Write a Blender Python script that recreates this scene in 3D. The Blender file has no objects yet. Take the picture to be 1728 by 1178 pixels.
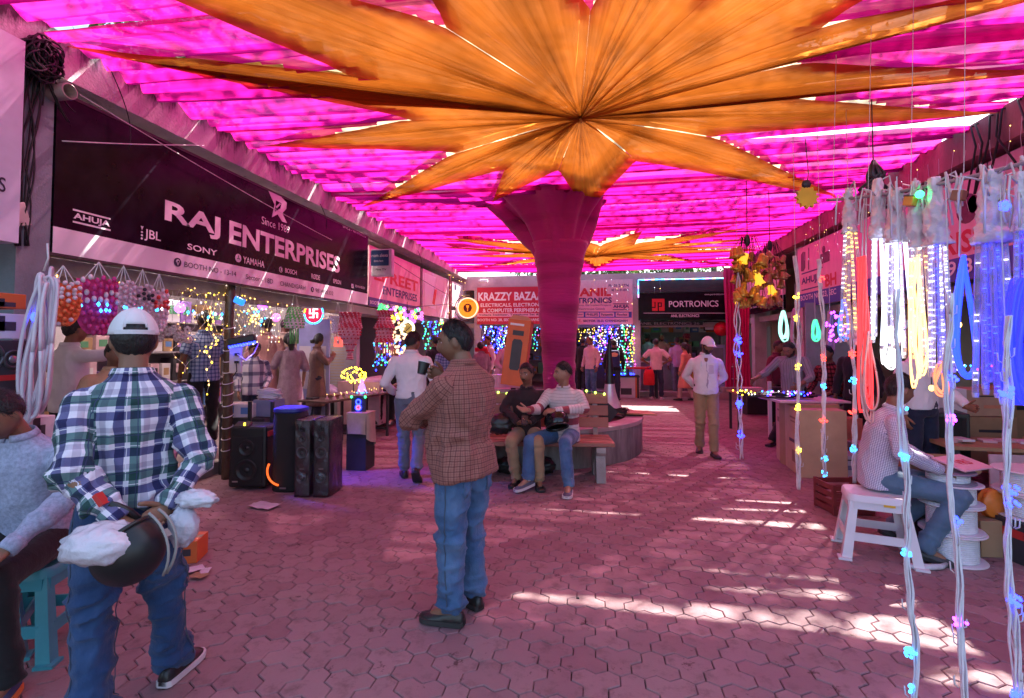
import bpy, bmesh, math, random
import numpy as np
from mathutils import Vector, Matrix, noise
random.seed(7)
SC = bpy.context.scene
COL = SC.collection
R = math.radians
# ---------------------------------------------------------------- camera, sky, sun, exposure
F_PX, CX, CY = 850.0, 864.0, 548.0
YAW, PITCH, EYE = R(9.22), R(2.04), 1.60
cd = bpy.data.cameras.new('camera'); cam = bpy.data.objects.new('camera', cd); COL.objects.link(cam)
cam.location = (0, 0, EYE); cam.rotation_euler = (R(90) + PITCH, 0, YAW)
cd.sensor_width = 36; cd.lens = F_PX / 1728 * 36
cd.shift_y = -(589 - CY) / 1728
cd.clip_start = 0.05; cd.clip_end = 500
SC.camera = cam
SUN_DIR = Vector((0.60, 0.796, 1.12)).normalized()
w = bpy.data.worlds.new('World'); SC.world = w; w.use_nodes = True
nt = w.node_tree
sky = nt.nodes.new('ShaderNodeTexSky'); sky.sky_type = 'NISHITA'; sky.sun_disc = False
sky.sun_elevation = math.asin(SUN_DIR.z); sky.sun_rotation = math.atan2(SUN_DIR.x, SUN_DIR.y)
sky.air_density = 1.0; sky.dust_density = 2.5; sky.ozone_density = 1.0
nt.links.new(sky.outputs[0], nt.nodes['Background'].inputs[0])
nt.nodes['Background'].inputs[1].default_value = 0.11
sl = bpy.data.lights.new('sun', 'SUN'); sl.energy = 5.0; sl.angle = R(0.5); sl.color = (1.0, 0.95, 0.87)
sun = bpy.data.objects.new('sun', sl); COL.objects.link(sun); sun.location = (6, 8, 14)
sun.rotation_mode = 'QUATERNION'; sun.rotation_quaternion = SUN_DIR.to_track_quat('Z', 'Y')
vs = SC.view_settings
SC.display_settings.display_device = 'sRGB'
vs.view_transform = 'Standard'; vs.look = 'None'; vs.gamma = 1; vs.use_curve_mapping = False
vs.exposure = 2.25
SC.cycles.use_denoising = True
SC.cycles.max_bounces = 10; SC.cycles.diffuse_bounces = 5; SC.cycles.transparent_max_bounces = 16
SC.cycles.transmission_bounces = 6; SC.cycles.glossy_bounces = 3
SC.cycles.sample_clamp_indirect = 6.0
SC.cycles.caustics_reflective = False; SC.cycles.caustics_refractive = False
# ---------------------------------------------------------------- where a photograph pixel's line of sight meets the place
_r = Vector((math.cos(YAW), math.sin(YAW), 0)); _fh = Vector((-math.sin(YAW), math.cos(YAW), 0)); _z = Vector((0, 0, 1))
_f = _fh * math.cos(PITCH) + _z * math.sin(PITCH); _u = -_fh * math.sin(PITCH) + _z * math.cos(PITCH)
CAMP = Vector((0, 0, EYE))
def ray(x, y): return _r * ((x - CX) / F_PX) + _u * ((CY - y) / F_PX) + _f
def at_h(x, y, h=0.0):
 d = ray(x, y); return CAMP + d * ((h - EYE) / d.z)
def at_X(x, y, X):
 d = ray(x, y); return CAMP + d * (X / d.x)
def at_Y(x, y, Y):
 d = ray(x, y); return CAMP + d * (Y / d.y)
def at_D(x, y, D):
 d = ray(x, y); return CAMP + d * (D / d.dot(_fh))
def project(p):
 v = Vector(p) - CAMP; k = v.dot(_f)
 return (CX + F_PX * v.dot(_r) / k, CY - F_PX * v.dot(_u) / k, k)
# ---------------------------------------------------------------- tagging and mesh helpers
MW = {}
def tag(o, label=None, cat=None, group=None, kind=None):
 if label: o['label'] = label
 if cat: o['category'] = cat
 if group: o['group'] = group
 if kind: o['kind'] = kind
 return o
def thing(name, label, cat, loc=(0, 0, 0), rz=0.0, group=None, kind=None):
 o = bpy.data.objects.new(name, None); COL.objects.link(o)
 o.empty_display_size = 0.2
 o.location = loc; o.rotation_euler = (0, 0, rz)
 MW[o.name] = Matrix.Translation(Vector(loc)) @ Matrix.Rotation(rz, 4, 'Z')
 return tag(o, label, cat, group, kind)
def link(name, me, parent=None, kind=None, label=None, loc=None):
 o = bpy.data.objects.new(name, me); COL.objects.link(o)
 if parent is not None: o.parent = parent
 if kind: o['kind'] = kind
 if label: o['label'] = label
 if loc is not None: o.location = loc
 return o
def dup(root, loc=None, rz=None, label=None, group=None, mats=None):
 """a copy of a thing with copies of its parts and sub-parts (mesh data shared)"""
 def rec(o, par):
  c = o.copy(); COL.objects.link(c)
  if par is not None: c.parent = par
  for ch in list(o.children): rec(ch, c)
  return c
 c = rec(root, None)
 if loc is not None: c.location = loc
 if rz is not None: c.rotation_euler = (0, 0, rz)
 if label: c['label'] = label
 if group: c['group'] = group
 MW[c.name] = Matrix.Translation(c.location) @ Matrix.Rotation(c.rotation_euler.z, 4, 'Z')
 return c
def frame(d, side=None):
 d = Vector(d).normalized()
 s = Vector(side) if side is not None else (Vector((0, 0, 1)) if abs(d.z) < 0.9 else Vector((1, 0, 0)))
 s = s - d * s.dot(d)
 if s.length < 1e-6: s = d.orthogonal()
 s.normalize(); return s, d.cross(s)
class MB:
 def __init__(s): s.v = []; s.f = []; s.m = []; s.cur = 0
 def add(s, vs, fs):
  b = len(s.v); s.v.extend([tuple(p) for p in vs])
  s.f.extend([tuple(b + i for i in q) for q in fs]); s.m.extend([s.cur] * len(fs)); return s
 def mat(s, i): s.cur = i; return s
 def box(s, c, d, rot=None, top=1.0):
  """box of size d centred on c, rotated by rot (z angle or Matrix), top face scaled by top"""
  x, y, z = d[0] / 2, d[1] / 2, d[2] / 2
  P = [Vector((i * x * (top if k > 0 else 1), j * y * (top if k > 0 else 1), k * z)) for k in (-1, 1) for i, j in ((-1, -1), (1, -1), (1, 1), (-1, 1))]
  if rot is not None:
   M = Matrix.Rotation(rot, 3, 'Z') if isinstance(rot, (int, float)) else rot
   P = [M @ p for p in P]
  c = Vector(c)
  return s.add([c + p for p in P], [(0, 3, 2, 1), (4, 5, 6, 7), (0, 1, 5, 4), (1, 2, 6, 5), (2, 3, 7, 6), (3, 0, 4, 7)])
 def span(s, a, b):
  return s.box([(a[i] + b[i]) / 2 for i in range(3)], [abs(b[i] - a[i]) for i in range(3)])
 def rings(s, rings, cap0=True, cap1=True, closed=True):
  n = len(rings[0]); vs = [p for r in rings for p in r]; fs = []
  for i in range(len(rings) - 1):
   for j in range(n if closed else n - 1):
    k = (j + 1) % n; fs.append((i * n + j, i * n + k, (i + 1) * n + k, (i + 1) * n + j))
  if closed and cap0: fs.append(tuple(range(n))[::-1])
  if closed and cap1: fs.append(tuple((len(rings) - 1) * n + j for j in range(n)))
  return s.add(vs, fs)
 def tube(s, pts, r, n=6, side=None, cap=True):
  pts = [Vector(p) for p in pts]; rs = r if hasattr(r, '__len__') else [r] * len(pts)
  out = []; pv = side
  for i, p in enumerate(pts):
   d = pts[min(i + 1, len(pts) - 1)] - pts[max(i - 1, 0)]
   if d.length < 1e-9: d = Vector((0, 0, 1))
   a, b = frame(d, pv); pv = a
   out.append([p + (a * math.cos(t) + b * math.sin(t)) * rs[i] for t in [2 * math.pi * k / n for k in range(n)]])
  return s.rings(out, cap, cap)
 def cyl(s, a, b, r0, r1=None, n=12): return s.tube([a, b], [r0, r0 if r1 is None else r1], n)
 def ell(s, c, d, n=10, m=6, rot=None):
  c = Vector(c); rs = []
  for i in range(1, m):
   th = math.pi * i / m
   rs.append([Vector((math.sin(th) * math.cos(2 * math.pi * k / n) * d[0], math.sin(th) * math.sin(2 * math.pi * k / n) * d[1], -math.cos(th) * d[2])) for k in range(n)])
  vs = [p for r in rs for p in r] + [Vector((0, 0, -d[2])), Vector((0, 0, d[2]))]
  fs = []
  for i in range(m - 2):
   for j in range(n):
    k = (j + 1) % n; fs.append((i * n + j, i * n + k, (i + 1) * n + k, (i + 1) * n + j))
  S, N = (m - 1) * n, (m - 1) * n + 1
  for j in range(n):
   k = (j + 1) % n; fs.append((S, k, j)); fs.append((N, (m - 2) * n + j, (m - 2) * n + k))
  if rot is not None: vs = [rot @ v for v in vs]
  return s.add([c + v for v in vs], fs)
 def lathe(s, prof, c=(0, 0, 0), n=20, cap=True, wob=None):
  c = Vector(c)
  return s.rings([[c + Vector((r * math.cos(2 * math.pi * k / n), r * math.sin(2 * math.pi * k / n), z)) * 1.0 for k in range(n)] for r, z in prof], cap, cap)
 def grid(s, fn, nu, nv):
  vs = [fn(i / nu, j / nv) for j in range(nv + 1) for i in range(nu + 1)]
  fs = [(j * (nu + 1) + i, j * (nu + 1) + i + 1, (j + 1) * (nu + 1) + i + 1, (j + 1) * (nu + 1) + i) for j in range(nv) for i in range(nu)]
  return s.add(vs, fs)
 def prism(s, poly, o, ex, ey, depth):
  """flat outline poly (u, v) laid out from o along ex, ey and given a depth along ex x ey"""
  o, ex, ey = Vector(o), Vector(ex), Vector(ey); nn = ex.cross(ey).normalized() * depth
  n = len(poly); A = [o + ex * u + ey * v for u, v in poly]
  return s.add(A + [a + nn for a in A], [tuple(range(n))[::-1], tuple(range(n, 2 * n))] + [(i, (i + 1) % n, n + (i + 1) % n, n + i) for i in range(n)])
 def mesh(s, name, mats, smooth=False, inv=None):
  me = bpy.data.meshes.new(name)
  vs = s.v if inv is None else [tuple(inv @ Vector(p)) for p in s.v]
  me.from_pydata(vs, [], s.f)
  for m in (mats if isinstance(mats, (list, tuple)) else [mats]): me.materials.append(m)
  if any(s.m): me.polygons.foreach_set('material_index', s.m)
  if smooth: me.polygons.foreach_set('use_smooth', [True] * len(s.f))
  me.update(); return me
 def build(s, name, mats, parent=None, smooth=False, world=False, kind=None, label=None, bevel=0, auto=None):
  inv = MW[parent.name].inverted() if (world and parent is not None and parent.name in MW) else None
  me = s.mesh(name, mats, smooth, inv)
  o = link(name, me, parent, kind, label)
  if bevel:
   b = o.modifiers.new('bevel', 'BEVEL'); b.width = bevel; b.segments = 2; b.limit_method = 'ANGLE'; b.angle_limit = R(40)
  if auto:
   bm = bmesh.new(); bm.from_mesh(me)
   for e in bm.edges:
    if len(e.link_faces) == 2 and e.calc_face_angle(0) > R(auto): e.smooth = False
   bm.to_mesh(me); bm.free()
  return o
def arc(c, r, a0, a1, n, ex=(1, 0, 0), ey=(0, 0, 1)):
 c, ex, ey = Vector(c), Vector(ex), Vector(ey)
 return [c + ex * (r * math.cos(a0 + (a1 - a0) * i / n)) + ey * (r * math.sin(a0 + (a1 - a0) * i / n)) for i in range(n + 1)]
def cat(a, b, n, sag=0.0):
 a, b = Vector(a), Vector(b)
 return [a.lerp(b, i / n) - Vector((0, 0, sag * 4 * (i / n) * (1 - i / n))) for i in range(n + 1)]
def rnd(a, b): return random.uniform(a, b)
# ---------------------------------------------------------------- materials
MATS = {}
class NT:
 def __init__(s, name):
  s.m = bpy.data.materials.new(name); s.m.use_nodes = True; s.t = s.m.node_tree; s.t.nodes.clear()
  s.out = s.n('OutputMaterial')
 def n(s, typ, **kw):
  nd = s.t.nodes.new('ShaderNode' + typ)
  for k, v in kw.items():
   if k.startswith('i_'): nd.inputs[k[2:].replace('_', ' ')].default_value = v
   elif k[0] == 'I' and k[1:].isdigit(): nd.inputs[int(k[1:])].default_value = v
   else: setattr(nd, k, v)
  return nd
 def l(s, a, b): s.t.links.new(a, b)
 def math(s, op, a, b=None, clamp=False):
  nd = s.n('Math', operation=op); nd.use_clamp = clamp
  for i, x in enumerate((a, b)):
   if x is None: continue
   if isinstance(x, (int, float)): nd.inputs[i].default_value = x
   else: s.l(x, nd.inputs[i])
  return nd.outputs[0]
 def mix(s, fac, a, b, blend='MIX'):
  nd = s.n('Mix', data_type='RGBA', blend_type=blend)
  for i, x in ((0, fac), (6, a), (7, b)):
   if isinstance(x, (int, float)): nd.inputs[i].default_value = x
   elif isinstance(x, (tuple, list)): nd.inputs[i].default_value = (x[0], x[1], x[2], 1)
   else: s.l(x, nd.inputs[i])
  return nd.outputs[2]
 def coord(s, kind='Object', scale=None, rot=None):
  c = s.n('TexCoord').outputs[kind]
  if scale is None and rot is None: return c
  mp = s.n('Mapping')
  if scale is not None: mp.inputs['Scale'].default_value = scale
  if rot is not None: mp.inputs['Rotation'].default_value = rot
  s.l(c, mp.inputs[0]); return mp.outputs[0]
 def noise(s, vec, scale, detail=3, rough=0.55, dist=0.0):
  nd = s.n('TexNoise'); nd.inputs['Scale'].default_value = scale; nd.inputs['Detail'].default_value = detail
  nd.inputs['Roughness'].default_value = rough; nd.inputs['Distortion'].default_value = dist
  s.l(vec, nd.inputs['Vector']); return nd.outputs[0]
 def ramp(s, fac, stops):
  nd = s.n('ValToRGB'); e = nd.color_ramp.elements
  while len(e) < len(stops): e.new(0.5)
  for i, (p, c) in enumerate(stops):
   e[i].position = p; e[i].color = (c, c, c, 1) if isinstance(c, (int, float)) else (c[0], c[1], c[2], 1)
  s.l(fac, nd.inputs[0]); return nd.outputs[0]
 def bump(s, h, strength, dist=0.01):
  nd = s.n('Bump'); nd.inputs['Strength'].default_value = strength; nd.inputs['Distance'].default_value = dist
  s.l(h, nd.inputs['Height']); return nd.outputs[0]
 def bsdf(s, col, rough=0.6, metal=0, spec=0.5, normal=None, **kw):
  b = s.n('BsdfPrincipled')
  for k, x in (('Base Color', col), ('Roughness', rough), ('Metallic', metal)):
   if isinstance(x, (int, float)): b.inputs[k].default_value = x
   elif isinstance(x, (tuple, list)): b.inputs[k].default_value = (x[0], x[1], x[2], 1)
   else: s.l(x, b.inputs[k])
  b.inputs['Specular IOR Level'].default_value = spec
  for k, x in kw.items(): b.inputs[k.replace('_', ' ')].default_value = x
  if normal is not None: s.l(normal, b.inputs['Normal'])
  s.l(b.outputs[0], s.out.inputs[0]); return b
def mat(name, col, rough=0.6, metal=0.0, spec=0.5, var=0.15, vs=6.0, bump=0.0, bs=60.0, dirt=0.0, stretch=None, **kw):
 """plain procedural surface: colour broken up by noise, fine relief, some dirt"""
 if name in MATS: return MATS[name]
 t = NT(name); co = t.coord('Object', stretch)
 c = col
 if var:
  f = t.noise(co, vs, 4)
  a = tuple(max(0, x * (1 - var)) for x in col); b = tuple(min(1, x * (1 + var)) for x in col)
  c = t.mix(t.ramp(f, [(0.3, 0.0), (0.7, 1.0)]), a, b)
 if dirt:
  d = t.ramp(t.noise(co, vs * 0.5, 6, 0.7), [(0.48, 0.0), (0.7, dirt)])
  c = t.mix(d, c, (0.05, 0.04, 0.035))
 nrm = None
 if bump: nrm = t.bump(t.noise(co, bs, 3), bump, 0.01)
 t.bsdf(c, rough, metal, spec, nrm, **kw)
 MATS[name] = t.m; return t.m
def glow(name, col, s, body=None):
 """something that gives off light: an LED, a lit tube, a lit panel"""
 if name in MATS: return MATS[name]
 t = NT(name); b = t.bsdf(body or tuple(min(1, 0.04 + x * 0.5) for x in col), 0.35)
 b.inputs['Emission Color'].default_value = (*col, 1); b.inputs['Emission Strength'].default_value = s
 MATS[name] = t.m; return t.m
# ---------------------------------------------------------------- lettering
TXT = {}
def text_mesh(s, bold=0.0, ext=0.0015, shear=0.0):
 k = (s, bold, shear)
 if k in TXT: return TXT[k]
 cu = bpy.data.curves.new('lettering', 'FONT'); cu.body = s; cu.size = 1; cu.offset = bold; cu.shear = shear; cu.resolution_u = 3
 cu.align_x = 'LEFT'
 o = bpy.data.objects.new('lettering', cu); COL.objects.link(o)
 bpy.context.view_layer.update()
 me = bpy.data.meshes.new_from_object(o.evaluated_get(bpy.context.evaluated_depsgraph_get()))
 bpy.data.objects.remove(o); bpy.data.curves.remove(cu)
 co = np.empty(len(me.vertices) * 3); me.vertices.foreach_get('co', co); co = co.reshape(-1, 3)
 bb = (co[:, 0].min(), co[:, 0].max(), co[:, 1].min(), co[:, 1].max()) if len(co) else (0, 1, 0, 1)
 TXT[k] = (me, co, bb, [tuple(p.vertices) for p in me.polygons]); return TXT[k]
class Panel:
 """an upright flat board: o = lower-left corner, ex = reading direction, up = z"""
 def __init__(s, root, o, ex):
  s.root = root; s.o = Vector(o); s.ex = Vector(ex).normalized(); s.ey = Vector((0, 0, 1)); s.n = s.ex.cross(s.ey); s.lay = 0.004
 def uv(s, x, y):
  d = ray(x, y); t = (s.o - CAMP).dot(s.n) / d.dot(s.n); p = CAMP + d * t - s.o
  return p.dot(s.ex), p.dot(s.ey)
 def P(s, u, v, k=0.0): return s.o + s.ex * u + s.ey * v + s.n * k
 def slab(s, u0, v0, u1, v1, m, name, depth=0.06, front=0.0, **kw):
  mb = MB().prism([(u0, v0), (u1, v0), (u1, v1), (u0, v1)], s.P(0, 0, front - depth), s.ex, s.ey, depth)
  return mb.build(name, m, s.root, world=True, **kw)
 def poly(s, pts, m, name='emblem', k=1, depth=0.003):
  mb = MB()
  for pl in (pts if isinstance(pts[0][0], (tuple, list)) else [pts]): mb.prism(pl, s.P(0, 0, s.lay * k - depth), s.ex, s.ey, depth)
  return mb.build(name, m, s.root, world=True)
 def text(s, t, u0, v0, u1, h, m, bold=0.0, k=1, name='lettering', shear=0.0, desc=False):
  """lettering whose ink runs from u0 to u1 and is h tall from v0"""
  me, co, bb, fs = text_mesh(t, bold, shear=shear)
  sx = (u1 - u0) / (bb[1] - bb[0]); hh = bb[3] - bb[2]; sy = h / hh
  mb = MB(); d = 0.003
  vs = [s.P(u0 + (p[0] - bb[0]) * sx, v0 + (p[1] - bb[2]) * sy, s.lay * k) for p in co]
  mb.add(vs, fs); return mb.build(name, m, s.root, world=True)
 def text_px(s, t, a, b, hpx, m, **kw):
  """the same from pixel positions of the ink's lower-left and lower-right corners; hpx its height at the left"""
  u0, v0 = s.uv(*a); u1, v1 = s.uv(*b); _, vt = s.uv(a[0], a[1] - hpx)
  return s.text(t, u0, (v0 + v1) / 2, u1, vt - v0, m, **kw)
# ================================================================ the setting
# ---------------------------------------------------------------- pavement of three-lobed pavers
def paver_mat():
 t = NT('paver'); co = t.coord('Object'); geo = t.n('NewGeometry'); oi = t.n('ObjectInfo')
 pos = geo.outputs['Position']
 rnd_ = t.math('FRACT', t.math('ADD', geo.outputs['Random Per Island'], oi.outputs['Random']))
 n1 = t.noise(pos, 1.1, 4, 0.6); n2 = t.noise(pos, 9, 6, 0.7); n3 = t.noise(pos, 140, 2)
 c = t.mix(rnd_, (0.240, 0.118, 0.138), (0.335, 0.195, 0.210))
 c = t.mix(t.ramp(n1, [(0.35, 0), (0.7, 0.7)]), c, (0.29, 0.195, 0.19))
 c = t.mix(t.ramp(n2, [(0.52, 0), (0.74, 0.75)]), c, (0.135, 0.075, 0.075))
 st = t.ramp(t.noise(pos, 5.3, 5, 0.75), [(0.62, 0), (0.67, 0.85)])
 c = t.mix(st, c, (0.085, 0.04, 0.04))
 b = t.bump(t.math('ADD', n3, t.math('MULTIPLY', n2, 2.0)), 0.35, 0.004)
 t.bsdf(c, t.ramp(n2, [(0.3, 0.55), (0.7, 0.8)]), 0, 0.35, b); return t.m
M_PAVER = paver_mat()
M_SAND = mat('joint sand', (0.055, 0.035, 0.035), 0.95, var=0.4, vs=20, bump=0.5, bs=90)
MB().span((-9, -6, -0.30), (9, 60, -0.016)).build('pavement', M_SAND, kind='structure')
pavement = bpy.data.objects['pavement']
HP = 0.1150; HR = HP / math.sqrt(3)
def hexc(q, r): return (HP * (q + r / 2), 1.5 * HR * r)
def trihex(cells):
 edges = {}
 for q, r in cells:
  cx_, cy_ = hexc(q, r)
  ps = [(round(cx_ + HR * math.cos(R(60 * k + 30)), 5), round(cy_ + HR * math.sin(R(60 * k + 30)), 5)) for k in range(6)]
  for a, b in zip(ps, ps[1:] + ps[:1]):
   key = lambda p: (round(p[0] * 1000), round(p[1] * 1000))
   edges[(key(a), key(b))] = (a, b)
 out = {k[0]: (k[1], v[0]) for k, v in edges.items() if (k[1], k[0]) not in edges}
 st = next(iter(out)); loop = []; k = st
 while True:
  nx, p = out[k]; loop.append(p); k = nx
  if k == st: break
 return loop
def inset(poly, d):
 n = len(poly); res = []
 for i in range(n):
  p0, p1, p2 = (Vector(poly[i - 1]), Vector(poly[i]), Vector(poly[(i + 1) % n]))
  d1 = (p1 - p0).normalized(); d2 = (p2 - p1).normalized()
  n1 = Vector((-d1.y, d1.x)); n2 = Vector((-d2.y, d2.x)); b = (n1 + n2)
  res.append(tuple(p1 + b * (d / max(0.5, 1 + n1.dot(n2)))))
 return res
def paver_shape(cells):
 lp = trihex(cells); c = Vector((sum(p[0] for p in lp) / len(lp), sum(p[1] for p in lp) / len(lp)))
 a = inset(lp, 0.0020); b = inset(lp, 0.0058); n = len(lp)
 vs = [(p[0] - c.x, p[1] - c.y, -0.014) for p in a] + [(p[0] - c.x, p[1] - c.y, -0.0045) for p in a] + [(p[0] - c.x, p[1] - c.y, 0.0) for p in b]
 fs = [(k * n + i, k * n + (i + 1) % n, (k + 1) * n + (i + 1) % n, (k + 1) * n + i) for k in (0, 1) for i in range(n)]
 fs.append(tuple(range(2 * n, 3 * n))); return c, vs, fs
SH = [paver_shape([(0, 0), (1, 0), (0, 1)]), paver_shape([(2, 0), (1, 1), (2, 1)])]
pv_me = []
for k in range(2):
 mb = MB().add(SH[k][1], SH[k][2]); pv_me.append(mb.mesh('paver', M_PAVER))
strip_h = 3 * HR
spots = []
rr = random.Random(3)
for j in range(0, 84):
 oy = 1.0 + j * strip_h; shift = (j * HP * 1.0) % (3 * HP)
 for i in range(-16, 16):
  for k in range(2):
   x = i * 3 * HP + shift + SH[k][0].x; y = oy + SH[k][0].y
   if -4.95 < x < 4.55 and y < 15.6: spots.append((x, y, k))
seen, rest = [], []
for s in spots:
 px, py, dp = project((s[0], s[1], 0)) if s[1] > 0.3 else (0, 0, -1)
 (seen if dp > 0.3 and -25 < px < 1753 and py < 1205 else rest).append(s)
seen.sort(key=lambda s: (Vector((s[0], s[1], 0)) - CAMP).length)
rest += seen[300:]; seen = seen[:300]
for x, y, k in seen:
 o = link('paver', pv_me[k], pavement); o.location = (x, y, rr.uniform(-0.002, 0.001))
 o.rotation_euler = (rr.uniform(-.008, .008), rr.uniform(-.008, .008), rr.uniform(-.012, .012))
mb = MB()
for x, y, k in rest:
 dz = rr.uniform(-0.002, 0.001); a = rr.uniform(-.007, .007); b = rr.uniform(-.007, .007)
 mb.add([(x + p[0], y + p[1], p[2] + dz + a * p[0] + b * p[1]) for p in SH[k][1]], SH[k][2])
mb.build('paver', M_PAVER, pavement, kind='stuff')
# ---------------------------------------------------------------- the rows of booths
M_PLAST = mat('weathered plaster', (0.50, 0.44, 0.46), 0.85, var=0.18, vs=5, bump=0.5, bs=45, dirt=0.55)
M_PARA = mat('stained parapet', (0.56, 0.46, 0.50), 0.85, var=0.3, vs=6, bump=0.8, bs=50, dirt=0.92, stretch=(1, 1, 0.3))
M_GREYP = mat('grey painted pillar', (0.20, 0.24, 0.28), 0.7, var=0.25, vs=4, bump=0.3, dirt=0.5)
M_SOFF = mat('soffit plaster', (0.42, 0.38, 0.36), 0.85, var=0.2, vs=5, bump=0.3, dirt=0.4)
M_INT = mat('booth inner wall', (0.30, 0.27, 0.30), 0.8, var=0.15, vs=3, dirt=0.3)
M_INTG = mat('booth olive wall', (0.44, 0.43, 0.30), 0.8, var=0.12, vs=3, dirt=0.25)
M_FLOOR = mat('booth floor', (0.20, 0.15, 0.15), 0.7, var=0.25, vs=4)
M_DARK = mat('dark trim', (0.03, 0.03, 0.035), 0.6, var=0.2)
M_STEP = mat('pink stone step', (0.40, 0.28, 0.27), 0.75, var=0.2, vs=5, bump=0.3, dirt=0.4)
M_CAB = mat('black cable', (0.015, 0.015, 0.017), 0.55, var=0.1)
XL, XR, YB = -4.2, 4.26, 15.9
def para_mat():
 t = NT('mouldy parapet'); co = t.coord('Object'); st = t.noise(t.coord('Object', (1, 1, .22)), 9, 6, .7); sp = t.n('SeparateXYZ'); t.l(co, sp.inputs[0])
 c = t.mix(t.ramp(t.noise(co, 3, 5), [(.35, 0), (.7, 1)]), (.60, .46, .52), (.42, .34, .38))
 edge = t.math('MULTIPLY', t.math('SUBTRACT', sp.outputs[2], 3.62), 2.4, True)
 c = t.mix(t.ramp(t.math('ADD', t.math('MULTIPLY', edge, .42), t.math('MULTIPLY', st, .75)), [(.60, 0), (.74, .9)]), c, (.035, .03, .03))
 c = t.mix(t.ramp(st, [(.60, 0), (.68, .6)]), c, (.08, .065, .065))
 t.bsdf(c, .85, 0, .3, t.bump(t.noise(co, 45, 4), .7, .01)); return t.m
lb = thing('shop_building', 'long single-storey row of booths with stained plaster parapet along the left of the court', 'building', (XL, 8, 0))
MB().span((-7.6, -2, 0), (-7.45, YB + 2, 4.0)).build('rear_wall', M_INT, lb, world=True)
MB().span((-7.6, -2, 3.62), (-4.32, YB + 0.3, 3.74)).build('roof_slab', M_SOFF, lb, world=True)
mb = MB().grid(lambda u, v: (-4.06 + 0.012 * noise.noise((u * 40, v * 3, 0)), 1.5 + u * 14.6, 3.655 + 0.345 * v + (0.014 * noise.noise((u * 60, 5, 1)) if v in (0, 1) else 0)), 140, 3)
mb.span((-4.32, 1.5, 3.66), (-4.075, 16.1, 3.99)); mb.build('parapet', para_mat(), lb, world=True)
MB().span((-7.45, -2, 0), (-4.55, YB, 0.14)).build('shop_floor', M_FLOOR, lb, world=True)
MB().span((-4.95, 1.5, 2.16), (-4.40, YB, 2.30)).build('lintel', M_SOFF, lb, world=True)
pil = MB().span((-4.62, 3.02, 0), (-4.15, 3.25, 3.66)).build('pillar', M_GREYP, lb, world=True)
for y in (9.35, 12.1, 14.9):
 MB().span((-7.45, y - 0.07, 0.0), (-4.6, y + 0.07, 3.6)).build('dividing_wall', M_INT, lb, world=True)
MB().span((-7.45, 2.9, 0.0), (-4.70, 3.0, 3.6)).build('dividing_wall', M_INT, lb, world=True)
MB().span((-4.6, 9.4, 0), (-4.3, YB, 0.16)).build('step', M_STEP, lb, world=True)
pp = thing('drain_pipe', 'short pale drain pipe jutting out under the parapet at the left', 'pipe', tuple(at_X(90, 152, -4.3)))
p0 = at_X(118, 154, -3.98)
mb = MB(); rr_ = 0.062
n = 16
def ringx(x, r): return [p0 + Vector((x, r * math.cos(2 * math.pi * k / n), r * math.sin(2 * math.pi * k / n))) for k in range(n)]
mb.rings([ringx(-0.6, rr_), ringx(0.0, rr_), ringx(0.004, rr_ * 0.86), ringx(-0.5, rr_ * 0.86)], True, True)
mb.build('pipe_body', mat('old pipe', (0.42, 0.36, 0.34), 0.7, var=0.3, dirt=0.5), pp, smooth=True, world=True, auto=40)
jb = thing('junction_box', 'off-white electric junction box hanging in a tangle of black cables by the grey pillar', 'junction box', tuple(at_X(28, 362, -4.15)))
MB().box((0, 0, 0), (0.06, 0.12, 0.17), Matrix.Rotation(R(18), 3, 'X')).build('box_body', mat('ivory plastic', (0.6, 0.56, 0.5), 0.5, var=0.1), jb, bevel=0.008)
MB().box((0.034, 0.0, -0.01), (0.006, 0.07, 0.1), Matrix.Rotation(R(18), 3, 'X')).build('cover', mat('ivory plastic', (0.6, 0.56, 0.5)), jb)
mb = MB(); rc = random.Random(5)
for k in range(9):
 pts = [];
 for i in range(15):
  v = i / 14; x = 38 + 12 * math.sin(v * 4.2 + k * 1.9) + 5 * math.sin(v * 9 + k * .7) + (26 * (1 - v) ** 2); y = 105 + v * 310
  pts.append(at_X(x, y, -4.13 + 0.01 * math.sin(k + 6 * v)))
 mb.tube(pts, 0.006, 5)
for k in range(5):
 a = at_X(60 + 6 * k, 70 + 10 * k, -4.03); b = at_X(70 + rc.uniform(0, 60), 150 + rc.uniform(0, 60), -4.1)
 mb.tube(cat(a, b, 8, 0.06), 0.006, 5)
tag(mb.build('cable_bundle', M_CAB, smooth=True), 'tangle of black cables running down the wall at the far left', 'cables')
mb = MB()
cc_ = at_X(72, 96, -4.03)
for k in range(26):
 rx_, rz_, ph_ = rc.uniform(.05, .12), rc.uniform(.06, .15), rc.uniform(-.6, .6); o_ = Vector((rc.uniform(-.03, .03), rc.uniform(-.05, .05), rc.uniform(-.05, .05)))
 mb.tube([cc_ + o_ + Vector((.03 * math.sin(2 * t + k), rx_ * math.cos(t + ph_), rz_ * math.sin(t))) for t in np.linspace(0, 5.4 + rc.random(), 16)], .008, 5)
tag(mb.build('cable_coil', M_CAB, smooth=True), 'dark bunched coil of cable at the top of the grey pillar', 'cables')
rb = thing('shop_building', 'long row of booths with red-draped parapet along the right of the court', 'building', (XR, 8, 0))
MB().span((7.5, -2, 0), (7.65, YB + 2, 4.0)).build('rear_wall', M_INTG, rb, world=True)
MB().span((4.38, -2, 3.62), (7.6, YB + 0.3, 3.74)).build('roof_slab', M_SOFF, rb, world=True)
M_RPAR = mat('red stained parapet', (0.40, 0.13, 0.16), 0.85, var=0.4, vs=5, bump=0.6, bs=50, dirt=0.8, stretch=(1, 1, 0.35))
MB().span((4.10, 0.5, 3.62), (4.36, 16.1, 3.99)).build('parapet', M_RPAR, rb, world=True)
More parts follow.
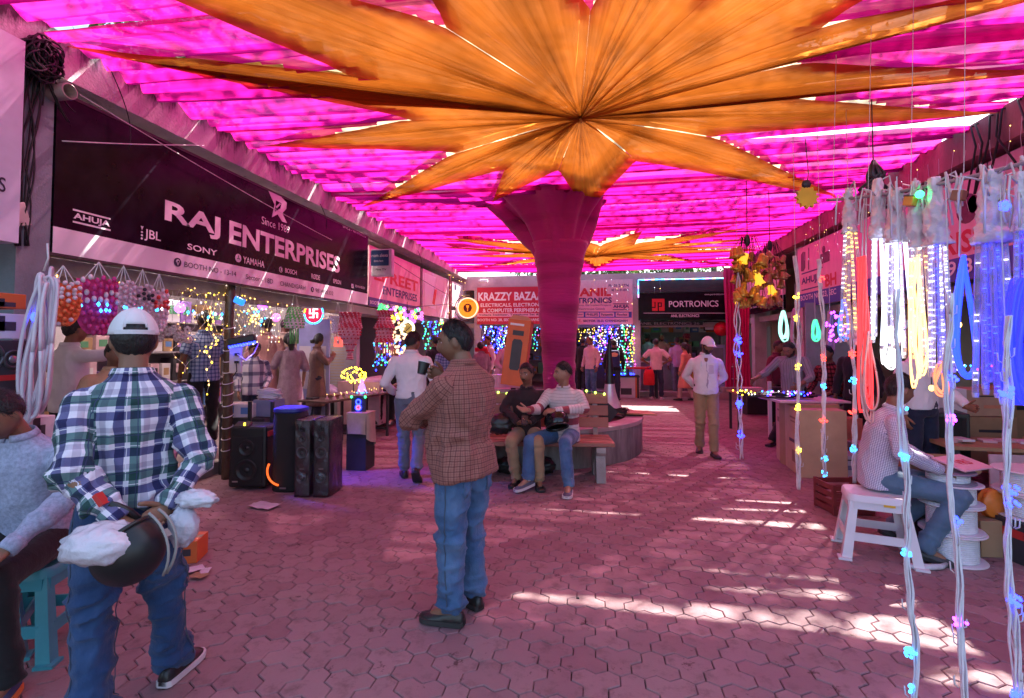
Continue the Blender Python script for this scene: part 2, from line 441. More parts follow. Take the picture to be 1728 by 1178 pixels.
MB().span((4.5, -2, 0), (7.5, YB, 0.14)).build('shop_floor', M_FLOOR, rb, world=True)
MB().span((4.42, 0.5, 2.16), (4.95, YB, 2.30)).build('lintel', M_SOFF, rb, world=True)
for y, m in ((3.2, M_INT), (8.6, M_INTG), (11.4, M_INTG), (14.6, M_INTG)):
 MB().span((4.75, y - 0.07, 0), (7.5, y + 0.07, 3.6)).build('dividing_wall', m, rb, world=True)
MB().span((4.30, 11.30, 0), (4.6, 11.62, 3.64)).build('pillar', M_PLAST, rb, world=True)
MB().span((4.30, 14.5, 0), (4.6, 14.8, 3.64)).build('pillar', M_PLAST, rb, world=True)
bb_ = thing('shop_building', 'row of booths closing the far end of the court behind the tree', 'building', (0, YB, 0))
MB().span((-7, YB + 3.0, 0), (7.5, YB + 3.15, 4.0)).build('rear_wall', M_INT, bb_, world=True)
MB().span((-5.6, YB + 0.1, 3.55), (7.5, YB + 3.2, 3.67)).build('roof_slab', M_SOFF, bb_, world=True)
MB().span((-5.6, YB - 0.02, 3.30), (7.5, YB + 0.2, 3.74)).build('parapet', mat('pink washed parapet', (0.55, 0.30, 0.36), 0.85, var=0.25, vs=3, dirt=0.5, bump=0.4), bb_, world=True)
MB().span((-5.6, YB + 0.1, 0), (7.5, YB + 3.0, 0.15)).build('shop_floor', M_FLOOR, bb_, world=True)
MB().span((-5.6, YB - 0.32, 0), (7.5, YB + 0.1, 0.13)).build('step', M_STEP, bb_, world=True)
MB().span((-5.6, YB + 0.25, 2.08), (7.5, YB + 0.45, 2.22)).build('lintel', M_SOFF, bb_, world=True)
for a in (at_Y(1074, 500, YB), at_Y(806, 500, YB), at_Y(960, 500, YB)):
 MB().span((a.x - 0.11, YB + 0.0, 0), (a.x + 0.11, YB + 3.0, 3.55)).build('dividing_wall', M_PLAST, bb_, world=True)
# ---------------------------------------------------------------- the cloth canopy
def cloth_mat(name, col, dens=0.1, streak=(0.4, 22, 1), uvk=False, lo=0.40):
 t = NT(name)
 if uvk: co = t.n('Attribute', attribute_name='fold').outputs['Vector']
 else: co = t.coord('Object')
 mp = t.n('Mapping'); mp.inputs['Scale'].default_value = streak; t.l(co, mp.inputs[0])
 f = t.noise(mp.outputs[0], 1.0, 4, 0.6)
 th = t.ramp(f, [(0.30, 0.0), (0.72, 1.0)])
 c1 = t.mix(th, tuple(x * lo for x in col), col)
 tr = t.n('BsdfTranslucent'); t.l(c1, tr.inputs[0])
 df = t.n('BsdfDiffuse'); t.l(c1, df.inputs[0])
 m1 = t.n('MixShader'); m1.inputs[0].default_value = 0.24; t.l(tr.outputs[0], m1.inputs[1]); t.l(df.outputs[0], m1.inputs[2])
 tp = t.n('BsdfTransparent'); tp.inputs[0].default_value = (*[0.35 + 0.65 * x for x in col], 1)
 m2 = t.n('MixShader'); t.l(t.ramp(f, [(0.35, dens * 0.35), (0.75, dens * 1.4)]), m2.inputs[0])
 t.l(m1.outputs[0], m2.inputs[1]); t.l(tp.outputs[0], m2.inputs[2]); t.l(m2.outputs[0], t.out.inputs[0])
 return t.m
M_PINKC = cloth_mat('pink cloth', (0.68, 0.010, 0.27), 0.14, (0.25, 16, 16))
M_DIFFUSER = cloth_mat('pale lining', (0.86, 0.64, 0.36), 0.10, (2, 2, 2))
M_ORNGC = cloth_mat('orange cloth', (0.58, 0.185, 0.032), 0.06, (26, 0.8, 1), uvk=True, lo=0.70)
CH = 3.99
canopy = thing('pink_canopy', 'canopy of gathered pink cloth strips stretched between the two parapets', 'canopy', (0, 8, CH))
rc = random.Random(11)
def sag(x): return 0.06 * (1 - min(1, abs(x) / 4.2) ** 2)
y = 2.6; rows = []
while y < 15.0:
 p = rc.uniform(0.27, 0.43); rows.append((y, p)); y += p
ZS = CH - 0.13
st_px = [(180, 105), (696, 197), (440, 255), (769, 252), (610, 355), (853, 278), (830, 340), (942, 281), (990, 352), (1075, 263), (1415, 337), (1200, 223), (1690, 200), (1278, 156)]
def make_star(C, rel, label, seed):
 root = thing('orange_star_cloth', label, 'canopy', tuple(C)); rs = random.Random(seed); n = len(rel)
 tipk = [i for i in range(n) if i % 2 == 0]
 for ti in tipk:
  A, T, B = rel[ti - 1], rel[ti], rel[(ti + 1) % n]
  ph = rs.uniform(0, 9); nu, nv = 30, 18; sd = rs.uniform(0, 100)
  def fn(u, v, A=A, T=T, B=B, ph=ph, sd=sd):
   e = A.lerp(T, u * 2) if u <= .5 else T.lerp(B, u * 2 - 1)
   rr = v ** 1.1
   p = e * rr; L = e.length
   pl = 0.022 * math.sin(u * 46 + ph + 4 * noise.noise((u * 6, 0, sd))) * min(1, rr * 6) * (1 - rr) ** 0.8 + 0.02 * noise.noise((u * 9, v * 1.5, sd))
   lowc = -0.07 * (1 - rr) ** 3
   edge = 0.02 * math.sin(math.pi * u) * rr * (1 - rr)
   pz = pl + lowc - edge * 0.6 - 0.02 * (abs(u - .5) > .5 - 1e-6)
   X = C.x + p.x
   return (p.x, p.y, pz - sag(X) + 0.02 + 0.05 * (min(1, abs(X) / 4.2)) ** 2)
  lin = lambda u, v: (lambda q: (q[0] * .985, q[1] * .985, q[2] + .15 - .02 * math.sin(math.pi * u)))(fn(u, v))
  MB().grid(lin, 14, 10).build('diffuser', M_DIFFUSER, root, smooth=True)  # unseen layer added above each ray to diffuse sun and blur leaf shadows
  mb = MB().grid(fn, nu, nv); o = mb.build('cloth_ray', M_ORNGC, root, smooth=True)
  at = o.data.attributes.new('fold', 'FLOAT_VECTOR', 'POINT')
  at.data.foreach_set('vector', [c for j in range(nv + 1) for i in range(nu + 1) for c in (i / nu * 1.0 + ti * 3.3, j / nv, 0.0)])
 MB().tube([(0, 0, -0.02), (0, 0, -0.11), (0, 0, -0.16)], [0.035, 0.022, 0.012], 8).build('tie_knot', mat('orange knot', (0.5, 0.2, 0.03), 0.8), root, smooth=True)
 return root
C1 = at_h(980, 180, ZS); rel = [at_h(px, py, ZS) - C1 for px, py in st_px]
rel += [Vector((4.2, 0.15, 0)), Vector((1.7, -0.55, 0))]
rel += [Vector((4.2, -1.5, 0)), Vector((1.7, -1.0, 0)), Vector((3.2, -3.3, 0)), Vector((0.85, -1.5, 0)), Vector((0.9, -3.4, 0)), Vector((0.1, -1.5, 0)), Vector((-1.0, -3.4, 0)), Vector((-0.9, -1.45, 0)),
  Vector((-3.6, -3.3, 0)), Vector((-1.9, -0.95, 0)), Vector((-4.0, -1.55, 0)), Vector((-2.0, -0.42, 0))]
make_star(C1, rel, 'large orange star of pleated cloth overhead, its knot in front of the wrapped tree', 3)
C2 = at_h(1006, 424, ZS - 0.04)
rel2 = [Vector((v.x * 0.98, v.y * 0.66, 0)) for v in rel]
make_star(C2, rel2, 'smaller looking orange star of pleated cloth farther off, behind the wrapped tree', 8)
def inpoly(x, y, pg):
 c = False; j = len(pg) - 1
 for i in range(len(pg)):
  (xi, yi), (xj, yj) = pg[i], pg[j]
  if (yi > y) != (yj > y) and x < (xj - xi) * (y - yi) / (yj - yi) + xi: c = not c
  j = i
 return c
PG1 = [(C1.x + v.x * .86, C1.y + v.y * .86) for v in rel]; PG2 = [(C2.x + v.x * .86, C2.y + v.y * .86) for v in rel2]
for ri, (yc, p) in enumerate(rows):
 w = p * rc.uniform(1.12, 1.42); g0 = rc.uniform(0.22, 0.4) if rc.random() < .22 else rc.uniform(0.0, 0.1); g1 = rc.uniform(0.70, 0.85) if 5.2 < yc < 6.5 or 8.0 < yc < 8.5 or 7.2 < yc < 7.5 else rc.uniform(0.02, 0.22); ph = rc.uniform(0, 6); nf = rc.choice((1, 2, 2, 3)); am = rc.uniform(0.025, 0.06); dz = rc.uniform(-0.03, 0.03)
 d0 = rc.uniform(-.05, .05); d1 = rc.uniform(-.05, .05)
 def fn(u, v, yc=yc, w=w, g0=g0, g1=g1, ph=ph, nf=nf, am=am, dz=dz, d0=d0, d1=d1):
  x = -4.12 + u * 8.26
  k = 1 - g0 * max(0, -x / 4.2) ** 3 - g1 * max(0, x / 4.2) ** 2.2
  k *= 1 + 0.22 * noise.noise((x * 0.5, yc * 3, 2.0))
  t = v - 0.5
  yy = yc + d0 * (1 - u) + d1 * u + 0.05 * noise.noise((x * 0.4, yc, 7)) + t * w * k + 0.010 * noise.noise((x * 3, yc * 2, v * 4))
  z = CH - sag(x) + dz - 0.05 * (0.25 - t * t) * 4 * k + am * math.sin(2 * math.pi * nf * t + ph + 1.5 * noise.noise((x * 0.6, yc, 1))) + 0.012 * noise.noise((x * 1.3, v * 9, yc))
  return (x, yy - 8, z - CH - .20 * max(0, min(1, (yy - 12) / 3.2)))
 mb = MB().grid(fn, 88, 12); keep = []
 for f in mb.f:
  cx_ = sum(mb.v[i][0] for i in f) / 4; cy_ = sum(mb.v[i][1] for i in f) / 4 + 8
  if not (inpoly(cx_, cy_, PG1) or inpoly(cx_, cy_, PG2)): keep.append(f)
 if keep:
  used = sorted({i for f in keep for i in f}); mp_ = {i: n for n, i in enumerate(used)}
  par = {i: i for i in used}
  def find(i):
   while par[i] != i: par[i] = par[par[i]]; i = par[i]
   return i
  for f in keep:
   for i in f[1:]: par[find(i)] = find(f[0])
  isl = {}
  for f in keep: isl.setdefault(find(f[0]), []).append(f)
  for fs in isl.values():
   us = sorted({i for f in fs for i in f}); mp_ = {i: n for n, i in enumerate(us)}
   if len(fs) > 3: MB().add([mb.v[i] for i in us], [tuple(mp_[i] for i in f) for f in fs]).build('cloth_strip', M_PINKC, canopy, smooth=True)
# ---------------------------------------------------------------- trees
M_BARK = mat('bark', (0.12, 0.085, 0.06), 0.9, var=0.35, vs=8, bump=0.8, bs=30, stretch=(1, 1, 0.3))
def leaf_mat(name, a, b):
 t = NT(name); g = t.n('NewGeometry'); c = t.mix(g.outputs['Random Per Island'], a, b)
 p = t.n('BsdfPrincipled'); t.l(c, p.inputs['Base Color']); p.inputs['Roughness'].default_value = 0.5
 tr = t.n('BsdfTranslucent'); t.l(c, tr.inputs[0]); m = t.n('MixShader'); m.inputs[0].default_value = 0.35
 t.l(p.outputs[0], m.inputs[1]); t.l(tr.outputs[0], m.inputs[2]); t.l(m.outputs[0], t.out.inputs[0]); return t.m
M_LEAF = leaf_mat('leaves', (0.035, 0.075, 0.018), (0.09, 0.14, 0.03))
def crown(mb, rs, centers, n, size):
 for c, r in centers:
  for _ in range(n):
   d = Vector((rs.gauss(0, 1), rs.gauss(0, 1), rs.gauss(0, .7))).normalized() * r * rs.random() ** 0.45
   p = Vector(c) + d; a = Vector((rs.gauss(0, 1), rs.gauss(0, 1), rs.gauss(0, 1))).normalized(); b = a.orthogonal().normalized()
   if rs.random() < .5: b = a.cross(b)
   l = size * rs.uniform(.6, 1.3)
   mb.add([p, p + a * l * .5 + b * l * .28, p + a * l, p + a * l * .5 - b * l * .28], [(0, 1, 2, 3)])
TC = at_D(943, 640, 8.1); TX, TY = TC.x, TC.y
tree = thing('wrapped_tree', 'thick tree wrapped in magenta cloth, rising from the round planter through the canopy', 'tree', (TX, TY, 0))
def wrap_mat():
 t = NT('magenta wrap'); co = t.coord('Object'); mp = t.n('Mapping'); mp.inputs['Rotation'].default_value = (R(16), R(-14), 0); mp.inputs['Scale'].default_value = (0.35, 0.35, 3.2)
 t.l(co, mp.inputs[0]); f = t.noise(mp.outputs[0], 1.0, 2, 0.4, 0.4)
 c = t.mix(t.ramp(f, [(0.40, 0), (0.52, 1)]), (0.29, 0.011, 0.125), (0.46, 0.018, 0.21))
 b = t.bump(t.noise(t.coord('Object', (1, 1, 7)), 4, 4), 0.6, 0.03)
 t.bsdf(c, 0.75, 0, 0.3, b, Sheen_Weight=0.3); return t.m
M_WRAP = wrap_mat()
def gr(z, a, r):
 turn = ((z * 3.1 + a / (2 * math.pi)) % 1.0)
 return r * (1 + 0.05 * math.sin(3 * a + z) + 0.035 * noise.noise((math.cos(a) * 1.5, math.sin(a) * 1.5, z * 1.2))) + 0.02 * turn
prof = [(0.35, .29, 0), (0.7, .25, 0.0), (1.1, .245, -.005), (1.6, .27, -.015), (2.1, .30, -.01), (2.6, .335, 0.0), (3.0, .39, 0.02), (3.2, .43, .02)]
zs = np.linspace(0.35, 3.2, 46); rs_ = []
for z in zs:
 r0 = np.interp(z, [p[0] for p in prof], [p[1] for p in prof]); ox = np.interp(z, [p[0] for p in prof], [p[2] for p in prof])
 rs_.append([Vector((ox + gr(z, a, r0) * math.cos(a), gr(z, a, r0) * math.sin(a), z)) for a in [2 * math.pi * k / 40 for k in range(40)]])
wr = MB().rings(rs_).build('cloth_wrap', M_WRAP, tree, smooth=True)
mb = MB()
def limb_wrap(pts, rad, ph):
 out = []; pv = None
 for i, p in enumerate(pts):
  d = Vector(pts[min(i + 1, len(pts) - 1)]) - Vector(pts[max(i - 1, 0)]); a_, b_ = frame(d, pv); pv = a_
  out.append([Vector(p) + (a_ * math.cos(t) + b_ * math.sin(t)) * (rad[i] * (1 + 0.10 * math.sin(3 * t + i * .8 + ph))) for t in [2 * math.pi * k / 22 for k in range(22)]])
 mb.rings(out)
def dens(pts, n):
 P = [Vector(p) for p in pts]; res = []
 for i in range(n + 1):
  t = i / n * (len(P) - 1); k = min(int(t), len(P) - 2); res.append(P[k].lerp(P[k + 1], t - k))
 return res
limb_wrap(dens([(-.10, 0, 2.9), (-.28, 0, 3.22), (-.62, .05, 3.5), (-1.08, .1, 3.92), (-1.5, .1, 4.4)], 16), np.linspace(.25, .08, 17), 0)
limb_wrap(dens([(.10, 0, 2.75), (.24, .05, 3.2), (.38, .1, 3.6), (.55, .1, 4.0), (.8, .2, 4.6)], 16), np.linspace(.25, .22, 17), 2)
limb_wrap(dens([(0, .05, 2.9), (-.02, .1, 3.3), (-.1, .2, 3.8), (-.12, .3, 4.4)], 12), np.linspace(.28, .2, 13), 4)
mb.build('cloth_wrap', M_WRAP, tree, smooth=True)
MB().grid(lambda u, v: ((lambda a, r: (.04 + r * math.cos(a) * (1.15 if math.cos(a) < 0 else .8), r * math.sin(a), 2.85 + 1.08 * v))(2 * math.pi * u, (.365 + .52 * v ** 2.2) * (1 + (.03 + .09 * v) * math.sin(2 * math.pi * u * 9 + 2 * math.sin(6.28 * u)) + .05 * v * noise.noise((u * 12, v * 2, 4))))), 90, 18).build('cloth_flare', M_WRAP, tree, smooth=True)
mb = MB()
for k in range(26): mb.ell((0.30 * math.cos(k * .9), 0.29 * math.sin(k * .9), 0.36 + 0.03 * (k % 3)), (.1, .08, .05), 7, 4)
mb.build('cloth_hem', M_WRAP, tree, smooth=True)
mb = MB()
for a, b, c_, r0 in (((-1.4, .1, 4.3), (-2.6, .6, 6.2), (-2.4, 2.2, 10.2), .16), ((.75, .2, 4.5), (1.8, .6, 6.6), (3.4, 3.0, 11), .2), ((-.12, .3, 4.3), (-.3, 1.2, 6.8), (.8, 3.2, 11.6), .19), ((1.2, .4, 5.4), (2.6, -1.2, 6.6), (4.0, -.6, 9.6), .1), ((-2.0, .4, 5.2), (-2.6, -1.4, 6.4), (-2.2, -1.0, 9.6), .1)):
 mb.tube([a, b, c_], [r0, r0 * .6, r0 * .25], 8)
mb.build('limb', M_BARK, tree, smooth=True)
rs = random.Random(21); mb = MB()
crown(mb, rs, [((x + 1.4, y + 1.9, z + 2.8), r_) for (x, y, z), r_ in [((-3.2, .6, 7.6), 1.9), ((-1.6, -1.6, 7.2), 1.8), ((.2, 1.6, 8.6), 2.1), ((2.2, 1.2, 8.2), 2.0), ((2.9, -1.8, 7.2), 1.7), ((.6, -2.6, 7.4), 1.9), ((-3.2, -2.6, 7.0), 1.7), ((-1.0, 3.4, 8.0), 2.0), ((-4.2, 3.0, 7.4), 2.0), ((4.2, 2.6, 6.6), 1.5), ((5.2, 0.2, 7.0), 1.7), ((3.6, 4.2, 7.6), 1.8), ((1.2, -1.0, 8.4), 1.8), ((4.75, -1.2, 6.2), 1.5), ((3.95, -2.8, 5.7), 1.4), ((5.0, .6, 6.4), 1.5)]], 640, 0.15)  # crown raised, last clusters added in the sun's path to break up streaks
mb.build('crown', M_LEAF, tree)
for k, (x, y, h, lab) in enumerate(((-1.6, YB + 7, 7.5, 'leafy green tree behind the left part of the far booths'), (1.9, YB + 6.5, 7.0, 'leafy green tree behind the middle of the far booths'), (5.6, YB + 9, 8.5, 'tall green tree behind the right part of the far booths'), (-9.5, 9.0, 9.0, 'leafy tree beyond the left row of booths'))):
 tr = thing('leafy_tree', lab, 'tree', (x, y, 0), group='trees behind the booths')
 MB().tube([(0, 0, 0), (.1, 0, h * .4), (0, .1, h * .75)], [.25, .2, .1], 9).build('trunk', M_BARK, tr, smooth=True)
 mb = MB(); rs = random.Random(30 + k)
 crown(mb, rs, [((rs.uniform(-1.6, 1.6), rs.uniform(-1.4, 1.4), h * rs.uniform(.48, .98)), rs.uniform(1.0, 1.6)) for _ in range(9)], 330, 0.22)
 mb.build('crown', M_LEAF, tr)
# ---------------------------------------------------------------- planter
PC = at_D(905, 700, 8.0); PRAD = 1.62
def conc():
 t = NT('planter concrete'); co = t.coord('Object'); f = t.noise(t.coord('Object', (1, 1, .18)), 7, 5, .65); g = t.noise(co, 30, 4)
 c = t.mix(t.ramp(f, [(.35, 0), (.68, 1)]), (0.15, 0.13, 0.13), (0.34, 0.31, 0.30))
 t.bsdf(c, .85, 0, .3, t.bump(g, .4, .01)); return t.m
M_CONC = conc()
pl = thing('planter', 'round concrete planter with pale stained rim around the wrapped tree', 'planter', (PC.x, PC.y, 0))
PH = 0.50
MB().lathe([(PRAD - .02, -0.02), (PRAD, .02), (PRAD, PH - .06)], n=72, cap=True).build('planter_wall', M_CONC, pl, smooth=True, auto=40)
MB().lathe([(PRAD - .02, PH - .06), (PRAD + .015, PH - .055), (PRAD + .015, PH - .004), (PRAD - .01, PH), (PRAD - .24, PH), (PRAD - .26, PH - .08)], n=72, cap=False).build('rim', mat('planter rim', (0.42, 0.33, 0.33), .8, var=.2, vs=5, dirt=.4, bump=.3), pl, smooth=True, auto=40)
MB().lathe([(.02, PH - .06), (PRAD - .23, PH - .05)], n=40, cap=False).build('soil', mat('planter soil', (0.11, 0.075, 0.065), .95, var=.4, vs=12, bump=1, bs=25), pl)
# ================================================================ shop signs
M_SBLK = mat('glossy black sign', (0.008, 0.006, 0.011), 0.22, spec=0.12, var=0.5, vs=5, bump=0.12, bs=7)
M_SWHT = mat('white sign face', (0.74, 0.70, 0.76), 0.35, var=0.05, vs=2)
M_INKW = mat('white ink', (0.80, 0.76, 0.80), 0.4, var=0.03)
M_INKD = mat('dark ink', (0.02, 0.018, 0.05), 0.5, var=0.05)
M_INKN = mat('navy ink', (0.035, 0.035, 0.16), 0.5, var=0.05)
M_INKR = mat('red ink', (0.62, 0.025, 0.045), 0.45, var=0.05)
M_SPNK = mat('pale flex sign', (0.78, 0.40, 0.48), 0.45, var=0.07, vs=3, bump=0.15, bs=14, stretch=(1, 3, 1))  # white sign face, pink light under the canopy mixed into its colour
M_SRED = mat('red flex sign', (0.52, 0.015, 0.045), 0.5, var=0.08, vs=3)
M_SPUR = mat('purple band', (0.09, 0.05, 0.24), 0.45, var=0.08)
M_SBLU = mat('blue band', (0.05, 0.07, 0.36), 0.45, var=0.08)
M_FRAME = mat('sign frame', (0.06, 0.05, 0.055), 0.5, metal=0.3, var=0.2)
def board(label, corner, ex, name='shop_sign', cat='sign', group=None):
 r = thing(name, label, cat, tuple(corner), group=group); return Panel(r, corner, ex)
def px_rect(P, tl, br):
 u0, v1 = P.uv(*tl); u1, v0 = P.uv(*br); return u0, v0, u1, v1
def disc(c, r, n=20, k=1.0): return [(c[0] + r * math.cos(2 * math.pi * i / n), c[1] + r * k * math.sin(2 * math.pi * i / n)) for i in range(n)]
def pxpoly(P, pts): return [P.uv(*p) for p in pts]
def sc(pts, s, ox, oy): return [(p[0] / s + ox, p[1] / s + oy) for p in pts]
XS = -4.14
o = at_X(88, 425, XS); e = at_X(620, 506, XS)
P = board('long glossy black shop sign on the left with large white lettering and white bottom strip', (XS, o.y, 2.30), (0, 1, 0))
L = e.y - o.y; vtop = 3.56 - 2.30
P.slab(0, 0.0, L, vtop, M_SBLK, 'sign_face', 0.10)
P.slab(0.0, 0.0, L, 0.205, M_SWHT, 'white_strip', 0.02, front=0.003)
P.slab(-0.02, vtop, L + 0.02, vtop + 0.025, M_FRAME, 'frame_rail', 0.11, front=0.006)
P.slab(-0.02, -0.022, L + 0.02, -0.001, M_FRAME, 'frame_rail', 0.11, front=0.006)
T = P.text_px
T('RAJ', (277, 381), (371, 407), 45, M_INKW, bold=0.03)
T('ENTERPRISES', (386, 411.5), (573, 461), 40, M_INKW, bold=0.03)
T('Since 1989', (441, 379), (488, 393), 13, M_INKW)
lg = sc([(1150, 68), (1215, 98), (1246, 130), (1242, 162), (1222, 185), (1246, 236), (1222, 228), (1198, 190), (1168, 206), (1182, 140)], 3.0857, 80, 300)
P.poly(pxpoly(P, lg), M_INKW, 'emblem', 1)
P.poly(pxpoly(P, sc([(1188, 118), (1216, 134), (1210, 160), (1184, 176)], 3.0857, 80, 300)), M_SBLK, 'emblem', 2)
P.poly(pxpoly(P, sc([(1186, 150), (1206, 132), (1212, 138), (1190, 160)], 3.0857, 80, 300)), M_INKW, 'emblem', 3)
T('AHUJA', (123, 371.5), (185, 386), 13.5, M_INKW, bold=0.03)
for y0, y1 in ((354.6, 368.6), (374.4, 388.2)):
 a, b = P.uv(122.5, y0), P.uv(186, y1); P.poly([(a[0], b[1] - .006), (b[0], b[1] - .006), (b[0], b[1] + .006), (a[0], b[1] + .006)] if False else [(a[0], (a[1] + b[1]) / 2 - .007), (b[0], (a[1] + b[1]) / 2 - .007), (b[0], (a[1] + b[1]) / 2 + .007), (a[0], (a[1] + b[1]) / 2 + .007)], M_INKW, 'emblem')
T('JBL', (243, 405.6), (270.5, 412), 20, M_INKW, bold=0.012)
c = P.uv(239, 397); P.poly([disc((c[0], c[1] + .03 * k), .010, 10) for k in (-1, 0, 1)] + [[(c[0] - .014, c[1] + .085), (c[0] + .014, c[1] + .085), (c[0], c[1] + .05)]], M_INKW)
T('SONY', (315.6, 421), (366, 432), 10.5, M_INKW, bold=0.016)
T('YAMAHA', (409.6, 442.6), (445.5, 453), 11.6, M_INKW, bold=0.01)
c = P.uv(401.8, 435.5); P.poly(disc(c, .05), M_INKW); P.poly([[(c[0] + .038 * math.cos(a + t), c[1] + .038 * math.sin(a + t)) if abs(t) < .01 else (c[0] + .008 * math.cos(a + t), c[1] + .008 * math.sin(a + t)) for t in (0, .8, -.8)] for a in (R(90), R(210), R(330))], M_SBLK, k=2)
T('BOSCH', (480.5, 460.4), (500.3, 464), 8, M_INKW, bold=0.015)
c = P.uv(473.7, 455); P.poly(disc(c, .038), M_INKW); P.poly(disc(c, .028), M_SBLK, k=2); P.poly([(c[0] - .012, c[1] - .02), (c[0] + .012, c[1] - .02), (c[0] + .012, c[1] + .02), (c[0] - .012, c[1] + .02)], M_INKW, k=3)
T('R\u00d8DE', (525, 470), (539.5, 473), 8.5, M_INKW, bold=0.012)
T('EPSON', (562, 478), (575, 480), 7, M_INKW, bold=0.01)
T('SENNHEISER', (599, 485), (616, 488), 4, M_INKW)
c = P.uv(594.5, 482.5); P.poly([(c[0] - .035, c[1] - .035), (c[0] + .035, c[1] - .035), (c[0] + .035, c[1] + .035), (c[0] - .035, c[1] + .035)], M_INKW); P.poly([(c[0] - .025, c[1] - .025), (c[0] - .01, c[1] - .025), (c[0] + .025, c[1] + .025), (c[0] + .01, c[1] + .025)], M_SBLK, k=2)
c = P.uv(604, 391); T('SINCE - 9814925332', (578, 383), (617, 402), 4, M_INKW)
T('BOOTH NO - 13-14', (310, 451), (397.6, 466.2), 9.3, M_INKD, k=2)
c = P.uv(298.8, 442.6); P.poly(disc(c, .045), M_INKD, k=2); P.poly(disc((c[0], c[1] + .008), .02), M_SWHT, k=3); P.poly([(c[0] - .018, c[1]), (c[0], c[1] - .034), (c[0] + .018, c[1])], M_SWHT, k=3); P.poly(disc((c[0], c[1] + .008), .009), M_INKD, k=4)
T('Sector - 18D', (413.8, 471), (459.8, 479), 8.6, M_INKD, k=2)
T('CHANDIGARH', (472, 482), (514.3, 489.4), 7.6, M_INKD, k=2)
c = P.uv(526.6, 488.6); P.poly(disc(c, .04), M_INKD, k=2); P.poly([(c[0] - .018, c[1] + .018), (c[0] - .006, c[1] + .02), (c[0] + .004, c[1] - .004), (c[0] + .018, c[1] - .012), (c[0] + .014, c[1] - .022), (c[0] - .012, c[1] - .01)], M_SWHT, k=3)
T('9814925332', (531.4, 494), (561.6, 497.7), 6.8, M_INKD, k=2)
o2 = at_X(621, 519, -4.2); e2 = at_X(708, 533, -4.2)
P = board('pale pink shop sign with a purple strip, beyond the long black sign on the left', (-4.2, o2.y + .03, 2.30), (0, 1, 0)); L = e2.y - o2.y
P.slab(0, 0, L, 1.16, M_SPNK, 'sign_face', 0.06); P.slab(0, 0.0, L, .17, M_SPUR, 'purple_strip', 0.02, front=.003)
T = P.text_px
T('LPREET', (631, 476), (705, 489.5), 22, M_INKR, bold=0.028)
T('ENTERPRISES', (646, 497), (703.6, 509.2), 14.5, M_INKN, bold=0.018)
T('BOOTH NO. 12, SECTOR 18-D, CHANDIGARH', (624, 514.2), (706, 527), 7, M_INKW, bold=0.02, k=2)
o3 = at_X(713, 530, -4.2); e3 = at_X(757, 538, -4.2)
P = board('crumpled pale pink plastic-covered signboard beside the sign with the purple strip', (-4.2, o3.y, 2.30), (0, 1, 0)); L = e3.y - o3.y
M_CRUMP = mat('crumpled plastic', (0.74, 0.56, 0.64), 0.25, var=0.12, vs=6, bump=1.0, bs=16, stretch=(1, 2, .5))
P.slab(0, 0, L, 1.15, M_CRUMP, 'sign_face', 0.05); P.poly(pxpoly(P, [(716, 460), (735, 468), (735, 522), (716, 515)]), M_SWHT, 'notice'); P.poly(pxpoly(P, [(733, 488), (737, 489), (733, 515), (729, 512)]), M_INKR, 'stripe', 2)
o4 = at_X(763, 538, -4.2); e4 = at_X(802, 544, -4.2)
P = board('pale pink signboard nearest the far left corner, behind the round orange sign', (-4.2, o4.y, 2.30), (0, 1, 0)); L = e4.y - o4.y
P.slab(0, 0, L, 1.15, M_CRUMP, 'sign_face', 0.05); P.poly(pxpoly(P, [(767, 480), (770, 481), (770, 490), (767, 489)]), M_INKD, 'notice')
for k in range(7):
 P.poly([(L * (.55 + .065 * k), .02), (L * (.56 + .065 * k), .02), (L * (.56 + .065 * k), 1.12), (L * (.55 + .065 * k), 1.12)], M_SRED, 'stripe', 2)
rp = thing('sign_pole', 'dark red pole between the crumpled signboards on the left', 'pole', tuple(at_X(759, 540, -4.14)))
MB().cyl((0, 0, -.1), (0, 0, 1.3), .03, .03, 8).build('pole_body', mat('dark red paint', (.22, .02, .03), .5), rp, smooth=True)
q = at_X(626, 443, -4.13); q2 = at_Y(661, 443, q.y)
P = board('square projecting blade sign with dark blue panel, beside the long black sign', (q.x, q.y, at_Y(640, 466, q.y).z), (1, 0, 0), 'blade_sign'); wv = q2.x - q.x; hv = at_Y(640, 420, q.y).z - P.o.z
P.slab(0, 0, wv, hv, mat('grey sign box', (.5, .48, .55), .4), 'sign_box', .14, front=.0, bevel=.02)
P.slab(.0, hv * .38, wv * .86, hv * .95, mat('dark blue panel', (.02, .06, .16), .3), 'blue_panel', .02, front=.004)
P.text('rom alexa', .02, hv * .70, wv * .82, hv * .12, M_INKW, k=2); P.text('demo here', .06, hv * .52, wv * .6, hv * .08, M_INKW, k=2); P.text('| Fire TV', .06, hv * .18, wv * .75, hv * .10, M_INKD, bold=.02)
q = at_X(764, 521, -4.13); c = at_Y(790, 520, q.y)
rs_sign = thing('round_sign', 'round orange lit blade sign with a dark emblem, projecting on a ring bracket', 'sign', tuple(c))
rad = 17.5 * (c - CAMP).dot(_fh) / F_PX
M_ORG = glow('orange lit face', (1.0, .25, .01), .26, (.9, .35, .03)); M_CREAM = glow('cream rim', (1, .85, .55), .25, (.9, .8, .6))
def ringdisc(mb, r0, r1, y, n=32):
 mb.add([Vector((r * math.cos(2 * math.pi * k / n), y, r * math.sin(2 * math.pi * k / n))) for r in (r0, r1) for k in range(n)], [(k, (k + 1) % n, n + (k + 1) % n, n + k) for k in range(n)])
MB().rings([[Vector((rad * math.cos(2 * math.pi * k / 32), y, rad * math.sin(2 * math.pi * k / 32))) for k in range(32)] for y in (.06, -.06)]).build('sign_face', M_ORG, rs_sign)
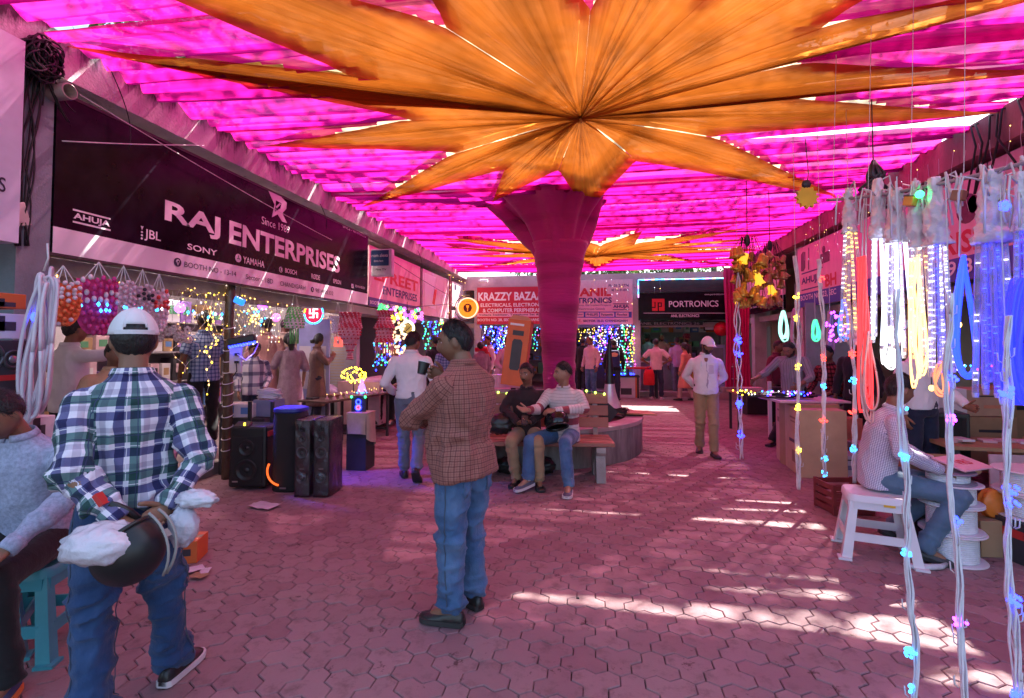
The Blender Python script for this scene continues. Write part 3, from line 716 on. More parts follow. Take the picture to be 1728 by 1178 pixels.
mb = MB(); ringdisc(mb, rad * .9, rad * 1.02, -.064); mb.build('rim', M_CREAM, rs_sign)
mb = MB(); ringdisc(mb, rad * .001, rad * .42, -.064); mb.build('emblem', mat('brown emblem', (.12, .05, .01), .5), rs_sign)
mb = MB();
for a in (-.5, 0, .5): mb.tube([(rad * .3 * math.sin(a) * .9, -.068, rad * .28 * math.cos(a)), (0, -.068, -rad * .05), (0, -.068, -rad * .3)], .012, 4)
mb.build('emblem', M_ORG, rs_sign)
P = Panel(rs_sign, c + Vector((-rad * .6, -.066, rad * .55)), (1, 0, 0)); P.text('COFFEE' if False else 'ALL IN ONE', 0, 0, rad * 1.2, rad * .13, mat('brown emblem', (.12, .05, .01)), k=0)
mb = MB(); mb.tube(arc((-.02, 0, 0), rad * 1.25, R(80), R(280), 18), .014, 6); mb.box((-rad * 1.25 - .06, 0, 0), (.14, .05, .12)); mb.build('bracket', M_FRAME, rs_sign, smooth=False)
def far(label, x0, y0, x1, y1, m, Y=YB - .06, d=.05):
 a = at_Y(x0, y1, Y); b = at_Y(x1, y0, Y); P = board(label, (a.x, Y, a.z), (1, 0, 0)); P.W = b.x - a.x; P.H = b.z - a.z
 P.slab(0, 0, P.W, P.H, m, 'sign_face', d); return P
P = far('wide crimson shop sign with white lettering at the far end, left of the wrapped tree', 805, 483, 934, 547.5, M_SRED); T = P.text_px
T('KRAZZY BAZAAR', (807, 507), (926, 507), 14, M_INKW, bold=.03); T('ELECTRICALS, ELECTRONICS', (811, 518.5), (922, 518.5), 7, M_INKW, bold=.02); T('& COMPUTER PERIPHERALS', (814.6, 527), (916, 527), 6.5, M_INKW, bold=.02)
P.poly(pxpoly(P, [(805, 534.5), (934, 534.5), (934, 528.6), (805, 528.6)]), M_SPNK, 'strip'); T('Voltage Stabilizer, Telephone Set & Spares', (808, 533.5), (930, 533.5), 4.2, M_INKD, bold=.02, k=2)
T('BOOTH NO. 28, SECTOR 18-D, CHANDIGARH', (806, 542.5), (930, 542.5), 5, M_INKW, bold=.02)
P = far('pink-tinted shop sign with a row of maker names, right of the wrapped tree', 936, 471, 1067.5, 548, M_SPNK, d=.04); T = P.text_px
T('ANIL', (977.5, 500), (1031, 500), 14, M_INKR, bold=.04); T('ELECTRONICS', (945, 512), (1032.5, 512), 9.5, M_INKN, bold=.03)
T('Ph. 01 2-2774', (1027, 484.5), (1061, 484.5), 5, M_INKN, bold=.01); T('M. 94141-0011', (1032, 491.5), (1061, 491.5), 4.5, M_INKN, bold=.01)
T('All Components, Electronics Projects', (950, 517.5), (1031, 517.5), 4, M_INKN); T('Electricals, Electronics Goods', (950, 523.5), (1021, 523.5), 4, M_INKN)
T('AHUJA', (1034.5, 521), (1061.5, 521), 6.5, M_INKN, bold=.04)
for y in (512.8, 522.6): P.poly(pxpoly(P, [(1034, y + .7), (1062, y + .7), (1062, y - .5), (1034, y - .5)]), M_INKN)
P.poly(pxpoly(P, [(937, 536), (1066, 536), (1066, 526), (937, 526)]), M_SBLU, 'strip')
for nm, x0, x1 in (('Crompton', 965, 985), ('PHILIPS', 988, 1011), ('Panasonic', 1012.5, 1036.5), ('Finolex', 1039, 1061)):
 P.poly(pxpoly(P, [(x0, 534.6), (x1, 534.6), (x1, 527.4), (x0, 527.4)]), M_SPNK, 'strip', 2); T(nm, (x0 + 2, 533), (x1 - 2, 533), 4.2, M_INKN, bold=.02, k=3)
T('27,', (973, 544), (981, 544), 4.6, M_INKR, bold=.03); T('SECTOR 18-D, CHANDIGARH', (984, 544), (1059, 544), 4.4, M_INKN, bold=.03)
P = far('black shop sign with a red square emblem and white lettering at the far right end', 1077.5, 492.5, 1225, 540.5, M_SBLK, YB - .16); T = P.text_px
T('PORTRONICS', (1128.7, 518), (1212.5, 518), 10.5, M_INKW, bold=.012); P.poly(pxpoly(P, [(1086, 528.8), (1224, 528.8), (1224, 528), (1086, 528)]), M_INKW, 'rule')
T('ANIL ELECTRONICS', (1132, 535.2), (1180, 535.2), 4.6, M_INKW, bold=.02); T('www.portronics.com', (1188.6, 499), (1224, 499), 3.8, M_INKW)
M_PRED = mat('emblem red', (.72, .02, .03), .4, var=.03); u0, v0, u1, v1 = px_rect(P, (1100.2, 504.4), (1121.5, 524.6)); a = u1 - u0
P.poly([(u0, v0), (u1, v0), (u1, v1), (u0, v1)], M_PRED)
P.poly([[(u0 + a * .0, v0 + a * .25), (u0 + a * .28, v0 + a * .25), (u0 + a * .28, v0 + a * .75), (u0 + a * .2, v0 + a * .75), (u0 + a * .2, v0 + a * .33), (u0, v0 + a * .33)][::1], [(u0 + a * .45, v0), (u0 + a * .55, v0), (u0 + a * .55, v0 + a * .7), (u0 + a * .45, v0 + a * .7)], [(u0 + a * .45, v0 + a * .62), (u0 + a * .78, v0 + a * .62), (u0 + a * .78, v0 + a * .7), (u0 + a * .45, v0 + a * .7)], [(u0 + a * .7, v0 + a * .35), (u0 + a * .78, v0 + a * .35), (u0 + a * .78, v0 + a * .7), (u0 + a * .7, v0 + a * .7)], [(u0 + a * .55, v0 + a * .33), (u0 + a * .78, v0 + a * .33), (u0 + a * .78, v0 + a * .4), (u0 + a * .55, v0 + a * .4)]], M_SBLK, k=2)
hd = P.slab(0, P.H + .02, P.W, P.H + .44, M_DARK, 'header_panel', .10, front=-.06)
u0, v0 = P.uv(1078, 472.5); mb = MB(); cols = []
strip_cols = [(0.1, .3, 1), (.1, .8, 1), (.9, .3, .9), (.2, .3, 1), (.9, .5, .3), (.1, .7, 1)]
led = []
for k in range(26):
 m = glow('strip led %d' % (k % 6), strip_cols[k % 6], .8)
 x0 = P.W * k / 26; b = MB().tube([P.P(x0, v0, .02), P.P(x0 + P.W / 26, v0, .02)], .018, 5); led.append((b, m))
for k in range(6): led.append((MB().tube([P.P(0.0, v0 - .09 * k, .02), P.P(0.0, v0 - .09 * (k + 1), .02)], .018, 5), glow('strip led %d' % (k % 3), strip_cols[k % 3], .8)))
ls = thing('light_strip', 'multicoloured light strip along the top of the black far-end sign', 'light strip', tuple(P.P(0, v0)))
for b, m in led: b.build('led_segment', m, ls, world=True)
P = far('old painted lettering board under the black far-end sign', 1076, 542, 1186, 549.5, mat('dark green board', (.03, .04, .045), .6), YB + .2, .03)
P.text('ANIL ELECTRONICS 26', .05, .02, P.W - .1, P.H - .04, mat('faded ink', (.45, .38, .42), .6), bold=.01)
XSR = 4.20
def rsign(label, x0, yb, x1, yt_h, zb, zt, m):
 a = at_X(x0, yb, XSR); b = at_X(x1, yb, XSR) if x1 < 1750 else Vector((0, x1 - 1750, 0)); P = board(label, (XSR, a.y, zb), (0, -1, 0)); P.W = a.y - b.y; P.H = zt - zb
 P.slab(0, 0, P.W, P.H, m, 'sign_face', .06); return P
P = rsign('long pink-tinted shop sign with a blue strip, behind the hanging light tubes on the right', 1348, 519, 1752.2, 0, 2.32, 3.54, M_SPNK); T = P.text_px
P.slab(0, 0, P.W, .27, M_SBLU, 'blue_strip', .02, front=.003)
T('AHUJA', (1353, 483.4), (1387, 475.3), 14, M_INKN, bold=.03)
for ya, yb in ((462, 452), (489.5, 482.5)):
 a, b = P.uv(1353, ya), P.uv(1388, yb); v = (a[1] + b[1]) / 2; P.poly([(a[0], v - .012), (b[0], v - .012), (b[0], v + .012), (a[0], v + .012)], M_INKN)
T('BH', (1393, 484.5), (1412, 480), 21, M_INKR, bold=.035)
T('ENTERPRISES', (1490, 461), (1684, 411), 30, M_INKR, bold=.03)
T('BOOTH NO. 23, SEC', (1352, 509.5), (1412, 498), 10, M_INKW, bold=.02, k=2); T('9 8 8 4', (1600, 468), (1706, 446), 24, M_INKW, bold=.015, k=2)
T('RON', (1591, 318), (1613, 309), 12, M_INKD, bold=.02); T('CON', (1638, 300), (1668, 288), 14, M_INKD, bold=.02)
M_PIC = mat('printed picture', (.10, .03, .05), .45, var=.4, vs=9)
P.poly(pxpoly(P, [(1352, 458), (1352, 430), (1355, 425), (1359, 425), (1359, 452), (1356, 458)][::1]), M_PIC, 'picture'); P.poly(pxpoly(P, [(1364, 455), (1364, 418), (1365.5, 418), (1365.5, 455)]), M_PIC, 'picture')
P.poly(pxpoly(P, [(1384, 447), (1384, 430), (1400, 422), (1400, 440)]), M_PIC, 'picture'); c = P.uv(1390, 421); P.poly(disc(c, .07, 14), M_PIC, 'picture')
for x, y, r in ((1632, 352, .17), (1622, 340, .10), (1644, 344, .10), (1548, 372, .12), (1556, 362, .12), (1545, 385, .10)):
 P.poly(disc(P.uv(x, y), r, 18), M_PIC, 'picture', k=1 + 0.1 * (x % 3))
P = rsign('low black shop sign with small lettering in two scripts, beneath the golden bells', 1261, 530.5, 1321.5, 0, 2.37, 2.68, M_SBLK); T = P.text_px
P.slab(0, .312, P.W, 1.15, M_SPNK, 'upper_panel', .05, front=-.01)
T('Super Sales', (1263, 523.4), (1277.5, 519.6), 4.6, M_INKW); T('\u0938\u0941\u092a\u0930 \u0938\u0947\u0932\u094d\u0938', (1301.5, 514.4), (1317.6, 508.6), 9, M_INKW)
o = at_X(-60, 400, -4.0); e = at_X(22, 360, -4.0)
P = board('lavender white sign cut off by the left edge of the view', (-4.0, 1.9, 2.30), (0, 1, 0)); L = e.y + .04 - 1.9
P.slab(0, 0, L, 1.45, mat('lavender sign', (.62, .56, .70), .45, var=.08), 'sign_face', .2); P.text_px('ENTERPRISES'[-4:], (-40, 325), (9, 314), 26, M_INKD, bold=.01)
# ================================================================ people
def V(*a): return Vector(a)
class PM(MB):
 """mesh collector for bodies: rounded tapering limbs"""
 def cap(s, a, b, ra, rb, n=14, flat=(False, False), ell_=1.0, side=None):
  a, b = V(*a), V(*b); d = (b - a); L = d.length; d.normalize(); x, y = frame(d, side)
  rg = []
  def ring(p, r): rg.append([p + x * (r * math.cos(t)) + y * (r * ell_ * math.sin(t)) for t in [2 * math.pi * k / n for k in range(n)]])
  if not flat[0]:
   for th in (80, 55, 28): ring(a - d * ra * math.sin(R(th)), ra * math.cos(R(th)))
  for i in range(6): ring(a + d * L * i / 5, ra + (rb - ra) * i / 5)
  if not flat[1]:
   for th in (28, 55, 80): ring(b + d * rb * math.sin(R(th)), rb * math.cos(R(th)))
  return s.rings(rg)
 def chain(s, pts, rs, flat=(False, False), **k):
  for i in range(len(pts) - 1):
   s.cap(pts[i], pts[i + 1], rs[i], rs[i + 1], flat=(flat[0] and i == 0, flat[1] and i == len(pts) - 2), **k)
  return s
 def loft(s, pts, rx, ry, side, n=24, dome=(True, True), power=2.3):
  """elliptical sections along a spine; side = the body's right"""
  rg = []; pts = [V(*p) for p in pts]
  for i, p in enumerate(pts):
   d = pts[min(i + 1, len(pts) - 1)] - pts[max(i - 1, 0)]; x, y = frame(d, side)
   def sg(c): return math.copysign(abs(c) ** (2 / power), c)
   rg.append([p + x * (rx[i] * sg(math.cos(t))) + y * (ry[i] * sg(math.sin(t))) for t in [2 * math.pi * k / n for k in range(n)]])
  return s.rings(rg)
TMP = []
def solid(mb, name, voxel, smooth=4, disp=None, seed=0, keep=None):
 """fuse overlapping limbs into one continuous skin, smooth it, add cloth folds"""
 me = bpy.data.meshes.new(name); me.from_pydata([tuple(v) for v in mb.v], [], mb.f); me.update()
 o = bpy.data.objects.new(name, me); COL.objects.link(o)
 m = o.modifiers.new('r', 'REMESH'); m.mode = 'VOXEL'; m.voxel_size = voxel; m.use_smooth_shade = True
 if smooth:
  m = o.modifiers.new('s', 'SMOOTH'); m.factor = 0.5; m.iterations = smooth
 bpy.context.view_layer.update()
 ev = o.evaluated_get(bpy.context.evaluated_depsgraph_get())
 out = bpy.data.meshes.new_from_object(ev)
 bpy.data.objects.remove(o); bpy.data.meshes.remove(me)
 out.name = name
 return out
def coords(me):
 co = np.empty(len(me.vertices) * 3, np.float32); me.vertices.foreach_get('co', co); return co.reshape(-1, 3).astype(np.float64)
def normals(me):
 no = np.empty(len(me.vertices) * 3, np.float32); me.vertex_normals.foreach_get('vector', no); return no.reshape(-1, 3).astype(np.float64)
def setco(me, co): me.vertices.foreach_set('co', co.astype(np.float32).ravel()); me.update()
_g = np.random.RandomState(5).rand(64, 64, 64)
def vnoise(p):
 """smooth value noise, vectorised"""
 i = np.floor(p).astype(int); f = p - i; f = f * f * (3 - 2 * f); r = 0
 for dx in (0, 1):
  for dy in (0, 1):
   for dz in (0, 1):
    wgt = (f[:, 0] if dx else 1 - f[:, 0]) * (f[:, 1] if dy else 1 - f[:, 1]) * (f[:, 2] if dz else 1 - f[:, 2])
    r = r + wgt * _g[(i[:, 0] + dx) % 64, (i[:, 1] + dy) % 64, (i[:, 2] + dz) % 64]
 return r
def folds(me, amp, freq, seed, where=None):
 """creases: ridged noise pushed along the normal"""
 co = coords(me); no = normals(me)
 q = co * np.array(freq) + seed * 3.7
 q = q + 0.7 * np.stack([vnoise(co * 5 + seed + k) for k in (0, 9, 18)], 1)
 n = 1 - np.abs(2 * vnoise(q) - 1); n2 = 1 - np.abs(2 * vnoise(q * 2.1 + 5) - 1)
 h = (n ** 2.2) * 0.95 + (n2 ** 2) * 0.45 - 0.45
 wgt = 1.0 if where is None else where(co)
 setco(me, co + no * (h * amp * wgt)[:, None])
def bone_uv(me, bones):
 """cloth coordinates in metres: round and along the nearest bone. bones: (a, b, ref direction, radius)"""
 co = coords(me); nl = len(me.loops); li = np.empty(nl, np.int32); me.loops.foreach_get('vertex_index', li)
 npoly = len(me.polygons); ls = np.empty(npoly, np.int32); lt = np.empty(npoly, np.int32)
 me.polygons.foreach_get('loop_start', ls); me.polygons.foreach_get('loop_total', lt)
 pid = np.repeat(np.arange(npoly), lt); cen = np.zeros((npoly, 3)); np.add.at(cen, pid, co[li]); cen /= lt[:, None]
 best = None; bi = np.zeros(npoly, int)
 for k, (a, b, ref, rad) in enumerate(bones):
  a = np.array(a); b = np.array(b); d = b - a; L = np.linalg.norm(d); d = d / L
  t = np.clip((cen - a) @ d, 0, L); dist = np.linalg.norm(cen - a - t[:, None] * d, axis=1) / rad
  if best is None: best = dist.copy()
  else:
   m = dist < best; bi[m] = k; best[m] = dist[m]
 uv = np.zeros((nl, 2))
 for k, (a, b, ref, rad) in enumerate(bones):
  x, y = [np.array(v) for v in frame(V(*b) - V(*a), V(*ref))]; a = np.array(a); d = np.array(b) - a; d /= np.linalg.norm(d)
  m = bi[pid] == k
  def ang(p): q = p - a; return np.arctan2(q @ y, q @ x)
  ac = ang(cen)[pid[m]]; al = ang(co[li[m]]); al = ac + (al - ac + np.pi) % (2 * np.pi) - np.pi
  uv[m, 0] = al * rad + k * 0.37; uv[m, 1] = (co[li[m]] - a) @ d
 lay = me.uv_layers.new(name='cloth'); lay.data.foreach_set('uv', uv.astype(np.float32).ravel())
# ------------------------------------------------ cloth materials
def cloth(name, col, rough=.85, var=.12, vs=9, weave=600, bump=.25, worn=None, grain=0.35):
 if name in MATS: return MATS[name]
 t = NT(name); co = t.coord('Object'); f = t.noise(co, vs, 4, .6)
 a = tuple(x * (1 - var) for x in col); b = tuple(min(1, x * (1 + var)) for x in col)
 c = t.mix(t.ramp(f, [(.3, 0), (.7, 1)]), a, b)
 if worn is not None: c = t.mix(t.ramp(t.noise(co, 4.5, 3), [(.45, 0), (.72, .75)]), c, worn)
 c = t.mix(t.math('MULTIPLY', t.noise(co, weave * .5, 1), grain), c, tuple(x * .55 for x in col))
 h = t.math('ADD', t.noise(t.coord('Object', (1, 1, .55)), 26, 3, .6), t.math('MULTIPLY', t.noise(co, weave, 1), .15))
 t.bsdf(c, rough, 0, .25, t.bump(h, bump, .02), Sheen_Weight=.15); MATS[name] = t.m; return t.m
def cloth_uv(name, base, bands, rough=.85, blend='MIX', bump=.25, var=.08):
 """woven checks and stripes; bands: (axis, period, offset, width, colour, strength)"""
 if name in MATS: return MATS[name]
 t = NT(name); uv = t.n('UVMap', uv_map='cloth').outputs[0]; sp = t.n('SeparateXYZ'); t.l(uv, sp.inputs[0])
 wob = t.noise(t.coord('Object'), 7, 2); c = base; co = t.coord('Object')
 f0 = t.noise(co, 8, 3); c = t.mix(f0, tuple(x * (1 - var) for x in base), tuple(min(1, x * (1 + var)) for x in base))
 for bd in bands:
  ax, per, off, wd, col, st = bd[:6]; bl = bd[6] if len(bd) > 6 else blend
  ph = t.math('FRACT', t.math('ADD', t.math('DIVIDE', t.math('ADD', sp.outputs[ax], t.math('MULTIPLY', wob, .012)), per), off + 50))
  m = t.math('LESS_THAN', ph, wd); c = t.mix(t.math('MULTIPLY', m, st), c, col, bl)
 h = t.math('ADD', t.noise(t.coord('Object', (1, 1, .6)), 24, 3, .6), t.math('MULTIPLY', t.noise(co, 500, 1), .12))
 t.bsdf(c, rough, 0, .25, t.bump(h, bump, .02), Sheen_Weight=.1); MATS[name] = t.m; return t.m
def skin_mat(name, col):
 t = NT(name); co = t.coord('Object'); f = t.noise(co, 30, 3); at = t.n('Attribute', attribute_name='tint')
 c = t.mix(t.ramp(f, [(.3, 0), (.7, .5)]), col, tuple(x * .8 for x in col)); c = t.mix(t.math('MINIMUM', at.outputs['Fac'], 1.0), c, (col[0] * .55, col[1] * .33, col[2] * .33))
 t.bsdf(c, .5, 0, .4, t.bump(t.noise(co, 220, 2), .15, .003), Subsurface_Weight=.06, Subsurface_Scale=.01); return t.m
M_SKIN = [skin_mat('brown skin', (.26, .125, .075)), skin_mat('dark brown skin', (.17, .08, .05)), skin_mat('light brown skin', (.36, .19, .125))]
M_HAIR = mat('black hair', (.012, .010, .010), .45, var=.3, vs=80, bump=.9, bs=130, stretch=(1, 1, .3))
M_HGREY = mat('greying hair', (.05, .045, .045), .5, var=.5, vs=120, bump=.8, bs=120)
M_EYEW = mat('eye white', (.62, .58, .55), .25, var=0); M_EYED = mat('eye dark', (.012, .008, .006), .15, var=0)
M_LEATH = mat('black leather', (.018, .016, .016), .35, var=.3, vs=10, bump=.2)
M_SOLEW = mat('pale sole', (.62, .56, .58), .6, var=.1); M_SOLEB = mat('dark sole', (.03, .028, .028), .7)
M_BELT = mat('belt leather', (.02, .016, .015), .4); M_BUCK = mat('steel', (.55, .55, .58), .3, metal=1, var=.1)
M_JEAN = cloth('blue denim', (.055, .12, .25), .8, .3, 6, worn=(.17, .28, .46), bump=.5); M_JEAND = cloth('deep blue denim', (.020, .055, .15), .8, .3, 6, worn=(.055, .12, .27), bump=.5)
M_JEANN = cloth('dark jeans', (.03, .04, .075), .8, .2); M_BLACKT = cloth('black trousers', (.014, .013, .015), .8, .2)
M_TAN = cloth('tan trousers', (.36, .235, .135), .8, .12); M_GREYT = cloth('grey blue trousers', (.15, .17, .23), .75, .12)
M_WHITE = cloth('white shirt', (.74, .72, .76), .75, .05, grain=.05)
# ------------------------------------------------ heads
HA, HB, HC = .076, .096, .120
def head_pts(d):
 """skin surface for unit directions d (x right, y front, z up), centred between the ears"""
 p = d * np.array([HA, HB, HC]); x, y, z = p[:, 0].copy(), p[:, 1].copy(), p[:, 2].copy()
 t = np.clip(-z / HC, 0, 1); fr = y > 0
 x *= 1 - .24 * t ** 1.5; y = np.where(fr, y * (1 + .02 * t), y * (1 - .38 * t ** 1.3)); y = np.where(~fr & (z > 0), y * 1.03, y)
 fm = np.clip(d[:, 1] * 1.6, 0, 1) ** .5 * fr
 G = lambda u, s: np.exp(-(u / s) ** 2)
 y = y + fm * (.024 * G(x, .013) * G(z + .034, .016) + .013 * G(x, .011) * G(z + .010, .022) + .006 * G(np.abs(x) - .012, .007) * G(z + .040, .009)
     - .011 * G(np.abs(x) - .031, .015) * G(z - .006, .011) + .006 * G(z - .027, .009) * G(x, .05)
     + .007 * G(x, .022) * (G(z + .064, .006) + 1.1 * G(z + .078, .007)) - .004 * G(x, .03) * G(z + .071, .003) + .011 * G(x, .022) * G(z + .107, .016) - .004 * G(z + .092, .007) * G(x, .03)
     + .004 * G(np.abs(x) - .042, .016) * G(z + .03, .02))
 return np.stack([x, y, z], 1)
def sphere_dirs(nu, nv):
 th = np.linspace(0.02, np.pi - .02, nv); ph = np.linspace(0, 2 * np.pi, nu, endpoint=False)
 return np.array([[np.sin(a) * np.sin(b), np.sin(a) * np.cos(b), np.cos(a)] for a in th for b in ph])
def grid_faces(nu, nv): return [(j * nu + i, (j + 1) * nu + i, (j + 1) * nu + (i + 1) % nu, j * nu + (i + 1) % nu) for j in range(nv - 1) for i in range(nu)]
def head_matrix(J):
 f = V(*J['look']).normalized(); up = V(*J.get('hup', (0, 0, 1))); up = (up - f * up.dot(f)).normalized(); r = f.cross(up)
 s = J['S'] * J.get('hs', 1.0)
 return Matrix(((r.x * s, f.x * s, up.x * s, J['head'][0]), (r.y * s, f.y * s, up.y * s, J['head'][1]), (r.z * s, f.z * s, up.z * s, J['head'][2]), (0, 0, 0, 1)))
def xf(M, P): return P @ np.array(M.to_3x3()).T + np.array(M.translation)
def add_head(mb, J, nu=44, nv=36):
 M = head_matrix(J); p = head_pts(sphere_dirs(nu, nv)); q = xf(M, p)
 fs = grid_faces(nu, nv) + [tuple(range(nu))[::-1], tuple((nv - 1) * nu + i for i in range(nu))]
 mb.add([tuple(v) for v in q], [tuple(reversed(f)) for f in fs])
 for s in (-1, 1):
  mb.ell(M @ V(s * .077, -.008, -.008), (.010 * J['S'], .020 * J['S'], .033 * J['S']), 10, 7, rot=(M.to_3x3().normalized() @ Matrix.Rotation(R(-14 * s), 3, 'Z') @ Matrix.Rotation(R(-10), 3, 'X')))
def hair_shell(J, root, style, m, nu=56, nv=40, name='hair', lumps=.004, thick=.012, strands=2600):
 """hair as a shell over the skull, cut at the hairline of the style"""
 M = head_matrix(J); d = sphere_dirs(nu, nv); p = head_pts(d); az = np.abs(np.arctan2(p[:, 0], p[:, 1])); z = p[:, 2]
 fz, sz_, bz = style
 line = np.interp(az, [0, .55, .95, 1.35, 1.75, 2.2, np.pi], [fz, fz - .006, fz - .03, sz_, sz_ + .012, bz + .03, bz])
 k = np.clip((z - line) / .016 + .5, 0, 1)
 rad = thick * (.35 + .65 * np.clip((z - line) / .06, 0, 1)) + lumps * (vnoise(d * 9 + J['S'] * 40) - .4) * 2
 q = p * (1 + ((k * rad - (1 - k) * .012) / np.linalg.norm(p, axis=1))[:, None])
 fs = grid_faces(nu, nv); keep = k > .02; fs = [f for f in fs if any(keep[i] for i in f)] + [tuple(range(nu))[::-1]]
 mb = MB().add([tuple(v) for v in xf(M, q)], [tuple(reversed(f)) for f in fs]); ho = mb.build(name, m, root, smooth=True)
 if nu >= 56 and strands:
  rs = random.Random(int(J['S'] * 977)); hs_ = MB(); idx = [i for i in range(len(q)) if k[i] > .25]; S = J['S']
  for _ in range(strands):
   i = rs.choice(idx); u = Vector(q[i]).normalized(); fl = Vector((rs.gauss(0, .35), -.35 + rs.gauss(0, .3), -.8 + rs.gauss(0, .3))); fl = (fl - u * fl.dot(u)).normalized(); sd = fl.cross(u) * rs.uniform(.0012, .0024); L_ = rs.uniform(.014, .030)
   p = Vector(q[i]) - u * .003 + Vector((rs.gauss(0, .004), rs.gauss(0, .004), rs.gauss(0, .004))); e = p + fl * L_ + u * rs.uniform(.003, .009)
   hs_.add([M @ (p - sd), M @ (p + sd), M @ e], [(0, 1, 2)])
  hs_.build('hair_strand', m, ho, kind='stuff')
 return ho
def face_parts(J, root, brow=True, moustache=False, beard=0, mh=None, mouth=True):
 M = head_matrix(J); mh = mh or M_HAIR
 def surf(x, z):
  d = np.array([[x / HA, 0, z / HC]]); d[0, 1] = math.sqrt(max(.05, 1 - d[0, 0] ** 2 - d[0, 2] ** 2)); d /= np.linalg.norm(d); return head_pts(d)[0]
 for s in (-1, 1):
  c = surf(s * .031, .006) ; e = M @ V(s * .031, c[1] - .006, .004); mb = MB(); rt = M.to_3x3().normalized()
  mb.ell(e, (.0145 * J['S'], .010 * J['S'], .0075 * J['S']), 12, 8, rot=rt); mb.mat(1).ell(M @ V(s * .031, c[1] + .0012, .0045), (.0062 * J['S'], .0042 * J['S'], .0062 * J['S']), 8, 6, rot=rt)
  mb.build('eye', [M_EYEW, M_EYED], root, smooth=True)
  if brow:
   pts = []
   for t in np.linspace(0, 1, 6):
    x = .014 + .034 * t; z = .024 + .006 * math.sin(t * 2.4) - .003 * t; q = surf(x, z); pts.append(M @ V(s * x, q[1] + .001, z))
   MB().tube(pts, [.0028, .0042, .0045, .004, .003, .0015], 5).build('eyebrow', mh, root, smooth=True)
 if moustache:
  pts = []
  for t in np.linspace(-1, 1, 11):
   x = .027 * t; z = -.0545 - .007 * t * t; q = surf(x, z); pts.append(M @ V(x, q[1] + .002, z))
  MB().tube(pts, [.002, .004, .006, .0065, .006, .0055, .006, .0065, .006, .004, .002], 6).build('moustache', mh, root, smooth=True)
 if beard:
  nu, nv = 48, 40; d = sphere_dirs(nu, nv); p = head_pts(d); z = p[:, 2]; x = np.abs(p[:, 0]); y = p[:, 1]
  line = np.interp(np.arctan2(x, y), [0, .32, .5, .9, 1.3, 1.6], [-.086, -.080, -.045, -.040, .0, .01])
  k = ((z < line) & (y > -.012)).astype(float); k = k * np.clip((line - z) / .01 + .2, 0, 1)
  q = p * (1 + ((k * (.004 + beard * (.5 + vnoise(d * 14))) - (1 - k) * .012) / np.linalg.norm(p, axis=1))[:, None])
  fs = [f for f in grid_faces(nu, nv) if any(k[i] > .05 for i in f)] + [tuple((nv - 1) * nu + i for i in range(nu))]
  MB().add([tuple(v) for v in xf(M, q)], [tuple(reversed(f)) for f in fs]).build('beard', mh, root, smooth=True)
def ball_cap(J, root, m, tilt=.0, bill=True, gap=True):
 """baseball cap: six-panel dome, bill, strap over the gap at the back"""
 M = head_matrix(J) @ Matrix.Rotation(tilt, 4, 'X'); nu, nv = 60, 30
 d = sphere_dirs(nu, nv); p = head_pts(d); q = p * 1.0; q[:, 2] *= 1.03
 q = q * (1 + (.014 / np.linalg.norm(q, axis=1)))[:, None]; fs = grid_faces(nu, nv)
 def ok(f):
  c = q[list(f)].mean(0)
  if c[2] < .028: return False
  if gap and c[1] < 0 and (c[0] / .043) ** 2 + ((c[2] - .036) / .034) ** 2 < 1: return False
  return True
 cap = MB().add([tuple(v) for v in xf(M, q)], [tuple(reversed(f)) for f in fs if ok(f)] ).build('cap', m, root, smooth=True)
 s = cap.modifiers.new('cloth', 'SOLIDIFY'); s.thickness = .003 * J['S']; s.offset = 1
 top = q[:, 2].max(); MB().ell(M @ V(0, 0, top + .002), (.008, .008, .005), 8, 5).build('button', m, cap, smooth=True)
 mb = MB()
 for k in range(6):
  a = math.pi / 6 + k * math.pi / 3; pts = []
  for t in np.linspace(.12, 1.30, 9):
   dd = np.array([[math.sin(t) * math.sin(a), math.sin(t) * math.cos(a), math.cos(t)]]); h = head_pts(dd)[0]; h[2] *= 1.03; h *= 1 + .0172 / np.linalg.norm(h)
   if h[2] > .03 and not (gap and h[1] < 0 and (h[0] / .045) ** 2 + ((h[2] - .036) / .036) ** 2 < 1): pts.append(M @ V(*h))
  if len(pts) > 2: mb.tube(pts, .0016, 5)
 mb.build('seam', m, cap, smooth=True, kind='stuff')
 band = [V(*(head_pts(np.array([[math.sin(a), math.cos(a), .27]]) / math.sqrt(1.073))[0] * (1 + .0))) for a in np.linspace(math.pi * .72, math.pi * 1.28, 14)]
 mb = MB(); rg = []
 for b in band:
  r = V(b.x, b.y, 0).normalized(); bb = V(b.x, b.y, .032) + r * .015
  rg.append([M @ (bb + r * u + V(0, 0, w)) for u, w in ((0, -.009), (.004, -.009), (.004, .009), (0, .009))])
 if gap: mb.rings(rg); mb.build('strap', m, cap)
 if bill:
  mb = MB()
  def bf(u, v, k):
   a = (u - .5) * 2.0; r0 = head_pts(np.array([[math.sin(a), math.cos(a), .25]]) / 1.0308)[0]; r0 = V(r0[0], r0[1], 0) * 1.12
   out = r0 + V(0, 1, 0) * (.078 * v * max(0, math.cos(a * 1.35)) ** .6)
   return M @ V(out.x, out.y, .036 - .018 * v - 1.6 * out.x ** 2 + k)
  mb.grid(lambda u, v: bf(u, v, 0), 18, 6); mb.grid(lambda u, v: bf(1 - u, v, -.005), 18, 6); b = mb.build('bill', m, cap, smooth=True)
 return cap
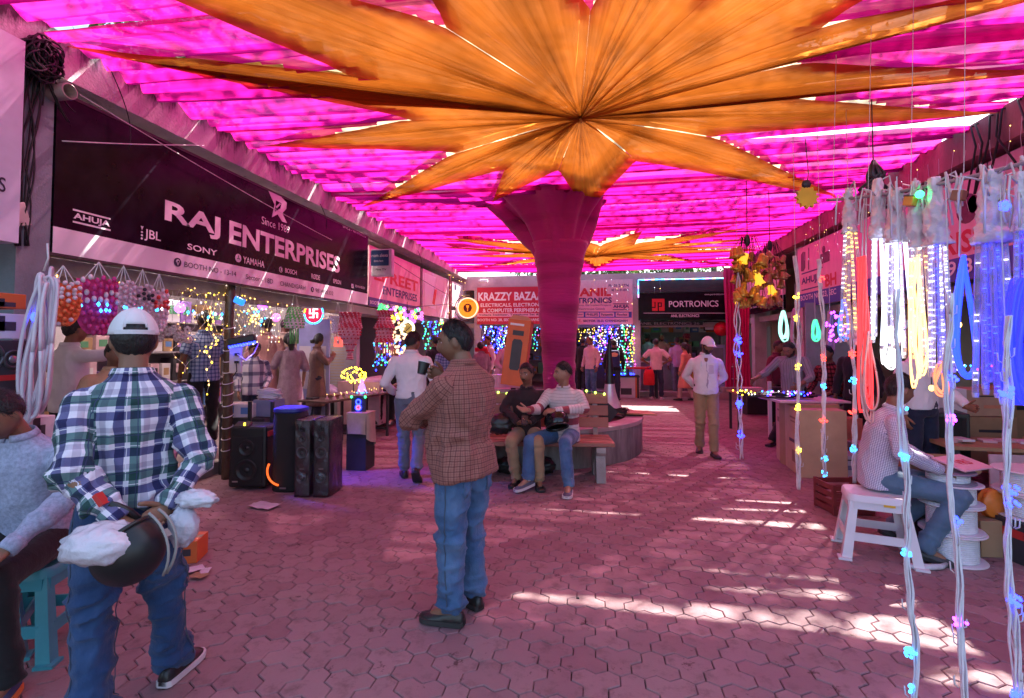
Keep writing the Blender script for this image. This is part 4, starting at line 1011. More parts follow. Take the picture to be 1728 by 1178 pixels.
# ------------------------------------------------ hands
def hand(mb, wrist, fwd, palm, right, S=1.0, curl=.5, thumb=.6, spread=1.0):
 """palm, four jointed fingers of unequal length and a thumb off its side. palm = the way the palm faces"""
 f = V(*fwd).normalized(); n = V(*palm); n = (n - f * n.dot(f)).normalized(); s = f.cross(n) * (1 if right else -1)
 s = -s if False else s
 w = V(*wrist); rg = []
 for t, hw, hh in ((-.03, .026, .020), (.0, .028, .019), (.03, .037, .017), (.065, .042, .015), (.085, .041, .012), (.092, .036, .008)):
  c = w + f * t * S
  rg.append([c + s * (hw * S * math.copysign(abs(math.cos(a)) ** .75, math.cos(a))) - n * (hh * S * math.sin(a)) for a in [2 * math.pi * k / 12 for k in range(12)]])
 mb.rings(rg)
 for k, (off, L, r) in enumerate(((.030, .070, .0088), (.010, .078, .0092), (-.010, .073, .0088), (-.029, .058, .0078))):
  p = w + f * (.080 - .006 * abs(k - 1.2)) * S + s * off * S; d = (f + s * (off * 1.6 * spread)).normalized(); ax = d.cross(n)
  pts = [p - d * .02 * S, p]; a = 0
  for j, fr in enumerate((.46, .30, .24)):
   a += curl * (.75, .95, .6)[j] * (1 + .10 * k); dd = d * math.cos(a) + n * math.sin(a); p = p + dd * (L * fr * S); pts.append(p)
  mb.tube(pts, [r * S * x for x in (1, 1.05, .98, .9, .62)], 8, side=s)
 p = w + f * .018 * S + s * .024 * S; d = (f * .62 + s * .72 + n * .30 * thumb).normalized(); pts = [p - d * .012 * S, p]
 for L, b in ((.036, 0), (.030, .45 * thumb), (.026, .7 * thumb)):
  dd = (d + f * b * .8 + n * b * .35 - s * b * .35).normalized(); p = p + dd * L * S; pts.append(p)
 mb.tube(pts, [r * S for r in (.012, .0125, .0108, .0098, .007)], 8, side=n)
# ------------------------------------------------ skeleton
def stand(H=1.70, lean=0.0, wide=.09, twist=0, neckf=.02):
 S = H / 1.70
 J = {'S': S, 'H': H}
 def P(x, y, z): return V(x * S, y * S, z * S)
 J['pel'] = P(0, 0, .93); J['waist'] = P(0, lean * .15, 1.06); J['chest'] = P(0, lean * .32, 1.26); J['neck'] = P(0, lean * .5 + .0, 1.45); J['head'] = P(0, lean * .5 + .025 + neckf, 1.595)
 for k, s in (('L', -1), ('R', 1)):
  J['sh' + k] = P(s * .178, lean * .46 - .01, 1.348); J['el' + k] = P(s * .245, lean * .3 - .03, 1.115); J['wr' + k] = P(s * .255, lean * .2 + .06, .875)
  J['hf' + k] = V(0, .15, -1); J['hn' + k] = V(-s, .1, 0); J['cu' + k] = .45
  J['hip' + k] = P(s * .09, 0, .90); J['kn' + k] = P(s * (wide + .01), .015, .485); J['an' + k] = P(s * (wide + .012), -.02, .085); J['to' + k] = V(s * .18, 1, 0)
 J['look'] = V(0, 1, -.03); return J
def sit(H=1.70, seat=.46, lean=-.02, kneeh=None, spread=.13):
 """seated on something seat metres high, back of the hips at the origin"""
 S = H / 1.70; J = {'S': S, 'H': H}; b = seat + .085 * S
 J['pel'] = V(0, 0, b + .03); J['waist'] = V(0, lean * .2 * S - .01, b + .17 * S); J['chest'] = V(0, lean * .55 * S, b + .36 * S); J['neck'] = V(0, lean * S + .02, b + .54 * S); J['head'] = V(0, lean * 1.1 * S + .055 * S, b + .70 * S)
 for k, s in (('L', -1), ('R', 1)):
  J['sh' + k] = V(s * .178 * S, lean * .9 * S, b + .455 * S); J['el' + k] = V(s * .25 * S, lean * .6 * S + .06, b + .23 * S); J['wr' + k] = V(s * .17 * S, .30 * S, b + .13 * S)
  J['hf' + k] = V(-s * .3, 1, -.25); J['hn' + k] = V(0, -.1, -1); J['cu' + k] = .5
  J['hip' + k] = V(s * .085 * S, .02, b); J['kn' + k] = V(s * spread * S, .43 * S, (kneeh or seat + .06)); J['an' + k] = V(s * (spread + .01) * S, .46 * S, .085 * S); J['to' + k] = V(s * .2, 1, 0)
 J['look'] = V(0, 1, -.05); return J
def person(label, J, loc, face, top, bottom, shoes='shoe', skin=0, g=1.0, belly=0.0, vox=.011, sleeve='long', hem=None, tuck=False, cuff=True, collar=True, hairstyle=(.078, .008, -.075), hairm=None, hairt=.012,
   brow=False, moustache=False, beard=0, belt=False, fold=.012, group='people in the market court', shoem=None, solem=None, kurta=0.0, skirt=0.0, long_hair=None, socks=None, hands=True, hemw=1.0, legw=1.0, lump=.004, rolled=False, pockets=False, capped=False):
 """one person: continuous body; shirt, trousers, shoes, hair as parts. face = compass direction faced, as a vector or angle"""
 rz = face if isinstance(face, (int, float)) else math.atan2(-face[0], face[1])
 root = thing('person', label, 'person', loc, rz, group); S = J['S']
 J = dict(J); side = V(*J['shR']) - V(*J['shL']); side.normalize(); hs = V(*J['hipR']) - V(*J['hipL']); hs.normalize()
 near = vox < .0125
 nk, hd = V(*J['neck']), V(*J['head'])
 mb = PM(); add_head(mb, J, 44 if near else 28, 36 if near else 24)
 hm = head_matrix(J); nb = hm @ V(0, -.022, -.075)
 mb.cap(nk - (hd - nk) * .25, nb, .056 * S * g ** .5, .054 * S * g ** .4, ell_=1.0)
 mb.loft([V(*J['pel']) - V(0, 0, .05), V(*J['pel']), V(*J['waist']), V(*J['chest']), V(*J['chest']).lerp(nk, .62), nk], [.12 * S, .14 * S, .12 * S, .135 * S, .14 * S, .06 * S], [.08 * S, .09 * S, .085 * S, .09 * S, .07 * S, .055 * S], side)
 for k in 'LR':
  mb.cap(J['sh' + k], J['el' + k], .048 * S, .039 * S); mb.cap(J['el' + k], J['wr' + k], .040 * S, .027 * S)
  mb.cap(J['hip' + k], J['kn' + k], .07 * S, .048 * S); mb.cap(J['kn' + k], J['an' + k], .047 * S, .034 * S)
  t = V(*J['to' + k]).normalized(); mb.cap(J['an' + k], V(*J['an' + k]) + t * .11 * S - V(0, 0, .045 * S), .036 * S, .026 * S)
 me = solid(mb, 'body', max(.0075, vox * .75) if near else vox, 1)
 co = coords(me); inv = hm.inverted(); q = xf(inv, co)
 G = lambda u, s: np.exp(-(u / s) ** 2)
 lip = (q[:, 1] > .05) * G(q[:, 0], .024) * (G(q[:, 2] + .071, .011)) * 1.1
 stub = .45 * (q[:, 1] > .0) * np.clip((-.045 - q[:, 2]) / .02, 0, 1) * (np.abs(q[:, 0]) < .08) * (q[:, 2] > -.14) if not skirt else 0 * lip
 tint = np.clip(lip + stub + .35 * (q[:, 1] > .06) * G(np.abs(q[:, 0]) - .031, .018) * G(q[:, 2] - .004, .012), 0, 1)
 hb = MB()
 if hands:
  for k in 'LR':
   if J.get('cu' + k) is not None: hand(hb, J['wr' + k], J['hf' + k], J['hn' + k], k == 'R', S, J['cu' + k], J.get('th' + k, .6))
 if hb.v:
  n0 = len(me.vertices); bm = bmesh.new(); bm.from_mesh(me); vs = [bm.verts.new(v) for v in hb.v]
  for f in hb.f:
   try: bm.faces.new([vs[i] for i in f]).smooth = True
   except ValueError: pass
  bm.to_mesh(me); bm.free(); tint = np.concatenate([tint, np.zeros(len(hb.v))])
 a = me.attributes.new('tint', 'FLOAT', 'POINT'); a.data.foreach_set('value', tint.astype(np.float32))
 me.materials.append(M_SKIN[skin]); me.polygons.foreach_set('use_smooth', [True] * len(me.polygons))
 body = link('body', me, root)
 pel, wa, ch = V(*J['pel']), V(*J['waist']), V(*J['chest']); up = (nk - ch).normalized(); fwd = up.cross(side) * -1; fwd = side.cross(up) * -1
 fwd = up.cross(side);
 hemz = hem if hem is not None else (-.02 if tuck else -.10)
 dn = (pel - wa).normalized(); hp = pel + V(0, 0, hemz * S) if hem is None or True else 0
 bl = fwd * belly
 shl = ch.lerp(nk, .70)
 sp = [hp, pel + bl * .45, pel.lerp(wa, .55) + bl, wa.lerp(ch, .3) + bl * .9, wa.lerp(ch, .7) + bl * .3, ch, ch.lerp(nk, .42), shl, ch.lerp(nk, .90), nk + up * .012]
 rx = [.178 * hemw, .172 * hemw, .162, .160, .168, .178, .180, .160, .098, .068]; ry = [.128 * hemw, .126 * hemw, .122, .122, .126, .128, .118, .090, .072, .064]
 gx = [g, g, g * 1.0, g, g, g, .5 + .5 * g, .6 + .4 * g, .7 + .3 * g, 1]
 mb = PM(); mb.loft(sp, [a * b * S for a, b in zip(rx, gx)], [(a * b * S) * (1.0 + (belly * 1.4 if 0 < i < 4 else 0)) for i, (a, b) in enumerate(zip(ry, gx))], side)
 bones = [(sp[0], sp[-1], -fwd, .15 * S * g)]
 for k in 'LR':
  sh, el, wr = V(*J['sh' + k]), V(*J['el' + k]), V(*J['wr' + k]); sg = -1 if k == 'L' else 1
  mb.cap(sh - side * sg * .07 * S, sh, .060 * S, .060 * S * (.5 + .5 * g))
  if sleeve == 'long':
   mb.cap(sh, el, .064 * S * (.5 + .5 * g), .053 * S * (.5 + .5 * g)); mb.cap(el, wr - (wr - el) * (.02 if not rolled else .5), .056 * S * (.5 + .5 * g), .040 * S, flat=(False, True))
  elif sleeve == 'short': mb.cap(sh, sh.lerp(el, .72), .071 * S, .070 * S, flat=(False, True))
  elif sleeve == 'half': mb.cap(sh, el, .071 * S, .066 * S, flat=(False, False))
  rf = -fwd; bones += [(sh, el, rf, .062 * S), (el, wr, rf, .05 * S)]
 me = solid(mb, 'shirt', vox, 3);
 if fold:
  zc = wa.z
  folds(me, fold * S, (11, 11, 6.5), sum(map(ord, label)) % 17, lambda c: .55 + .75 * np.exp(-((c[:, 2] - zc) / .16) ** 2))
 bone_uv(me, bones); me.materials.append(top); shirt = link('shirt' if not kurta else 'kurta', me, root)
 if collar:
  for m in (0,):
   rg = []; x, y = side, fwd; c = nk + up * .018 * S
   n = 26
   for i in range(n + 1):
    t = R(100) + R(340) * i / n + R(0);
    o_ = x * math.cos(t) * .064 * S + y * math.sin(t) * .062 * S; r = o_.normalized()
    rg.append([c + o_ - up * .022 * S, c + o_ * 1.05 + up * .014 * S, c + o_ * 1.14 + up * .012 * S, c + o_ * 1.32 - up * .016 * S, c + o_ * 1.22 - up * .02 * S])
   cm = MB().rings(rg, True, True); o = cm.build('collar', top, shirt, smooth=True)
   bone_uv(o.data, bones)
 if sleeve == 'long' and cuff and near:
  for k in 'LR':
   el, wr = V(*J['el' + k]), V(*J['wr' + k]);
   if rolled: wr = el.lerp(wr, .5)
   d = (wr - el).normalized()
   o = MB().tube([wr - d * .062 * S, wr - d * .058 * S, wr - d * .002, wr + d * .002], [.040 * S, .0445 * S * (1.1 if rolled else 1), .0425 * S * (1.15 if rolled else 1), .036 * S], 16).build('cuff', top, shirt, smooth=True); bone_uv(o.data, bones)
 if kurta or skirt:
  ln = skirt or kurta; z0 = pel.z + .08 * S; mb = MB(); n = 48; wd = .30 if skirt else .235
  def sk(u, v):
   a = 2 * math.pi * u; z = z0 - ln * v * S; r = (.150 + (wd - .150) * v ** .8) * S * g
   r *= 1 + (.075 if skirt else .04) * v * math.sin(a * (13 if skirt else 7) + 2 * math.sin(a * 2)) + .02 * v * math.sin(a * 5 + 1)
   kx = V(*J['knR']).lerp(V(*J['knL']), .5); cx = pel.lerp(V(kx.x, kx.y, 0), max(0, min(1, (pel.z - z) / max(.1, pel.z - .3))) * .6)
   return V(cx.x + r * math.cos(a), cx.y + r * math.sin(a) * .78, z)
  mb.grid(sk, n, 16); o = mb.build('skirt' if skirt else 'kurta_skirt', top, root, smooth=True); bone_uv(o.data, [(V(pel.x, pel.y, z0 - ln * S), V(pel.x, pel.y, z0), -fwd, .2 * S)]); s_ = o.modifiers.new('cloth', 'SOLIDIFY'); s_.thickness = .006
 if bottom is not None:
  mb = PM(); tk = 1.0 if tuck else .80
  mb.loft([pel - V(0, 0, .07 * S) , pel, pel + V(0, 0, .05 * S), pel.lerp(wa, .8 if tuck else .55)], [.150 * S * g * tk, .168 * S * g * tk, .160 * S * g * tk, .152 * S * g * tk], [.108 * S * g * tk, .122 * S * g * tk, .118 * S * g * tk, .112 * S * g * tk], hs)
  for k in 'LR':
   h, kn, an = V(*J['hip' + k]), V(*J['kn' + k]), V(*J['an' + k]); d = (an - kn).normalized()
   mb.cap(h, kn, .097 * S * g, .070 * S * legw); mb.cap(kn, an + d * .005, .070 * S * legw, .060 * S * legw, flat=(False, True))
  me = solid(mb, 'trousers', vox, 3)
  if fold:
   ka = [(V(*J['kn' + k]), V(*J['an' + k])) for k in 'LR']
   def wh(c):
    w_ = np.full(len(c), .5)
    for kn, an in ka:
     for p, r_ in ((kn, .12), (an, .16)): w_ = np.maximum(w_, 1.7 * np.exp(-(np.linalg.norm(c - np.array(p), axis=1) / r_) ** 2))
    return w_ * (1 if tuck else np.clip((pel.z - .02 - c[:, 2]) / .1, 0, 1))
   folds(me, fold * 1.3 * S, (8, 8, 13), sum(map(ord, label)) % 13 + 3, wh)
  bone_uv(me, [(pel, wa, -fwd, .15)] + [(V(*J['hip' + k]), V(*J['kn' + k]), -fwd, .08) for k in 'LR'] + [(V(*J['kn' + k]), V(*J['an' + k]), -fwd, .07) for k in 'LR'])
  me.materials.append(bottom); tr = link('trousers', me, root)
  if belt:
   c = pel.lerp(wa, .62); n = 30; rg = []
   for i in range(n):
    t = 2 * math.pi * i / n; o_ = hs * math.cos(t) * .163 * S * g + hs.cross(V(0, 0, 1)) * -math.sin(t) * (.122 * S * g); r = o_.normalized() * .005
    rg.append([c + o_ + V(0, 0, -.017), c + o_ + r + V(0, 0, -.017), c + o_ + r + V(0, 0, .017), c + o_ + V(0, 0, .017)])
   b = MB().rings(rg + rg[:1], False, False).build('belt', M_BELT, root)
   f0 = V(0, 0, 1).cross(hs); MB().box(c + f0 * .128 * S * g, (.045, .012, .036), math.atan2(hs.y, hs.x)).build('buckle', M_BUCK, b)
 if pockets and bottom is not None:
  for s_ in (-1, 1):
   c = pel + hs * s_ * .082 * S * g - fwd * .16 * S * g - V(0, 0, .150 * S)
   mb = MB().grid(lambda u, v: c + hs * ((u - .5) * .125 * S) + V(0, 0, (v - .5) * .135 * S - (.02 * S * (1 - abs(u - .5) * 2) if v < .05 else 0)), 8, 8); o = mb.build('pocket', bottom, tr, smooth=True); bone_uv(o.data, [(pel, wa, -fwd, .15)])
   m = o.modifiers.new('on', 'SHRINKWRAP'); m.target = tr; m.wrap_method = 'NEAREST_SURFACEPOINT'; m.wrap_mode = 'ABOVE_SURFACE'; m.offset = .004; m2 = o.modifiers.new('t', 'SOLIDIFY'); m2.thickness = .004
  thread = mat('seam thread', tuple(.6 * x for x in (.10, .14, .22)), .8)
  def strip(pts, w_, tgt, m_, par, nm, wd):
   P = dens(pts, 26); mb = MB().grid(lambda u, v: P[min(26, int(round(v * 26)))] + wd * ((u - .5) * w_), 1, 26); o = mb.build(nm, m_, par, smooth=True); mm = o.modifiers.new('on', 'SHRINKWRAP'); mm.target = tgt; mm.wrap_method = 'NEAREST_SURFACEPOINT'; mm.wrap_mode = 'ABOVE_SURFACE'; mm.offset = .003; m2 = o.modifiers.new('t', 'SOLIDIFY'); m2.thickness = .004; return o
  for k in 'LR':
   s_ = 1 if k == 'R' else -1; h, kn, an = V(*J['hip' + k]), V(*J['kn' + k]), V(*J['an' + k]); sx = hs * s_ - fwd * .35
   strip([h + sx * .12 + V(0, 0, .02), h.lerp(kn, .5) + sx * .10, kn + sx * .085, an + sx * .08 + V(0, 0, .02)], .007, tr, thread, tr, 'seam', fwd); strip([h - sx * .06 - V(0, 0, .12), kn - sx * .085, an - sx * .08 + V(0, 0, .02)], .007, tr, thread, tr, 'seam', fwd)
 shm = shoem or M_LEATH; som = solem or M_SOLEB
 for k in 'LR':
  an = V(*J['an' + k]); t = V(*J['to' + k]).normalized(); lift = J.get('up' + k); s = t.cross(V(0, 0, 1)).normalized(); n = s.cross(t).normalized()
  base = an - n * .08 * S; L = .27 * S; rgs, sol = [], []
  for u, hw, hh in ((-.28, .018, .05), (-.24, .031, .072), (-.10, .037, .092), (.06, .040, .085), (.22, .044, .066), (.40, .049, .052), (.56, .047, .044), (.66, .036, .036), (.715, .014, .022)):
   c = base + t * (u * L); hw *= S; hh *= S
   rgs.append([c + s * (hw * math.cos(a)) + n * (.012 * S + max(-.10, math.sin(a)) * (hh - .012 * S)) for a in [2 * math.pi * q_ / 16 for q_ in range(16)]])
   sol.append([c + s * w_ * (hw + .005) + n * z_ for w_, z_ in ((-1, 0), (1, 0), (1, .026 * S), (-1, .026 * S))])
  sh_ = MB().rings(rgs).build('shoe' if shoes != 'sandal' else 'sandal', shm, root, smooth=True); MB().rings(sol).build('sole', som, sh_)
  if socks: MB().cyl(an - V(0, 0, .01), an + V(0, 0, .09), .040 * S, .042 * S, 12).build('sock', socks, root, smooth=True)
  J['shoe' + k] = sh_
 hs_ = None
 if hairstyle is not None: hair_shell(J, root, hairstyle, hairm or M_HAIR, nu=56 if near else 36, nv=40 if near else 26, thick=hairt, lumps=lump, strands=0 if capped else 2600)
 if long_hair:
  M = head_matrix(J); MB().tube([M @ V(*p) for p in long_hair[0]], long_hair[1], 10).build('hair', hairm or M_HAIR, root, smooth=True)
 if brow: face_parts(J, root, True, moustache, beard, hairm)
 root['_'] = 0; del root['_']
 return root, J
# ================================================================ the people in the court
def rayh(x): d = ray(x, 578); d.z = 0; return d.normalized()
def turn(v, deg): return Matrix.Rotation(R(deg), 3, 'Z') @ V(*v)
def spot(x, D, z=0): p = at_D(x, 578, D); return (p.x, p.y, z)
away = rayh
def toward(x): return -rayh(x)
MU = 'MULTIPLY'
gA, nB = (.15, .28, .26), (.17, .18, .34)
M_PLAID = cloth_uv('green navy plaid', (.76, .71, .80), [(0, .152, 0, .24, gA, 1, MU), (1, .152, .1, .24, gA, 1, MU), (0, .152, .36, .22, nB, 1, MU), (1, .152, .47, .22, nB, 1, MU), (0, .152, .70, .16, (.70, .68, .74), 1, MU), (1, .152, .80, .14, (.70, .68, .74), 1, MU),
 (0, .152, .10, .022, (.75, .74, .8), .8, 'MIX'), (1, .152, .21, .022, (.75, .74, .8), .8, 'MIX'), (0, .152, .83, .022, (.04, .05, .12), .9, 'MIX'), (1, .152, .92, .022, (.04, .05, .12), .9, 'MIX')], bump=.4)
M_BRCHK = cloth_uv('brown check', (.34, .135, .110), [(0, .026, 0, .17, (.52, .42, .46), 1, MU), (1, .026, 0, .17, (.52, .42, .46), 1, MU), (0, .026, .5, .10, (.80, .72, .70), 1, MU), (1, .026, .5, .10, (.8, .72, .7), 1, MU)], bump=.4)
M_STRIPE = cloth_uv('striped shirt', (.60, .52, .52), [(1, .035, 0, .10, (.45, .36, .38), .9, MU), (1, .90, .765, .085, (.26, .03, .05), .95, 'MIX')])
M_FINE = cloth_uv('fine check shirt', (.66, .62, .72), [(0, .012, 0, .28, (.42, .40, .52), 1, MU), (1, .012, 0, .28, (.42, .40, .52), 1, MU)])
M_BLUEP = cloth('grey blue patterned shirt', (.36, .40, .55), .8, .28, 55, grain=.3)
M_DARKS = cloth('black brown shirt', (.030, .014, .018), .7, .2); M_REDC = cloth_uv('red dark check', (.26, .03, .045), [(0, .06, 0, .4, (.25, .2, .25), 1, MU), (1, .06, 0, .4, (.25, .2, .25), 1, MU)])
M_GREYS = cloth_uv('grey striped shirt', (.27, .25, .27), [(0, .05, 0, .2, (.6, .6, .6), 1, MU)]); M_PINKS = cloth('pale pink shirt', (.62, .40, .46), .8, .1)
M_BLUEC = cloth_uv('blue check shirt', (.26, .33, .52), [(0, .05, 0, .35, (.4, .45, .6), 1, MU), (1, .05, 0, .35, (.4, .45, .6), 1, MU)])
M_KID = cloth_uv('kid check jacket', (.66, .62, .70), [(0, .16, 0, .38, (.34, .34, .46), 1, MU), (1, .16, .2, .32, (.34, .34, .46), 1, MU)])
M_MAUVE = cloth('mauve grey dress', (.30, .20, .27), .85, .2, 14, bump=.5); M_BROWNK = cloth('brown kurta', (.17, .095, .085), .85, .2); M_SALMON = cloth('salmon shirt', (.45, .22, .22), .85, .12)
M_BEIGE = cloth('beige shirt', (.42, .31, .26), .85, .12); M_PEACH = cloth('peach kurta', (.75, .30, .20), .8, .12); M_ORV = cloth('orange vest', (.80, .20, .04), .7, .1); M_MAROON = cloth('maroon cloth', (.16, .02, .05), .8, .2)
M_SKYB = cloth('sky blue shirt', (.32, .48, .62), .8, .1); M_BLK = cloth('black shirt', (.016, .014, .018), .8, .2); M_NAVY = cloth('navy trousers', (.02, .025, .055), .8, .2); M_VIOL = cloth('lilac shirt', (.52, .38, .60), .8, .1)
M_CAPW = cloth('white cap cloth', (.72, .69, .72), .8, .04, grain=.08, bump=.15); M_GREYSH = mat('grey sneaker', (.10, .10, .15), .7, var=.2, vs=30, bump=.3, bs=200); M_SOCK = cloth('white sock', (.66, .62, .66), .9, .05)
SHORT = (.080, .006, -.066)
# -- man in plaid shirt, white cap, seen from behind
J = stand(1.73, lean=.0, wide=.115); S = J['S']
J['elL'] = V(-.185, -.13, 1.09); J['elR'] = V(.235, -.13, 1.10); J['wrL'] = V(-.03, -.235, .915); J['wrR'] = V(.125, -.215, .93)
J['shL'] = V(-.172, -.02, 1.35); J['shR'] = V(.172, -.02, 1.35); J['hfL'] = V(.75, -.30, -.35); J['hnL'] = V(-.3, .2, -1); J['hfR'] = V(-.5, -.4, -.25); J['hnR'] = V(.1, -1, .2); J['cuL'] = 1.1; J['cuR'] = .9
J['head'] = V(0, .06, 1.61); J['look'] = V(-.05, 1, -.10); J['neck'] = V(0, .01, 1.46)
J['anR'] = V(.185, .22, .088); J['knR'] = V(.13, .16, .50); J['toR'] = V(.62, .78, 0); J['anL'] = V(-.10, .02, .088); J['knL'] = V(-.11, .04, .50)
plaid_loc = spot(226, 2.17); plaid_face = away(226)
pm, PJ = person('man in green and navy plaid shirt and white cap, seen from behind at the left', J, plaid_loc, plaid_face, M_PLAID, M_JEAND, skin=0, g=.93, belly=.01, vox=.0105, hairstyle=(.05, -.015, -.085), solem=M_SOLEW, fold=.026, hem=-.04, pockets=True, capped=True)
ball_cap(PJ, pm, M_CAPW, R(4))
# -- seated man at the left edge
J = sit(1.72, .47, lean=.10, spread=.16); J['look'] = V(.1, 1, -.55); J['head'] = V(.03, .20, 1.24); J['neck'] = V(.01, .11, 1.12)
J['elL'] = V(-.30, .20, .84); J['wrL'] = V(-.20, .44, .66); J['elR'] = V(.30, .12, .80); J['wrR'] = V(.20, .46, .63); J['hnL'] = V(0, 0, -1); J['hnR'] = V(0, 0, -1); J['hfL'] = V(.1, 1, -.3); J['hfR'] = V(-.1, 1, -.3); J['cuL'] = J['cuR'] = .35
J['anL'] = V(-.22, .44, .085); J['anR'] = V(.20, .52, .085)
seat_loc = spot(70, 2.72); seat_face = turn(toward(70), -36)
sm_, SJ = person('man in grey-blue patterned shirt sitting hunched on a teal stool at the left edge', J, seat_loc, seat_face, M_BLUEP, M_BLACKT, skin=0, vox=.011, g=1.0, hairstyle=SHORT, shoem=mat('blue trainer', (.04, .07, .16), .7, bump=.3, bs=180), solem=mat('orange sole', (.75, .25, .06), .6), brow=True)
# -- man in brown check shirt with a cup
J = stand(1.73, lean=.02, wide=.10); J['shL'] = V(-.18, .0, 1.35); J['shR'] = V(.18, .02, 1.35)
J['elL'] = V(-.20, .24, 1.16); J['wrL'] = V(.08, .27, 1.15); J['hfL'] = V(1, .1, .1); J['hnL'] = V(0, -1, 0); J['elR'] = V(.20, .22, 1.17); J['wrR'] = V(.045, .225, 1.385); J['hfR'] = V(-.62, .55, .42); J['hnR'] = V(-.75, -.25, .05); J['cuR'] = .95; J['cuL'] = .6; J['thR'] = 1.0
J['look'] = V(-.70, 1, -.14); J['head'] = V(-.01, .075, 1.605); J['neck'] = V(0, .02, 1.47)
J['anL'] = V(-.09, .02, .088); J['toL'] = V(-.35, 1, 0); J['anR'] = V(.13, .05, .088); J['knR'] = V(.11, .05, .49)
brown_loc = spot(786, 2.98); brown_face = turn(away(772), 48)
bm_, BJ = person('stout man in brown checked shirt and blue jeans drinking from a paper cup', J, brown_loc, brown_face, M_BRCHK, M_JEAN, skin=0, g=1.17, belly=.05, vox=.0105, hairstyle=(.078, .006, -.080), brow=True, fold=.024, hem=-.125, hemw=1.03, legw=1.06, pockets=True)
# -- white shirt, walking away
J = stand(1.74, lean=.03); J['elL'] = V(-.30, -.02, 1.13); J['wrL'] = V(-.22, .20, 1.0); J['hfL'] = V(.3, 1, .1); J['elR'] = V(.28, .02, 1.12); J['wrR'] = V(.22, .2, .96); J['hfR'] = V(-.2, 1, 0)
J['look'] = V(.55, 1, -.35); J['head'] = V(.01, .07, 1.60); J['knR'] = V(.085, .06, .49); J['anR'] = V(.09, -.20, .165); J['toR'] = V(.1, .75, -.65); J['knL'] = V(-.09, .10, .49); J['anL'] = V(-.08, .12, .09)
person('man in white shirt and grey-blue trousers walking away past the diya table', J, spot(694, 5.95), turn(away(694), -6), M_WHITE, M_GREYT, skin=0, vox=.012, tuck=True, hem=.0, belt=True, hairstyle=SHORT, brow=True, fold=.012, hairm=M_HAIR)
# -- the two men on the bench
J = sit(1.68, .45, lean=.02, spread=.15); J['look'] = V(.42, 1, .02); J['hup'] = V(.06, 0, 1); J['elL'] = V(-.27, .04, .83); J['wrL'] = V(-.06, .26, .70); J['elR'] = V(.27, .06, .83); J['wrR'] = V(.08, .27, .69); J['hfL'] = V(.7, .5, -.1); J['hnL'] = V(.2, -.3, 1); J['hfR'] = V(-.7, .5, -.1); J['hnR'] = V(-.2, -.3, 1); J['cuL'] = J['cuR'] = .8
J['anL'] = V(-.16, .40, .085); J['anR'] = V(.10, .30, .085)
b5 = spot(889, 6.02); f5 = turn(toward(889), -4)
p5, J5 = person('man in black shirt and tan trousers sitting on the bench with a phone', J, b5, f5, M_DARKS, M_TAN, skin=0, vox=.0115, hairstyle=(.072, .004, -.07), brow=True, moustache=True, hairm=M_HAIR, hairt=.018)
J = sit(1.72, .45, lean=.03, spread=.18); J['look'] = V(.80, .55, .06); J['elR'] = V(.26, .20, .84); J['wrR'] = V(.30, .46, .86); J['hfR'] = V(.75, .6, .1); J['hnR'] = V(-.3, .5, .8); J['cuR'] = .25; J['elL'] = V(-.26, .10, .86); J['wrL'] = V(.04, .30, .84); J['hfL'] = V(1, .25, .0); J['hnL'] = V(0, -.4, -.9); J['cuL'] = .5
J['knR'] = V(.30, .42, .52); J['anR'] = V(.30, .50, .12); J['toR'] = V(.55, .85, -.12); J['knL'] = V(-.10, .45, .53); J['anL'] = V(-.15, .50, .088); J['toL'] = V(-.08, 1, 0)
b6 = spot(952, 5.90); f6 = turn(toward(952), -12)
p6, J6 = person('man in striped shirt and light blue jeans on the bench, gesturing, helmet on his lap', J, b6, f6, M_STRIPE, M_JEAN, skin=2, vox=.0115, hairstyle=(.074, .036, -.02), brow=True, hairt=.018, shoem=M_GREYSH, solem=M_SOLEW, socks=M_SOCK)
# -- walking man with white cap
J = stand(1.66); J['elL'] = V(-.27, -.13, 1.11); J['wrL'] = V(-.10, -.20, .93); J['elR'] = V(.27, -.13, 1.11); J['wrR'] = V(.10, -.22, .93); J['hfL'] = V(1, -.1, -.3); J['hfR'] = V(-1, -.1, -.3)
J['look'] = V(-.50, 1, -.22); J['head'] = V(-.02, .08, 1.555); J['neck'] = V(0, .01, 1.43); J['knL'] = V(-.075, .14, .48); J['anL'] = V(-.075, .16, .085); J['knR'] = V(.085, .03, .48); J['anR'] = V(.075, -.16, .10); J['toR'] = V(.15, 1, -.2)
p7, J7 = person('bearded man in white cap, white shirt and tan trousers strolling with hands behind his back', J, spot(1190, 7.3), turn(toward(1190), 8), M_WHITE, M_TAN, skin=0, vox=.012, tuck=True, hem=.02, belt=True, hairstyle=(.05, -.02, -.08), brow=True, moustache=True, beard=.0025, belly=.02, solem=M_SOLEB, capped=True)
sh7 = [c for c in p7.children if c.name.startswith('shirt')][0]
def on_front(nm, pts, w_, m_):
 P = dens(pts, 20); o = MB().grid(lambda u, v: P[min(20, int(round(v * 20)))] + V((u - .5) * w_, 0, 0), 2, 20).build(nm, m_, sh7, smooth=True); q_ = o.modifiers.new('on', 'SHRINKWRAP'); q_.target = sh7; q_.wrap_mode = 'ABOVE_SURFACE'; q_.offset = .004
on_front('placket', [V(0, .2, 1.36), V(0, .22, 1.1), V(0, .2, .95)], .012, cloth('lilac seam', (.40, .36, .46), .8)); on_front('pocket', [V(-.075, .2, 1.29), V(-.075, .2, 1.17)], .09, cloth('pocket white', (.62, .58, .66), .8)); on_front('open_neck', [V(0, .14, 1.405), V(0, .19, 1.35)], .045, M_SKIN[0])
ball_cap(J7, p7, M_CAPW, R(2), gap=False)
